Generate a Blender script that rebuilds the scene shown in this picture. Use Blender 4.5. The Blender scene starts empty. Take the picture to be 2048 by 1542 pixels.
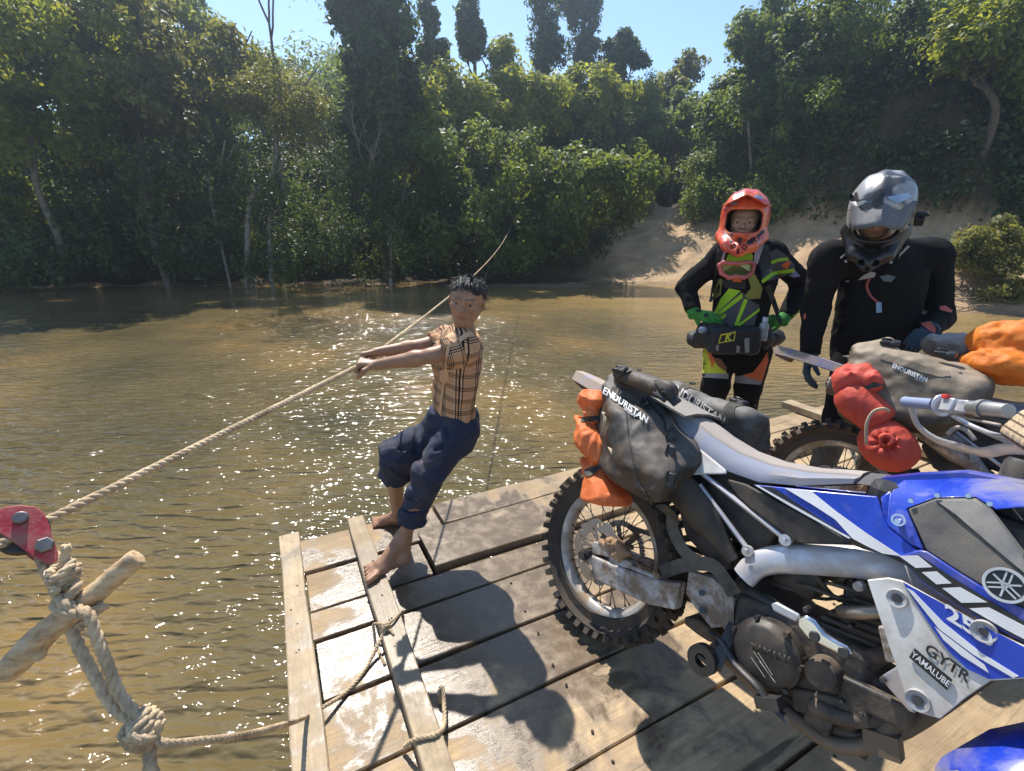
import bpy, bmesh, math, random
import numpy as np
from mathutils import Vector, Matrix
rng = random.Random(7)
nr = np.random.default_rng(11)
SC = bpy.context.scene
COL = SC.collection
# ---------------------------------------------------------------- camera
F = 960.0; H = 1.57; PITCH = math.atan2(316, F)
cd = bpy.data.cameras.new('camera'); cam = bpy.data.objects.new('camera', cd); COL.objects.link(cam)
cd.sensor_width = 36; cd.lens = 36*F/2048; cd.clip_start = .02; cd.clip_end = 3000
cam.location = (0, 0, H); cam.rotation_euler = (math.pi/2-PITCH, 0, 0)
SC.camera = cam
# ---------------------------------------------------------------- sky and sun
SUN_EL, SUN_AZ = math.radians(55), math.radians(-20)      # azimuth from +Y, clockwise
SUNV = Vector((math.sin(SUN_AZ)*math.cos(SUN_EL), math.cos(SUN_AZ)*math.cos(SUN_EL), math.sin(SUN_EL)))
wd = bpy.data.worlds.new('World'); SC.world = wd; wd.use_nodes = True
nt = wd.node_tree; nt.nodes.clear()
sk = nt.nodes.new('ShaderNodeTexSky'); sk.sky_type = 'NISHITA'; sk.sun_disc = False
sk.sun_elevation = SUN_EL; sk.sun_rotation = SUN_AZ; sk.air_density = 1.0; sk.dust_density = .15; sk.ozone_density = 2.5
bg = nt.nodes.new('ShaderNodeBackground'); bg.inputs[1].default_value = .11
wo = nt.nodes.new('ShaderNodeOutputWorld')
nt.links.new(sk.outputs[0], bg.inputs[0]); nt.links.new(bg.outputs[0], wo.inputs[0])
sl = bpy.data.lights.new('sun', 'SUN'); sl.energy = 4.0; sl.angle = math.radians(.53); sl.color = (1, .95, .87)
so = bpy.data.objects.new('sun', sl); COL.objects.link(so); so.rotation_euler = SUNV.to_track_quat('Z', 'Y').to_euler()
so.location = (0, 0, 30)
cy = SC.cycles; cy.max_bounces = 6; cy.diffuse_bounces = 3; cy.glossy_bounces = 3; cy.transmission_bounces = 4; cy.volume_bounces = 0; cy.transparent_max_bounces = 4
vs = SC.view_settings; vs.view_transform = 'Standard'; vs.look = 'None'; vs.exposure = .92; vs.gamma = 1
# ---------------------------------------------------------------- photo pixel -> direction helpers
CC = np.array([0, 0, H]); FW = np.array([0, math.cos(PITCH), -math.sin(PITCH)]); UU = np.array([0, math.sin(PITCH), math.cos(PITCH)])
def ray(u, v): return np.array([1., 0, 0])*(u-1024)/F-UU*(v-771)/F+FW
def onz(u, v, z=0.): d = ray(u, v); return CC+d*((z-H)/d[2])
def ony(u, v, y): d = ray(u, v); return CC+d*(y/d[1])
def px(v3): q = np.asarray(v3)-CC; z = q@FW; return 1024+F*q[0]/z, 771-F*(q@UU)/z
# ---------------------------------------------------------------- object helpers
def tag(o, label=None, cat=None, group=None, kind=None):
    if label: o['label'] = label
    if cat: o['category'] = cat
    if group: o['group'] = group
    if kind: o['kind'] = kind
    return o
def empty(name, loc=(0, 0, 0), label=None, cat=None, group=None):
    o = bpy.data.objects.new(name, None); COL.objects.link(o); o.location = loc
    o.empty_display_size = .1
    return tag(o, label, cat, group)
def link(name, me, parent=None, mat=None, smooth=False):
    o = bpy.data.objects.new(name, me); COL.objects.link(o)
    if mat is not None:
        for m in (mat if isinstance(mat, (list, tuple)) else [mat]): me.materials.append(m)
    if parent is not None: o.parent = parent
    if smooth is True: me.shade_smooth()
    elif smooth:
        me.shade_smooth(); me.set_sharp_from_angle(angle=math.radians(smooth))
    return o
def mesh_np(name, V, Fc):
    """V (n,3), Fc (m,k) equal sized faces"""
    me = bpy.data.meshes.new(name); V = np.asarray(V, np.float32); Fc = np.asarray(Fc, np.int32)
    k = Fc.shape[1]; me.vertices.add(len(V)); me.vertices.foreach_set('co', V.ravel())
    me.loops.add(Fc.size); me.loops.foreach_set('vertex_index', Fc.ravel())
    me.polygons.add(len(Fc)); me.polygons.foreach_set('loop_start', np.arange(0, Fc.size, k, dtype=np.int32))
    me.update(calc_edges=True); return me
def fattr(me, name, vals):
    a = me.attributes.new(name, 'FLOAT', 'POINT'); a.data.foreach_set('value', np.asarray(vals, np.float32)); return a
class MB:
    """collects shapes, build() links them as ONE mesh object"""
    def __init__(s): s.v = []; s.f = []
    def add(s, V, Fs):
        n = len(s.v); s.v += [tuple(map(float, p)) for p in V]; s.f += [tuple(i+n for i in f) for f in Fs]; return s
    def box(s, c, h, R=None, taper=None):
        c = np.asarray(c, float); V = []
        for z in (-1, 1):
            for y in (-1, 1):
                for x in (-1, 1):
                    p = np.array([x*h[0], y*h[1], z*h[2]], float)
                    if taper is not None and z > 0: p[0] *= taper; p[1] *= taper
                    V.append(c+(np.asarray(R)@p if R is not None else p))
        return s.add(V, [(0, 2, 3, 1), (4, 5, 7, 6), (0, 1, 5, 4), (2, 6, 7, 3), (0, 4, 6, 2), (1, 3, 7, 5)])
    def bar(s, a, b, w, h, up=(0, 0, 1)):
        a = np.asarray(a, float); b = np.asarray(b, float); d = b-a; L = np.linalg.norm(d); d /= L
        sd = np.cross(d, up); sd /= np.linalg.norm(sd); u2 = np.cross(sd, d)
        return s.box((a+b)/2, (L/2, w/2, h/2), np.array([d, sd, u2]).T)
    def tube(s, P, r, n=10, cap=True, sq=None, tw=0):
        P = [np.asarray(p, float) for p in P]; m = len(P); r = [r]*m if np.isscalar(r) else list(r)
        V = []; Fs = []; prev = None
        for i in range(m):
            t = P[min(i+1, m-1)]-P[max(i-1, 0)]; t = t/(np.linalg.norm(t)+1e-9)
            if prev is None:
                a = np.array([0, 0, 1.]) if abs(t[2]) < .9 else np.array([1., 0, 0]); nrm = np.cross(t, a)
            else: nrm = prev-t*(prev@t)
            nrm /= np.linalg.norm(nrm)+1e-9; prev = nrm; bn = np.cross(t, nrm)
            for j in range(n):
                a = 2*math.pi*j/n+tw*i; c, d = math.cos(a), math.sin(a)
                if sq: c2, d2 = c*sq[0], d*sq[1]
                else: c2, d2 = c, d
                V.append(P[i]+r[i]*(nrm*c2+bn*d2))
        for i in range(m-1):
            for j in range(n):
                k = (j+1) % n; Fs.append((i*n+j, i*n+k, (i+1)*n+k, (i+1)*n+j))
        if cap: Fs += [tuple(range(n))[::-1], tuple((m-1)*n+j for j in range(n))]
        return s.add(V, Fs)
    def lathe(s, prof, c=(0, 0, 0), ax='y', n=32, closed=False):
        """prof list of (r,h) spun round axis through c"""
        V = []; Fs = []; m = len(prof); c = np.asarray(c, float)
        for j in range(n):
            a = 2*math.pi*j/n; ca, sa = math.cos(a), math.sin(a)
            for r, h in prof:
                V.append(c+(np.array([r*ca, h, r*sa]) if ax == 'y' else np.array([r*ca, r*sa, h]) if ax == 'z' else np.array([h, r*ca, r*sa])))
        for j in range(n):
            k = (j+1) % n
            for i in range(m if closed else m-1):
                i2 = (i+1) % m; Fs.append((j*m+i, j*m+i2, k*m+i2, k*m+i))
        return s.add(V, Fs)
    def prism(s, poly, d):
        """poly list of 3d points, extruded by vector d"""
        n = len(poly); d = np.asarray(d, float); V = [np.asarray(p, float) for p in poly]; V = V+[p+d for p in V]
        return s.add(V, [tuple(range(n)), tuple(range(n, 2*n))[::-1]]+[(i, i+n, (i+1) % n+n, (i+1) % n) for i in range(n)])
    def sphere(s, c, r, n=12, R=None):
        r = (r, r, r) if np.isscalar(r) else r; V = []; Fs = []; m = n//2
        for i in range(m+1):
            t = math.pi*i/m
            for j in range(n):
                a = 2*math.pi*j/n; p = np.array([r[0]*math.sin(t)*math.cos(a), r[1]*math.sin(t)*math.sin(a), r[2]*math.cos(t)])
                V.append(np.asarray(c)+(np.asarray(R)@p if R is not None else p))
        for i in range(m):
            for j in range(n): k = (j+1) % n; Fs.append((i*n+j, (i+1)*n+j, (i+1)*n+k, i*n+k))
        return s.add(V, Fs)
    def build(s, name, mat, parent=None, smooth=False, bevel=0, seg=2):
        me = bpy.data.meshes.new(name); bm = bmesh.new(); vs_ = [bm.verts.new(p) for p in s.v]
        for f in s.f:
            try: bm.faces.new([vs_[i] for i in f])
            except ValueError: pass
        bmesh.ops.remove_doubles(bm, verts=bm.verts, dist=1e-6)
        bmesh.ops.recalc_face_normals(bm, faces=bm.faces); bm.to_mesh(me); bm.free()
        o = link(name, me, parent, mat, smooth)
        if bevel:
            md = o.modifiers.new('bevel', 'BEVEL'); md.width = bevel; md.segments = seg; md.limit_method = 'ANGLE'; md.angle_limit = .6
        return o
def spline(P, n=8):
    """Catmull-Rom through P"""
    P = [np.asarray(p, float) for p in P]; Q = [2*P[0]-P[1]]+P+[2*P[-1]-P[-2]]; out = []
    for i in range(1, len(Q)-2):
        for k in range(n):
            t = k/n; a, b, c, d = Q[i-1], Q[i], Q[i+1], Q[i+2]
            out.append(.5*((2*b)+(-a+c)*t+(2*a-5*b+4*c-d)*t*t+(-a+3*b-3*c+d)*t**3))
    out.append(P[-1]); return out
# ---------------------------------------------------------------- numpy noise
def vnoise(p, seed=0):
    """smooth value noise, p (...,3) -> about -1..1"""
    p = np.asarray(p, float); i = np.floor(p).astype(np.int64); f = p-i; f = f*f*(3-2*f); out = 0
    for dx in (0, 1):
        for dy in (0, 1):
            for dz in (0, 1):
                h = (i[..., 0]+dx)*374761393+(i[..., 1]+dy)*668265263+(i[..., 2]+dz)*2147483647+seed*974711
                h = (h ^ (h >> 13))*1274126177; h = (h ^ (h >> 16)) & 0xffff
                w = (f[..., 0] if dx else 1-f[..., 0])*(f[..., 1] if dy else 1-f[..., 1])*(f[..., 2] if dz else 1-f[..., 2])
                out = out+w*(h/32767.5-1)
    return out
def fbm(p, oct=3, seed=0):
    p = np.asarray(p, float); o = 0; a = 1
    for k in range(oct): o = o+a*vnoise(p*2**k, seed+k); a *= .5
    return o
# ---------------------------------------------------------------- signed distance modelling
def cap_(p, a, b, ra, rb=None):
    rb = ra if rb is None else rb; a = np.asarray(a, float); ba = np.asarray(b, float)-a; pa = p-a
    h = np.clip((pa@ba)/(ba@ba+1e-12), 0, 1); return np.linalg.norm(pa-h[..., None]*ba, axis=-1)-(ra+(rb-ra)*h)
def ell_(p, c, r, R=None):
    q = p-np.asarray(c, float)
    if R is not None: q = q@np.asarray(R)
    r = np.asarray(r, float); k0 = np.linalg.norm(q/r, axis=-1); k1 = np.linalg.norm(q/r**2, axis=-1)+1e-9
    return k0*(k0-1)/k1
def box_(p, c, h, R=None, rd=0.):
    q = p-np.asarray(c, float)
    if R is not None: q = q@np.asarray(R)
    q = np.abs(q)-(np.asarray(h, float)-rd)
    return np.linalg.norm(np.maximum(q, 0), axis=-1)+np.minimum(q.max(-1), 0)-rd
def smin(a, b, k):
    h = np.clip(.5+.5*(b-a)/k, 0, 1); return b+(a-b)*h-k*h*(1-h)
def smax(a, b, k): return -smin(-a, -b, k)
def ssub(a, b, k): return smax(a, -b, k)
def sdf_mesh(name, f, lo, hi, res):
    """surface nets on sparse blocks -> mesh, vertices pulled onto the surface"""
    lo = np.asarray(lo, float); hi = np.asarray(hi, float); B = 8; bs = B*res
    nb = np.ceil((hi-lo)/bs).astype(int)+1
    g = np.stack(np.meshgrid(*[np.arange(n) for n in nb], indexing='ij'), -1).reshape(-1, 3)
    dc = f(lo+(g+.5)*bs); act = g[np.abs(dc) < bs*.5*1.9+.02]
    l = np.arange(B+1); lg = np.stack(np.meshgrid(l, l, l, indexing='ij'), -1)
    N = (nb*B+2).astype(np.int64)
    def gid(ijk): return (ijk[..., 0]*N[1]+ijk[..., 1])*N[2]+ijk[..., 2]
    cid = []; cpos = []; quads = []; D = []
    for s in range(0, len(act), 40):
        a = act[s:s+40]; idx = a[:, None, None, None, :]*B+lg[None]
        D.append((idx, f(lo+idx*res)))
    for idx, d in D:
        i = idx[:, :-1, :-1, :-1]; c = [d[:, x:B+x, y:B+y, z:B+z] for x in (0, 1) for y in (0, 1) for z in (0, 1)]
        st = np.stack(c, -1); m = (st.min(-1) < 0) & (st.max(-1) >= 0); st = st[m]; ii = i[m]
        offs = np.array([(x, y, z) for x in (0, 1) for y in (0, 1) for z in (0, 1)], float)
        acc = np.zeros((len(st), 3)); cnt = np.zeros(len(st))
        for p_ in range(8):
            for q_ in range(p_+1, 8):
                if np.abs(offs[p_]-offs[q_]).sum() != 1: continue
                da, db = st[:, p_], st[:, q_]; cr = (da < 0) != (db < 0)
                t = np.where(cr, da/np.where(cr, da-db, 1), 0)
                acc += np.where(cr[:, None], offs[p_]+(offs[q_]-offs[p_])*t[:, None], 0); cnt += cr
        cid.append(gid(ii)); cpos.append(lo+(ii+acc/np.maximum(cnt, 1)[:, None])*res)
    cid = np.concatenate(cid); cpos = np.concatenate(cpos); o = np.argsort(cid); cid = cid[o]; cpos = cpos[o]
    for idx, d in D:
        i = idx[:, :-1, :-1, :-1]; d0 = d[:, :-1, :-1, :-1]
        for ax in range(3):
            sl_ = [slice(None)]+[slice(1, None) if k == ax else slice(0, -1) for k in range(3)]
            d1 = d[tuple(sl_)]; m = (d0 < 0) != (d1 < 0); ii = i[m]; flip = d0[m] < 0
            e1 = np.eye(3, dtype=np.int64)[(ax+1) % 3]; e2 = np.eye(3, dtype=np.int64)[(ax+2) % 3]
            q = np.stack([gid(ii), gid(ii-e1), gid(ii-e1-e2), gid(ii-e2)], -1)
            k = np.searchsorted(cid, q); k = np.minimum(k, len(cid)-1); ok = (cid[k] == q).all(-1)
            k = k[ok]; fl = flip[ok]; k[~fl] = k[~fl][:, ::-1]; quads.append(k)
    V = cpos
    for _ in range(2):
        e = res*.3; V2 = []
        for s in range(0, len(V), 6000):
            v = V[s:s+6000]; d = f(v); gr = np.stack([f(v+np.eye(3)[k]*e)-d for k in range(3)], -1)/e
            V2.append(v-gr*np.clip(d/np.maximum((gr**2).sum(-1), .2), -res, res)[:, None])
        V = np.concatenate(V2)
    return mesh_np(name, V, np.concatenate(quads)), V
# ---------------------------------------------------------------- materials
def lin(c):
    if isinstance(c, str):
        c = [int(c[i:i+2], 16)/255 for i in (0, 2, 4)]; c = [x/12.92 if x < .04045 else ((x+.055)/1.055)**2.4 for x in c]
    return (c[0], c[1], c[2], 1)
class NT:
    def __init__(s, name):
        s.m = bpy.data.materials.new(name); s.m.use_nodes = True; s.t = s.m.node_tree; s.t.nodes.clear()
        s.out = s.t.nodes.new('ShaderNodeOutputMaterial')
    def n(s, typ, **kw):
        x = s.t.nodes.new('ShaderNode'+typ)
        for k, v in kw.items():
            if k.startswith('i_'): s.set(x.inputs[k[2:].replace('_', ' ')], v)
            elif k.startswith('n_'): s.set(x.inputs[int(k[2:])], v)
            else: setattr(x, k, v)
        return x
    def set(s, sock, v):
        if hasattr(v, 'is_linked') or hasattr(v, 'links'): s.t.links.new(v, sock)
        elif hasattr(v, 'outputs'): s.t.links.new(v.outputs[0], sock)
        else: sock.default_value = v
    def noise(s, scale, detail=3, rough=.5, vec=None, dist=0.):
        x = s.n('TexNoise', i_Scale=scale, i_Detail=detail, i_Roughness=rough, i_Distortion=dist)
        if vec is not None: s.set(x.inputs['Vector'], vec)
        return x.outputs['Fac']
    def ramp(s, fac, stops):
        x = s.n('ValToRGB'); s.set(x.inputs[0], fac); e = x.color_ramp.elements
        while len(e) < len(stops): e.new(.5)
        for k, (p, c) in enumerate(stops): e[k].position = p; e[k].color = c if len(c) == 4 else (*c, 1)
        return x.outputs[0]
    def mix(s, fac, a, b, mode='MIX'):
        x = s.n('Mix', data_type='RGBA', blend_type=mode); s.set(x.inputs[0], fac); s.set(x.inputs[6], a); s.set(x.inputs[7], b); return x.outputs[2]
    def math(s, op, a, b=0., c=0.):
        x = s.n('Math', operation=op); s.set(x.inputs[0], a); s.set(x.inputs[1], b); s.set(x.inputs[2], c); return x.outputs[0]
    def mrange(s, v, a, b, c=0., d=1.):
        x = s.n('MapRange'); s.set(x.inputs[0], v)
        for k, q in enumerate((a, b, c, d)): s.set(x.inputs[k+1], q)
        return x.outputs[0]
    def obj(s): return s.n('TexCoord').outputs['Object']
    def pos(s): return s.n('NewGeometry').outputs['Position']
    def attr(s, name): return s.n('Attribute', attribute_name=name).outputs['Fac']
    def mapping(s, vec, sc=(1, 1, 1), rot=(0, 0, 0), loc=(0, 0, 0)):
        return s.n('Mapping', i_Vector=vec, i_Scale=sc, i_Rotation=rot, i_Location=loc).outputs[0]
    def bump(s, h, strength=.3, dist=.01, nrm=None):
        x = s.n('Bump', i_Strength=strength, i_Distance=dist, i_Height=h)
        if nrm is not None: s.set(x.inputs['Normal'], nrm)
        return x.outputs[0]
    def bsdf(s, col, rough=.5, metal=0., spec=.5, normal=None, **kw):
        x = s.n('BsdfPrincipled'); s.set(x.inputs['Base Color'], col); s.set(x.inputs['Roughness'], rough); s.set(x.inputs['Metallic'], metal)
        s.set(x.inputs['Specular IOR Level'], spec)
        if normal is not None: s.set(x.inputs['Normal'], normal)
        for k, v in kw.items(): s.set(x.inputs[k.replace('_', ' ')], v)
        return x
    def done(s, sh, vol=None):
        s.t.links.new(sh.outputs[0] if hasattr(sh, 'outputs') else sh, s.out.inputs[0]); return s.m
MATS = {}
def plain(name, col, rough=.5, metal=0., var=.25, scale=9., bump=.0, bscale=60., spec=.5, dirt=None, dfac=.5, dscale=6., coat=0.):
    """painted / moulded / cloth surface with blotchy variation, optional dirt and relief"""
    if name in MATS: return MATS[name]
    N = NT(name); o = N.obj(); c = lin(col)
    n1 = N.noise(scale, 4, .6, o); dk = tuple(x*(1-var) for x in c[:3])+(1,); lt = tuple(min(1, x*(1+var*.7)) for x in c[:3])+(1,)
    colr = N.ramp(n1, [(.3, dk), (.7, lt)]); r = N.mrange(n1, .3, .7, max(.02, rough-.08), min(1, rough+.12))
    if dirt:
        d = N.mrange(N.noise(dscale, 6, .65, o, .4), .5-dfac*.35, .72-dfac*.35); colr = N.mix(d, colr, lin(dirt)); r = N.mix(d, r, (.9, .9, .9, 1))
        metal = N.math('MULTIPLY', N.math('SUBTRACT', 1., d), metal) if metal else 0.
    nm = None
    if bump: nm = N.bump(N.noise(bscale, 5, .6, o), bump, .004)
    kw = {'Coat_Weight': coat, 'Coat_Roughness': .08} if coat else {}
    MATS[name] = N.done(N.bsdf(colr, r, metal, spec, nm, **kw)); return MATS[name]

class Prims:
    """list of rounded primitives blended one after another; far ones are skipped per chunk"""
    def __init__(s): s.L = []
    def _put(s, fn, lo, hi, k, sub=False): s.L.append((fn, np.asarray(lo, float)-.05-k, np.asarray(hi, float)+.05+k, k, sub)); return s
    def c(s, a, b, ra, rb=None, k=.02, sub=False):
        rb = ra if rb is None else rb; a = np.asarray(a, float); b = np.asarray(b, float); r = max(ra, rb)
        return s._put(lambda p: cap_(p, a, b, ra, rb), np.minimum(a, b)-r, np.maximum(a, b)+r, k, sub)
    def x(s, a, b, ra, rb, n, sc, k=.03, cut=None, sub=False):
        """capsule squashed by sc along n; cut=True gives flat ends"""
        a = np.asarray(a, float); b = np.asarray(b, float); n = np.asarray(n, float)/np.linalg.norm(n); r = max(ra, rb); ax = (b-a)/np.linalg.norm(b-a); n = n-ax*(n@ax); n /= np.linalg.norm(n)
        def fn(p):
            q = p-a; q = p+n*((q@n)*(1/sc-1))[..., None]; d = cap_(q, a, b, ra, rb)*(.5+.5*sc)
            if cut is not None: t = (p-a)@ax; L = np.linalg.norm(b-a); d = smax(d, np.maximum(-t, t-L), cut)
            return d
        return s._put(fn, np.minimum(a, b)-r, np.maximum(a, b)+r, k, sub)
    def e(s, c, r, R=None, k=.02, sub=False): m = max(r); return s._put(lambda p: ell_(p, c, r, R), np.asarray(c)-m, np.asarray(c)+m, k, sub)
    def b(s, c, h, R=None, rd=.01, k=.01, sub=False): m = np.linalg.norm(h); return s._put(lambda p: box_(p, c, h, R, rd), np.asarray(c)-m, np.asarray(c)+m, k, sub)
    def __call__(s, p):
        sh = p.shape[:-1]; p = p.reshape(-1, 3); lo = p.min(0); hi = p.max(0); d = np.full(len(p), .25)
        for fn, l, h, k, sub in s.L:
            if (l > hi).any() or (h < lo).any(): continue
            d = ssub(d, fn(p), k) if sub else smin(d, fn(p), k)
        return d.reshape(sh)
    def bounds(s):
        A = [q for q in s.L if not q[4]]; return np.min([q[1] for q in A], 0), np.max([q[2] for q in A], 0)
def march(uv, f, t0=.5, t1=6., M=None):
    """sphere-trace photo pixels onto a surface f -> points (in frame M)"""
    uv = np.asarray(uv, float); D = np.stack([ray(u, v) for u, v in uv]); D /= np.linalg.norm(D, axis=1)[:, None]; O = np.repeat(CC[None], len(D), 0)
    if M is not None: Ri = M[:3, :3].T; D = D@Ri.T; O = (O-M[:3, 3])@Ri.T
    t = np.full(len(D), t0)
    for _ in range(90): d = f(O+D*t[:, None]); t = np.minimum(t+d*.7, t1)
    t = np.where(t > t1-.05, np.median(t), t); return O+D*t[:, None], D
def patch_me(name, V2, Fs, f, off, t0, M, base, mat, parent, th=.0012):
    P, D = march(V2, f, t0, M=M); e = 2e-3; g = np.stack([f(P+np.eye(3)[k]*e)-f(P-np.eye(3)[k]*e) for k in range(3)], -1); g /= np.linalg.norm(g, axis=1)[:, None]+1e-9
    g = g*.6-D*.4; P = P+g*off-np.asarray(base); me = bpy.data.meshes.new(name); me.from_pydata(P.tolist(), [], Fs); me.update(); o = link(name, me, parent, mat, True)
    return o
def patch(name, poly, f, mat, parent, base, off=.002, t0=.5, M=None, step=7., zf=None):
    """polygon drawn in photo pixels, laid onto the surface f as its own piece of cloth / print"""
    poly = [zf(*p) if zf else p for p in poly]; bm = bmesh.new(); fc = bm.faces.new([bm.verts.new((u, v, 0)) for u, v in poly]); bmesh.ops.triangulate(bm, faces=[fc])
    for _ in range(5):
        es = [e for e in bm.edges if e.calc_length() > step]
        if not es: break
        bmesh.ops.subdivide_edges(bm, edges=es, cuts=1); bmesh.ops.triangulate(bm, faces=bm.faces[:])
    bm.verts.index_update(); V2 = [(v.co.x, v.co.y) for v in bm.verts]; Fs = [[v.index for v in f_.verts] for f_ in bm.faces]; bm.free()
    return patch_me(name, V2, Fs, f, off, t0, M, base, mat, parent)
def text_px(txt, c, xd, size, f, mat, parent, base, off=.0025, t0=.5, M=None, zf=None, name='lettering', shear=0., bold=0., skew=None, spacing=1.):
    """lettering laid on a surface; c centre pixel, xd pixel vector of the baseline direction, size in pixels"""
    me = text_mesh(txt, 1., shear, bold, spacing); bm = bmesh.new(); bm.from_mesh(me); bmesh.ops.triangulate(bm, faces=bm.faces[:])
    for _ in range(2): bmesh.ops.subdivide_edges(bm, edges=[e for e in bm.edges if e.calc_length() > .35], cuts=1); bmesh.ops.triangulate(bm, faces=bm.faces[:])
    bm.verts.index_update(); x = np.asarray(xd, float); x /= np.linalg.norm(x); y = np.asarray(skew, float)/np.linalg.norm(skew) if skew is not None else np.array([x[1], -x[0]])
    V2 = [np.asarray(c)+size*(v.co.x*x+v.co.y*y) for v in bm.verts]; Fs = [[v.index for v in f_.verts] for f_ in bm.faces]; bm.free(); bpy.data.meshes.remove(me)
    return patch_me(name, V2, Fs, f, off, t0, M, base, mat, parent)
# ================================================================ SETTING: river, banks, forest
WZ = -.45
wl = [(-900, 592), (-300, 582), (0, 578), (300, 572), (600, 570), (900, 572), (1150, 574), (1300, 571), (1430, 576), (1620, 592), (1900, 624), (2060, 634), (2500, 670)]
WLX = np.array([onz(u, v, WZ)[0] for u, v in wl]); WLY = np.array([onz(u, v, WZ)[1] for u, v in wl])
_o = np.argsort(WLX); WLX = WLX[_o]; WLY = WLY[_o]
def sstep(a, b, x): t = np.clip((x-a)/(b-a), 0, 1); return t*t*(3-2*t)
def terrain(x, y, want=False):
    x = np.asarray(x, float); y = np.asarray(y, float)
    yw = np.interp(x, WLX, WLY); s = y-yw
    P = np.stack([x, y, 0*x], -1)
    n1 = fbm(P*.22, 3, 5); n2 = fbm(P*.9, 3, 9)
    s8 = np.minimum(s, 8.5)+np.clip(s-8.5, 0, 60)*.12
    xp = 6.6+(y-18)*.27; notch = 1-sstep(1.0, 3.0, np.abs(x-xp))
    sand = np.where(s < 0, s*.16, s8*.10+np.clip(s8-.4, 0, 30)*.25*sstep(1, 6, x)+.05*n2*np.clip(s, 0, 2))
    sand = sand+.16*n1*np.clip(s*.4, 0, 1)
    ys = np.interp(x, [-60, -8, 1, 3.2, 5, 7, 9, 10.5, 13, 18, 26, 60], [1.3, 1.6, 1.9, 2.8, 5.2, 8.6, 9.2, 7.0, 6.2, 5.4, 5.0, 5.0])+.7*fbm(P*.35, 2, 21)
    st = np.clip(s-ys, 0, 60); steep = np.where(st < 3.4, st*1.2, 4.1+(st-3.4)*.12)
    steep = np.minimum(steep, 6)*(1+.18*n1)
    cut = notch*sstep(18.5, 21, y)*sstep(40, 34, y)
    steep = steep*(1-cut)
    ruts = -.09*np.exp(-((np.abs(x-xp)-.45)/.16)**2)*sstep(5, 7, y-12)*(s > .6)
    z = WZ+sand+steep+.09*n2*np.clip(s, 0, 1)+ruts
    return (z, np.where(cut > .5, 0, st)) if want else z
def grid_mesh(name, xs, ys, zf):
    X, Y = np.meshgrid(xs, ys, indexing='ij'); V = np.stack([X, Y, zf(X, Y)], -1).reshape(-1, 3)
    nx, ny = len(xs), len(ys); i = (np.arange(nx-1)[:, None]*ny+np.arange(ny-1)[None]).ravel()
    return mesh_np(name, V, np.stack([i, i+ny, i+ny+1, i+1], -1)), V
def make_bank_mat():
    N = NT('sand_litter_and_shade'); p = N.pos(); n1 = N.noise(1.4, 6, .65, p); n2 = N.noise(14, 5, .6, p)
    sand = N.ramp(n1, [(.25, lin((.33, .21, .115))), (.5, lin((.50, .345, .20))), (.75, lin((.62, .46, .29)))])
    sand = N.mix(N.mrange(n2, .35, .7, 0, .45), sand, lin((.26, .175, .105)))
    litter_shade = N.ramp(n2, [(.3, lin((.035, .026, .016))), (.7, lin((.10, .075, .04)))])
    col = N.mix(N.attr('litter'), sand, litter_shade)
    wet = N.mrange(N.n('SeparateXYZ', i_Vector=p).outputs[2], WZ-.02, WZ+.12, .45, 1.)
    col = N.mix(1., col, N.n('CombineXYZ', i_X=wet, i_Y=wet, i_Z=wet).outputs[0], 'MULTIPLY')
    st = N.noise(2.2, 6, .7, N.mapping(p, (1, .25, 1), (0, 0, .6)), .6)
    h = N.math('ADD', N.math('MULTIPLY', n2, .5), st)
    return N.done(N.bsdf(col, .9, 0, .2, N.bump(h, .9, .09)))
BANKMAT = make_bank_mat()
xs = np.concatenate([np.linspace(-70, -26, 30)[:-1], np.linspace(-26, 26, 240), np.linspace(26, 70, 30)[1:]])
ys = np.concatenate([np.linspace(7, 30, 150)[:-1], np.linspace(30, 70, 50)])
me, V = grid_mesh('river_bank', xs, ys, terrain)
ywv = np.interp(V[:, 0], WLX, WLY); _z, stv = terrain(V[:, 0], V[:, 1], True)
litter_shade = sstep(.0, .7, stv+.25*fbm(V*1.3, 2, 6))*(stv > 0)+(1-sstep(1, 4.5, V[:, 0]+.8*fbm(V*.5, 2, 3)))*sstep(.05, .8, V[:, 1]-ywv)  # leaf litter on the slope; along the left waterline it paints the bank's shade
xpv = 6.6+(V[:, 1]-18)*.27
litter_shade = np.clip(litter_shade, 0, 1)*sstep(.5, 1.2, np.abs(V[:, 0]-xpv))+sstep(27, 30, V[:, 1])
fattr(me, 'litter', np.clip(litter_shade, 0, 1))
bank = link('river_bank', me, None, BANKMAT, True); tag(bank, 'sandy far river bank rising to a wooded slope', None, kind='structure')
# forest floor and hill reaching the horizon behind
def hill(x, y): return 2+sstep(40, 130, y)*10+1.5*fbm(np.stack([x*.03, y*.03, 0*x], -1), 2, 2)+(np.abs(x) > 70)*0
me, V = grid_mesh('hill', np.linspace(-600, 600, 61), np.linspace(66, 900, 40), hill); fattr(me, 'litter', np.ones(len(V)))
tag(link('hill', me, None, BANKMAT, True), kind='structure')
# river bed below the water
def bedz(x, y): return np.minimum(terrain(x, np.maximum(y, 7.0)), WZ-.02)-np.clip(9-y, 0, 6)*.08+.05*fbm(np.stack([x, y, 0*x], -1)*.8, 2, 4)
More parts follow.
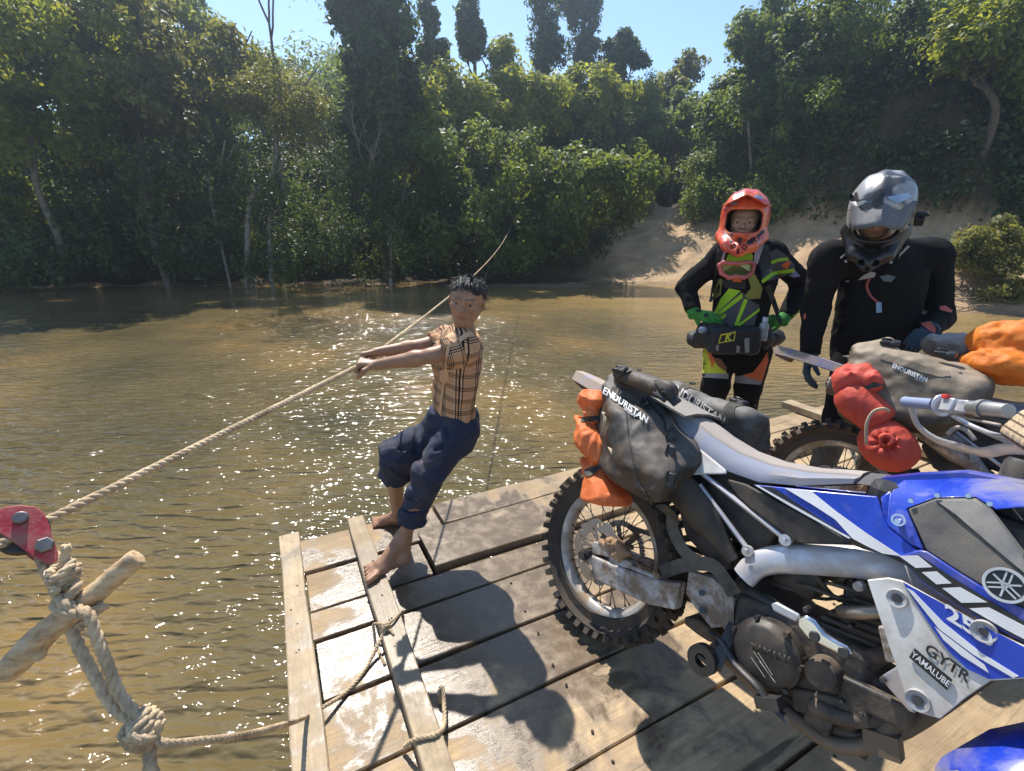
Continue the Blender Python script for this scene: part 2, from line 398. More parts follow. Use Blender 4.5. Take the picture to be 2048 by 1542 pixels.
# water
def make_water():
    N = NT('river_water'); p = N.pos(); sx = N.n('SeparateXYZ', i_Vector=p)
    # opaque silty water: colour shifts with the depth of the shoal below
    big = N.noise(.32, 3, .55, p); shoal = N.attr('shoal')
    c0 = N.ramp(big, [(.32, lin((.075, .066, .034))), (.5, lin((.135, .102, .046))), (.68, lin((.24, .155, .058)))])
    c1 = N.ramp(N.noise(.8, 4, .6, N.mapping(p, (.5, 1, 1))), [(.35, lin((.23, .155, .058))), (.7, lin((.34, .235, .095)))])
    col = N.mix(shoal, c0, c1)
    w1 = N.noise(6.5, 1.2, .5, N.mapping(p, (.5, 1.7, 1), (0, 0, -.30)), .5)
    w2 = N.noise(17., 1, .5, N.mapping(p, (.7, 1.4, 1), (0, 0, .25)), .3)
    w3 = N.noise(1.7, 3, .5, N.mapping(p, (.5, 1.3, 1)))
    amp = N.mrange(N.noise(.22, 2, .5, p), .3, .65, .55, 1.1)
    amp = N.math('MULTIPLY', amp, N.mrange(sx.outputs[1], 6., 17., 1.0, .30))
    h = N.math('ADD', N.math('MULTIPLY', w1, .75), N.math('ADD', N.math('MULTIPLY', w2, .20), N.math('MULTIPLY', w3, .8)))
    h = N.math('MULTIPLY', h, amp)
    return N.done(N.bsdf(col, .06, 0, .5, N.bump(h, 1., .125), IOR=1.333))
xs = np.linspace(-120, 120, 121); ys = np.concatenate([np.linspace(-60, 0, 20)[:-1], np.linspace(0, 22, 90)])
me, V = grid_mesh('river_water', xs, ys, lambda x, y: 0*x+WZ)
yw = np.interp(V[:, 0], WLX, WLY)
sh = sstep(7.5, 1.0, yw-V[:, 1]+1.2*fbm(V*.25, 2, 8))*sstep(-16, -2, V[:, 0])+.25*sstep(9, 3, yw-V[:, 1])
fattr(me, 'shoal', np.clip(sh, 0, 1))
tag(link('river_water', me, None, make_water(), True), 'brown rippled river water glittering in the sun', None, kind='structure')
me, V = grid_mesh('river_bed', np.linspace(-60, 60, 61), np.linspace(-40, 16, 57), lambda x, y: 0*x-1.6); fattr(me, 'litter', 0*V[:, 0])
tag(link('river_bed', me, None, BANKMAT, True), kind='structure')
# ---------------------------------------------------------------- foliage
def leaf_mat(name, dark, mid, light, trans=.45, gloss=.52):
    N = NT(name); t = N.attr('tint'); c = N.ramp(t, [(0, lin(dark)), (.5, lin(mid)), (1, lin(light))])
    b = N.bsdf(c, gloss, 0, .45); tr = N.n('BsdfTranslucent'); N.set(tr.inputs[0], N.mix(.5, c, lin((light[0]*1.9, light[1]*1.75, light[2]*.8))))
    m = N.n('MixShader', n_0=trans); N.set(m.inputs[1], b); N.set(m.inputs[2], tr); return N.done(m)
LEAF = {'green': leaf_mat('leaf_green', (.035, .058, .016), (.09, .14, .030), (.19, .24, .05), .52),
        'bright': leaf_mat('leaf_bright', (.065, .10, .016), (.17, .225, .032), (.33, .35, .055), .58),  # bright set raised to imitate sunlit leaves, dark set for shaded growth
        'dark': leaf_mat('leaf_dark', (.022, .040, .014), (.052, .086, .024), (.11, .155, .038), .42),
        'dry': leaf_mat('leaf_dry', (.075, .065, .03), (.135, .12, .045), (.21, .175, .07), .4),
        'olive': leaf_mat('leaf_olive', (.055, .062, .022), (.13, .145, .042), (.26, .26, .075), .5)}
BARK = plain('bark', (.13, .105, .08), .9, 0, .5, 7, .6, 40); PALEBARK = plain('pale_bark', (.25, .215, .175), .85, 0, .35, 9, .5, 50)
def leaves(cent, nrm, size, asp=.5, spread=1.0, droop=.3, r=None):
    """cent (n,3), nrm (n,3) facing, size (n,) -> V, F"""
    n = len(cent); a = nr.normal(size=(n, 3)); a[:, 2] -= droop; a -= nrm*(a*nrm).sum(1)[:, None]; a /= np.linalg.norm(a, axis=1)[:, None]+1e-9
    b = np.cross(nrm, a); s = size[:, None]
    v0 = cent-a*s*.5; v1 = cent+b*s*asp*.5-a*s*.08+nrm*s*.08; v2 = cent+a*s*.5-nrm*s*.1; v3 = cent-b*s*asp*.5-a*s*.08+nrm*s*.08
    V = np.stack([v0, v1, v2, v3], 1).reshape(-1, 3); return V, np.arange(4*n).reshape(-1, 4)
def foliage_mesh(name, blobs, ncl, nlf, size, seed, clr=(.30, .75), fill=.25, hang=0., tint=.5):
    """blobs: list of (centre, radii). clumps sit on the shells of the blobs, leaves round each clump"""
    g = np.random.default_rng(seed); C_ = []; O_ = []; T_ = []
    vol = np.array([r[0]*r[1]+r[0]*r[2]+r[1]*r[2] for c, r in blobs]); vol = vol/vol.sum()
    for (c, r), w in zip(blobs, vol):
        m = max(3, int(ncl*w)); d = g.normal(size=(m, 3)); d /= np.linalg.norm(d, axis=1)[:, None]
        rad = np.where(g.random(m) < fill, g.uniform(.35, .8, m), g.uniform(.8, 1.08, m))
        C_.append(np.asarray(c)+d*rad[:, None]*np.asarray(r)); O_.append(d)
    C_ = np.concatenate(C_); O_ = np.concatenate(O_); m = len(C_)
    cr = g.uniform(*clr, m); ct = np.clip(g.normal(tint, .2, m), 0, 1)
    k = np.repeat(np.arange(m), np.maximum(8, (nlf*(cr/np.mean(clr))**2*g.uniform(.5, 1.4, m)).astype(int)))
    n = len(k); d = g.normal(size=(n, 3)); d /= np.linalg.norm(d, axis=1)[:, None]
    rr = g.random(n)**.45
    P = C_[k]+d*(rr*cr[k])[:, None]*np.array([1, 1, .75]); P[:, 2] -= hang*g.random(n)**2*cr[k]*2
    nm = d*.5+O_[k]*.45+np.array([0, 0, .45])+g.normal(size=(n, 3))*.5; nm /= np.linalg.norm(nm, axis=1)[:, None]
    sz = size*g.uniform(.55, 1.35, n); V, Fc = leaves(P, nm, sz, .55)
    me = mesh_np(name, V, Fc); fattr(me, 'tint', np.repeat(np.clip(ct[k]+g.normal(0, .16, n), 0, 1), 4)); return me
def branch_tubes(mb, p, d, L, r, depth, g, bend=.25, split=(2, 3), shrink=.68, up=.1, tips=None):
    p = np.asarray(p, float); d = np.asarray(d, float)/np.linalg.norm(d); P = [p]; n = 5
    for i in range(n):
        d = d+g.normal(size=3)*bend*.35+np.array([0, 0, up*.2]); d /= np.linalg.norm(d); P.append(P[-1]+d*L/n)
    mb.tube(P, [r*(1-.45*i/n) for i in range(n+1)], 7 if depth > 1 else 5, cap=False)
    if depth <= 0:
        if tips is not None: tips.append(P[-1])
        return
    for _ in range(g.integers(split[0], split[1]+1)):
        q = P[g.integers(3, n+1)]; nd = d+g.normal(size=3)*.55; branch_tubes(mb, q, nd, L*shrink*g.uniform(.75, 1.15), r*.58, depth-1, g, bend, split, shrink, up, tips)
def blob_px(u, v, ru, rv, Y, dy=.8):
    c = ony(u, v, Y); dep = (c-CC)@FW; return c, (ru/F*dep, ru/F*dep*dy, rv/F*dep)
def tree(label, px_blobs, kind, seed, ncl=60, nlf=130, size=.17, name='tree', cat='tree', group='trees on the far bank', trunk=True, trunk_px=None, bark=None, clr=(.18, .62), fill=.25, hang=.3, tint=.6, r0=.13):
    g = np.random.default_rng(seed+1000); blobs = [blob_px(*b) for b in px_blobs]; size = size*g.uniform(.8, 1.35)
    for c, r in list(blobs):      # stray sprays that break the outline
        for _ in range(7):
            d = g.normal(size=3); d[1] -= .3; d /= np.linalg.norm(d); k = g.uniform(.16, .42); blobs.append((c+d*np.asarray(r)*g.uniform(.9, 1.22), tuple(np.maximum(np.asarray(r)*k, .18)*np.array([1, 1, g.uniform(.6, 1.5)]))))
    c0 = np.mean([b[0] for b in blobs[:len(px_blobs)]], 0); bx, by = c0[0], c0[1]; bz = float(terrain(bx, by))
    base = np.array([bx, by, bz])
    if trunk_px: base = np.array(trunk_px[0])
    root = empty(name, base, label, cat, group)
    bl = [(c-base, r) for c, r in blobs]
    me = foliage_mesh('crown', bl, int(ncl*1.7), int(nlf*.66), size, seed, clr, fill, hang, tint); link('crown', me, root, LEAF[kind])
    if trunk:
        mb = MB(); top = c0-base
        if trunk_px: path = [np.asarray(q)-base for q in trunk_px]+[top]
        else: path = [np.array([0, 0, -.3]), top*.35+g.normal(size=3)*.25*np.array([1, 1, 0]), top*.7+g.normal(size=3)*.3*np.array([1, 1, 0]), top]
        sp = spline(path, 6); mb.tube(sp, [r0*(1-.6*i/len(sp)) for i in range(len(sp))], 9)
        for c, r in bl[:len(px_blobs)]:
            for _ in range(4):
                a = sp[int(len(sp)*g.uniform(.45, .95))]; e = c+g.normal(size=3)*np.asarray(r)*.5
                m_ = (a+e)/2+g.normal(size=3)*.2; s2 = spline([a, m_, e], 4); mb.tube(s2, [r0*.4*(1-.7*i/len(s2)) for i in range(len(s2))], 6)
        mb.build('trunk', bark or BARK, root, True)
    return root
TREES = [
 ('large yellowish leafy tree overhanging the water at the far left edge', [(60, 120, 190, 110, 15.5), (60, 230, 90, 60, 15), (-160, 150, 220, 190, 16)], 'bright', dict(ncl=150, nlf=120, size=.19, r0=.12, bark=PALEBARK, tint=.45, fill=.12, trunk_px=[ony(122, 560, 16.2), ony(118, 480, 16.2), ony(75, 380, 16), ony(66, 300, 16), ony(40, 190, 15.8)])),
 ('brown tipped leafy tree between the yellowish tree and the bare tree', [(290, 110, 150, 110, 17.5), (250, 190, 110, 60, 16.8), (180, 60, 140, 100, 17)], 'olive', dict(ncl=130, nlf=120, size=.18, tint=.5)),
 ('bright green rounded treetop at the upper left below the sky', [(390, 75, 70, 50, 21), (310, 20, 110, 60, 22), (475, 150, 45, 60, 20.5)], 'bright', dict(ncl=80, nlf=130, size=.17, tint=.35)),
 ('dark evergreen tree behind the brown tipped tree', [(130, -60, 220, 130, 24), (420, 180, 90, 70, 22)], 'dark', dict(ncl=90, nlf=120, size=.2)),
 ('silvery leaved tree with a crooked pale trunk beside the bare tree', [(560, 180, 75, 45, 17.5), (600, 240, 46, 60, 17.5), (490, 185, 38, 35, 17.2)], 'olive', dict(ncl=75, nlf=120, size=.13, bark=PALEBARK, tint=.55, r0=.11, trunk_px=[ony(570, 400, 18.2), ony(553, 290, 18), ony(553, 245, 17.8), ony(572, 190, 17.6)])),
 ('tall dark vine wrapped tree left of the centre, cut by the top edge', [(755, 20, 62, 120, 19.5), (745, 190, 70, 110, 19), (700, 20, 22, 40, 19)], 'dark', dict(ncl=130, nlf=140, size=.18, hang=.5, tint=.55)),
 ('slim dark tree behind the tall vine wrapped tree', [(855, 10, 8, 60, 24), (868, 120, 28, 30, 23)], 'dark', dict(clr=(.10, .36), ncl=90, nlf=46, size=.2)),
 ('narrow dark cone shaped tree standing against the sky', [(938, 40, 16, 50, 25), (942, 85, 18, 30, 25)], 'dark', dict(clr=(.10, .36), ncl=120, nlf=50, size=.2)),
 ('tall dark ivy clad tree, left one of the close pair against the sky', [(1085, 60, 26, 60, 29), (1092, 0, 26, 40, 29), (1100, 110, 28, 40, 29)], 'dark', dict(clr=(.10, .36), ncl=180, nlf=50, size=.2, hang=.5)),
 ('tall tree with drooping leaf sprays, right one of the close pair against the sky', [(1168, 55, 26, 60, 34), (1150, -20, 32, 40, 34), (1180, 105, 20, 30, 34)], 'dark', dict(clr=(.10, .36), ncl=180, nlf=50, size=.2, hang=.6)),
 ('dark round topped tree just right of the close pair', [(1245, 92, 28, 22, 30), (1228, 125, 20, 20, 30), (1275, 112, 16, 8, 30)], 'dark', dict(clr=(.10, .36), ncl=150, nlf=46, size=.2)),
 ('bright vine covered tree at the centre left of the slope', [(880, 185, 85, 50, 22), (840, 255, 70, 80, 20.5)], 'bright', dict(ncl=90, nlf=130, size=.18, hang=.5)),
 ('bright vine covered tree below the narrow cone shaped tree', [(1010, 205, 90, 55, 22.5), (1005, 125, 30, 26, 24)], 'bright', dict(ncl=90, nlf=130, size=.18, hang=.4)),
 ('bright vine covered tree with a dark hollow above the path', [(1125, 240, 75, 75, 25), (1170, 185, 80, 36, 26)], 'bright', dict(ncl=90, nlf=130, size=.18, hang=.5)),
 ('light green tree leaning over the left side of the path', [(1250, 215, 60, 55, 30), (1235, 265, 45, 40, 29)], 'bright', dict(ncl=80, nlf=130, size=.18, tint=.4)),
 ('thin hazy tree with fine twigs behind the path', [(1375, 140, 30, 32, 33), (1335, 170, 34, 24, 32)], 'olive', dict(clr=(.10, .36), ncl=135, nlf=21, size=.2, fill=.5)),
 ('leafy tree filling the gap above the path', [(1370, 235, 50, 40, 29), (1330, 250, 46, 40, 28), (1355, 310, 40, 40, 30)], 'green', dict(ncl=60, nlf=130, size=.2)),
 ('vine draped tree on the right side of the path', [(1460, 235, 50, 80, 24.5), (1440, 330, 45, 50, 24), (1510, 140, 45, 65, 24.5)], 'green', dict(ncl=110, nlf=140, size=.18, hang=.5)),
 ('tall green tree behind the rider in the orange helmet', [(1600, 70, 95, 90, 22.5), (1530, 50, 50, 60, 23.5), (1570, 180, 95, 75, 22)], 'green', dict(ncl=130, nlf=150, size=.18, hang=.4)),
 ('slender trunked tree rising beside the orange helmet', [(1530, 250, 40, 50, 22.5)], 'olive', dict(ncl=30, nlf=110, size=.15, bark=PALEBARK, r0=.07, trunk_px=[ony(1509, 405, 22), ony(1500, 300, 21.8), ony(1498, 220, 21.6)])),
 ('sunlit tree with pale leaves above the grey helmet', [(1690, 150, 130, 100, 20.5), (1640, 250, 100, 60, 20.5), (1740, 40, 120, 100, 20.5)], 'green', dict(ncl=140, nlf=150, size=.17, hang=.4, tint=.55)),
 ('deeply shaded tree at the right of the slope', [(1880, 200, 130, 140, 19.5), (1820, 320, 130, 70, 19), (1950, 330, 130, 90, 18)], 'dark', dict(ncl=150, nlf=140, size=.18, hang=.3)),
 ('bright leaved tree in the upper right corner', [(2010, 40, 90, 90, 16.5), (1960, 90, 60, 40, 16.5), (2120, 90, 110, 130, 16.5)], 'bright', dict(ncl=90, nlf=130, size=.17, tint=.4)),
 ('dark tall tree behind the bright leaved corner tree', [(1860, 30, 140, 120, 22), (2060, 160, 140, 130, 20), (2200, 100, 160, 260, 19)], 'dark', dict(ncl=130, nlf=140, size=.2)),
]
for i, (lb, bl, kd, kw) in enumerate(TREES): tree(lb, bl, kd, 50+i, **kw)
# bare twiggy trees
def bare_tree(label, base, d, L, r, seed, mat, depth=4, leafn=0, **kw):
    g = np.random.default_rng(seed); root = empty('bare_tree', base, label, 'tree', 'bare trees on the far bank'); mb = MB(); tips = []
    branch_tubes(mb, (0, 0, 0), d, L, r, depth, g, tips=tips, **kw); mb.build('trunk', mat, root, True)
    if leafn and tips:
        T = np.array(tips); P = T[g.integers(0, len(T), leafn)]+g.normal(size=(leafn, 3))*.22; nm = g.normal(size=(leafn, 3)); nm /= np.linalg.norm(nm, axis=1)[:, None]
        V, Fc = leaves(P, nm, g.uniform(.06, .14, leafn)); me = mesh_np('crown', V, Fc); fattr(me, 'tint', np.repeat(g.random(leafn), 4)); link('crown', me, root, LEAF['olive'])
def gb(u, v, Y):
    p = ony(u, v, Y); p[2] = min(p[2], float(terrain(p[0], p[1]))+.0) if False else p[2]; return p
b1 = ony(565, 190, 17.9); bare_tree('twiggy nearly leafless tree against the sky at the upper left', b1, (-.1, 0, 1), 1.9, .06, 3, BARK, 6, 1500, split=(2, 3), shrink=.78, up=.3)
b2 = ony(770, 420, 17.4); b2[2] = float(terrain(b2[0], b2[1]))-.1; bare_tree('dead grey tree with forked branches in the shade left of centre', b2, (.02, 0, 1), 2.6, .07, 12, PALEBARK, 4, 0, split=(2, 3), shrink=.66, up=.35)
b3 = ony(480, 445, 17.3); b3[2] = float(terrain(b3[0], b3[1]))-.1
def leaning(label, pts, r, mat=PALEBARK):
    P = [np.asarray(p) for p in pts]; P[0] = P[0].copy(); P[0][2] = min(P[0][2], float(terrain(P[0][0], P[0][1])))-.15
    root = empty('leaning_trunk', P[0], label, 'tree trunk', 'bare trunks in the shaded bank'); mb = MB(); sp = spline([p-P[0] for p in P], 6)
    mb.tube(sp, [r*(1-.5*i/len(sp)) for i in range(len(sp))], 9); a = sp[len(sp)*2//3]; mb.tube(spline([a, a+np.array([.3, .1, .25]), a+np.array([.55, 0, .6])], 4), [r*.4]*8+[r*.2], 6)
    mb.build('trunk', mat, root, True)
leaning('pale slanting trunk leaning right in the shaded bank', [ony(470, 450, 17.2), ony(500, 410, 17.2), ony(540, 355, 17.2), ony(556, 300, 17.4)], .10)
leaning('thin curved pale stem left of the slanting trunk', [ony(436, 430, 17.2), ony(418, 370, 17.2), ony(440, 330, 17.2), ony(450, 280, 17.4)], .05)
leaning('short pale stump at the foot of the shaded bank', [ony(530, 490, 17.2), ony(538, 450, 17.2), ony(545, 425, 17.2)], .09)
# shaded thickets hugging the foot of the slope
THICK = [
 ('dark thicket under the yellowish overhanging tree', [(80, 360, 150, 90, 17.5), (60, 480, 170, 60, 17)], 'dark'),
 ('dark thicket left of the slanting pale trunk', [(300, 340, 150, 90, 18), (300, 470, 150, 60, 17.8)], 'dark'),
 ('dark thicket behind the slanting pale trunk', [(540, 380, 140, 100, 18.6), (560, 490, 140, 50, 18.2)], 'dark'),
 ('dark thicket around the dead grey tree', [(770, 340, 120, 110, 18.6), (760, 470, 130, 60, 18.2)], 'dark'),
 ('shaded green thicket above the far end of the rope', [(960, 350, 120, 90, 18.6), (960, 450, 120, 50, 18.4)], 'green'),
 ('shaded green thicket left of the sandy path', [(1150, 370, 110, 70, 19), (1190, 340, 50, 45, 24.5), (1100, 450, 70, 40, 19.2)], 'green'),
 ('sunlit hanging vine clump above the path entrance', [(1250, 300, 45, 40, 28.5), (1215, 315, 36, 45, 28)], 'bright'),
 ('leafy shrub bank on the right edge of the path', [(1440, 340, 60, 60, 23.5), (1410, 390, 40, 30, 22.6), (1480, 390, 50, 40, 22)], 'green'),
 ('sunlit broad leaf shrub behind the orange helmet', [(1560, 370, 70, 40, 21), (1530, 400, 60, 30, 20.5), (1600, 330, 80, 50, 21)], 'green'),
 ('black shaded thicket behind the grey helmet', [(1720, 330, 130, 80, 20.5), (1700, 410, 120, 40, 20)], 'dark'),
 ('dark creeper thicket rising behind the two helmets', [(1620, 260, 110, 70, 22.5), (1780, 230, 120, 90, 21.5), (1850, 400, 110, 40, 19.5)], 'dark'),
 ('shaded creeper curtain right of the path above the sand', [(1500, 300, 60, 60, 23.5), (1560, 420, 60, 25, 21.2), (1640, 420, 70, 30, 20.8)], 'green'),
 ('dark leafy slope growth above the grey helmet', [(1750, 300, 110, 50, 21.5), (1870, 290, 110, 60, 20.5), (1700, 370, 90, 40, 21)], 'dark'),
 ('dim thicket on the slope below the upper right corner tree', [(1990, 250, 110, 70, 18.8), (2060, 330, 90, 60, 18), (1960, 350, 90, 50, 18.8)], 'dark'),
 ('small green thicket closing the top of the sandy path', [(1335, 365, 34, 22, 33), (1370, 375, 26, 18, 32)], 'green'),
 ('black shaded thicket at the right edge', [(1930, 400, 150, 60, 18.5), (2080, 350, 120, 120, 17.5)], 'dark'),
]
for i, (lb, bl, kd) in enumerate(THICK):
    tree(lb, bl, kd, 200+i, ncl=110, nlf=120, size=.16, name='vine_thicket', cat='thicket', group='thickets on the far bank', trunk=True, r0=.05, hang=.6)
# undergrowth that covers the slope
def undergrowth():
    g = np.random.default_rng(5); n = 12000; x = g.uniform(-30, 30, n); y = np.interp(x, WLX, WLY)+g.uniform(1.5, 15, n)
    z = terrain(x, y); yw = np.interp(x, WLX, WLY); e = .3; stp = np.abs(terrain(x, y+e)-terrain(x, y-e))/(2*e)
    xp = 6.6+(y-18)*.27
    ok = (np.abs(x-xp) > 1.6) & ((terrain(x, y, True)[1] > .15) | ((x < 1) & (y > yw+2.2)))
    C_ = np.stack([x, y, z], -1)[ok]; m = len(C_); cr = g.uniform(.25, .8, m); C_[:, 2] += cr*.35; k = np.repeat(np.arange(m), 40); N_ = len(k)
    d = g.normal(size=(N_, 3)); d /= np.linalg.norm(d, axis=1)[:, None]; P = C_[k]+d*(cr[k]*g.random(N_)**.4)[:, None]
    nm = d+np.array([0, -.3, .8])+g.normal(size=(N_, 3))*.5; nm /= np.linalg.norm(nm, axis=1)[:, None]
    V, Fc = leaves(P, nm, g.uniform(.1, .26, N_)); me = mesh_np('undergrowth', V, Fc)
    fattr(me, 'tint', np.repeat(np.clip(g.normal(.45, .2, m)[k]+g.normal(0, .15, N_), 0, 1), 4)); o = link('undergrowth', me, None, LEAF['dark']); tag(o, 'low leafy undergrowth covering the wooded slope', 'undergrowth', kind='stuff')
undergrowth()
def far_wood():
    g = np.random.default_rng(9); n = 900; y = g.uniform(25, 50, n); x = g.uniform(-1.25, 1.25, n)*y; u = 1024+F*x/y
    vtop = np.interp(u, [-300, 350, 420, 600, 660, 830, 900, 1260, 1330, 1430, 1480, 2300], [-60, 60, 130, 160, 150, 170, 215, 215, 240, 250, 120, 40]); zt = H+(455-vtop)/F*y*1.02-1.2
    zg = terrain(x, y); z = zg+g.random(n)**.6*np.maximum(zt-zg, .3); xp = 6.6+(y-18)*.27; ok = (np.abs(x-xp) > 2.4) | (y > 36); C_ = np.stack([x, y, z], -1)[ok]
    m = len(C_); k = np.repeat(np.arange(m), 220); N_ = len(k); d = g.normal(size=(N_, 3)); d /= np.linalg.norm(d, axis=1)[:, None]; P = C_[k]+d*(g.uniform(.7, 1.7, m)[k]*g.random(N_)**.35)[:, None]
    nm = d+g.normal(size=(N_, 3))*.4+np.array([0, 0, .5]); nm /= np.linalg.norm(nm, axis=1)[:, None]
    V, Fc = leaves(P, nm, g.uniform(.2, .42, N_)); me = mesh_np('distant_wood', V, Fc); fattr(me, 'tint', np.repeat(np.clip(g.normal(.5, .25, m)[k], 0, 1), 4))
    tag(link('distant_wood', me, None, LEAF['green']), 'distant wood closing the view behind the bank trees', 'wood', kind='stuff')
far_wood()
# shrubs and driftwood on the sunny spit at the right
for i, (lb, bl, kd) in enumerate([
  ('leafy yellow green shrub on the sand at the right edge', [(2010, 470, 50, 30, 12.6), (2050, 520, 60, 60, 12.4), (2010, 560, 45, 40, 12.2)], 'olive'),
  ('small sparse sapling shrub beside the black sleeve on the sand', [(1925, 490, 20, 22, 13), (1930, 520, 26, 18, 13)], 'olive'),
  ('low dry shrub lying along the sand behind the spit', [(1960, 515, 40, 16, 13.4)], 'dry')]):
    tree(lb, bl, kd, 300+i, ncl=70, nlf=60, size=.085, name='shrub', cat='shrub', group='shrubs on the sand spit', clr=(.1, .26), r0=.02, hang=.2, fill=.4)
def driftwood():
    g = np.random.default_rng(4)
    for i, (lb, u, v, n) in enumerate([('tangle of dry twigs and driftwood at the water edge on the right', 1950, 612, 46), ('dry twig litter below the yellow green shrub', 2030, 612, 30)]):
        p0 = onz(u, v, WZ+.12); p0[2] = float(terrain(p0[0], p0[1])); root = empty('driftwood', p0, lb, 'driftwood'); mb = MB()
        for k in range(n):
            a = np.array([g.uniform(-1.1, 1.1), g.uniform(-.2, .9), 0]); q = p0+a; a[2] = float(terrain(q[0], q[1]))-p0[2]+g.uniform(0, .12); L = g.uniform(.25, .9); an = g.uniform(0, 6.28)
            e = a+L*np.array([math.cos(an), math.sin(an)*.6, g.uniform(-.05, .3)]); mb.tube(spline([a, (a+e)/2+g.normal(size=3)*.05, e], 4), [g.uniform(.006, .018)]*8+[.003], 5)
        mb.build('twigs', plain('dry_wood', (.30, .23, .165), .9, 0, .4, 8), root, True)
driftwood()
# river stones near the far shore
STONE = plain('stone', (.33, .30, .27), .85, 0, .3, 6, .5, 30)
for i, (u, v, r, lb) in enumerate([(965, 549, .17, 'pale rounded boulder on the far shore beside the rope'), (500, 566, .14, 'small pale stone in the water at the shaded shore'), (395, 558, .10, 'little grey stone on the shaded shore left of the slanting trunk'), (1882, 430, .1, 'small pale stone on the shaded sand at the right')]):
    p = onz(u, v, WZ+.1) if v > 500 else ony(u, v, 17); p[2] = float(terrain(p[0], p[1]))
    me, V = sdf_mesh('boulder', lambda q: ell_(q, (0, 0, r*.25), (r*1.2, r, r*.7))+.25*r*vnoise(q/r*1.4, i), (-2*r, -2*r, -r), (2*r, 2*r, 2*r), r/7)
    o = link('boulder', me, None, STONE, True); o.location = p; tag(o, lb, 'stone', 'stones on the far shore')
# ================================================================ RAFT
DA = math.radians(26.5); E1 = np.array([math.cos(DA), math.sin(DA), 0]); E2 = np.array([-math.sin(DA), math.cos(DA), 0])
def wood_mat(name, ca, cb, cw, wet=.95, spots=.8):
    N = NT(name); o = N.obj(); rn = N.n('ObjectInfo').outputs['Random']; off = N.n('CombineXYZ', i_X=N.math('MULTIPLY', rn, 37.), i_Y=N.math('MULTIPLY', rn, 11.), i_Z=0.).outputs[0]
    v = N.n('VectorMath', operation='ADD', n_0=o, n_1=off).outputs[0]
    gr = N.noise(1., 6, .65, N.mapping(v, (2.2, 55, 55)), 1.2); fine = N.noise(1., 4, .7, N.mapping(v, (7, 210, 210))); bl = N.noise(3.2, 5, .6, v)
    c = N.mix(N.mrange(gr, .3, .7), lin(ca), lin(cb)); c = N.mix(N.mrange(fine, .45, .75, 0, .35), c, lin(tuple(x*.45 for x in ca)))
    c = N.mix(N.mrange(bl, .38, .66, 0, .75), c, lin((.27, .19, .115))); c = N.mix(N.mrange(N.noise(11, 5, .7, v, .6), .5, .72, 0, .55), c, lin((.20, .15, .10)))
    tone = N.mrange(rn, 0., 1., .84, 1.16); c = N.mix(1., c, N.n('CombineXYZ', i_X=tone, i_Y=tone, i_Z=N.math('MULTIPLY', tone, .97)).outputs[0], 'MULTIPLY')
    ck = N.noise(1., 3, .6, N.mapping(v, (1.1, 26, 26)), .8); c = N.mix(N.mrange(ck, .66, .72, 0, .8), c, lin((.07, .05, .03)))
    p = N.pos(); ws = N.noise(4.2, 6, .62, p, .5)
    # wet area round the boy's feet plus scattered drops: a real soaked patch in the wood
    d = N.n('VectorMath', operation='DISTANCE', n_0=p, n_1=(-.12, 1.80, 0)).outputs['Value']
    wf = N.math('ADD', N.mrange(d, .2, 1.15, .33, -.09), ws); wetm = N.math('MULTIPLY', N.mrange(wf, .50, .61), N.mrange(N.noise(15, 4, .65, p), .30, .58, .72, 1.))
    vo = N.n('TexVoronoi', i_Scale=6.5, i_Randomness=1.); N.set(vo.inputs['Vector'], p); sp = N.mrange(N.math('ADD', vo.outputs['Distance'], N.math('MULTIPLY', N.noise(22, 3, .6, p), .25)), .17, .20, 1., 0.)
    sp = N.math('MULTIPLY', sp, N.mrange(N.noise(1.3, 2, .5, p), .5, .56)); wetm = N.math('MAXIMUM', wetm, N.math('MULTIPLY', sp, spots)); wetm = N.math('MULTIPLY', wetm, wet)
    c = N.mix(wetm, c, lin(cw)); r = N.mrange(wetm, 0., 1., .82, .17)
    h = N.math('ADD', N.math('MULTIPLY', gr, .7), N.math('MULTIPLY', fine, .6))
    b = N.bump(h, N.mrange(wetm, 0, 1, .55, .22), .006)
    return N.done(N.bsdf(c, r, 0, .4, b))
PLANK = wood_mat('weathered_plank', (.38, .265, .15), (.57, .42, .255), (.125, .09, .058))
BEAM = wood_mat('pale_beam', (.44, .335, .215), (.56, .45, .305), (.20, .15, .095), .8, .8)
DARKW = plain('dark_timber', (.09, .07, .05), .85, 0, .4, 5, .5, 30)
raft = empty('raft', (0, 0, -.2), 'wooden plank ferry raft carrying the people and motorcycles', 'raft')
def dk(e1, e2, z=0.): return E1*e1+E2*e2+np.array([0, 0, z])
def de(p): return float(np.asarray(p)@E1), float(np.asarray(p)@E2)
Rdk = np.array([E1, E2, (0, 0, 1.)]).T
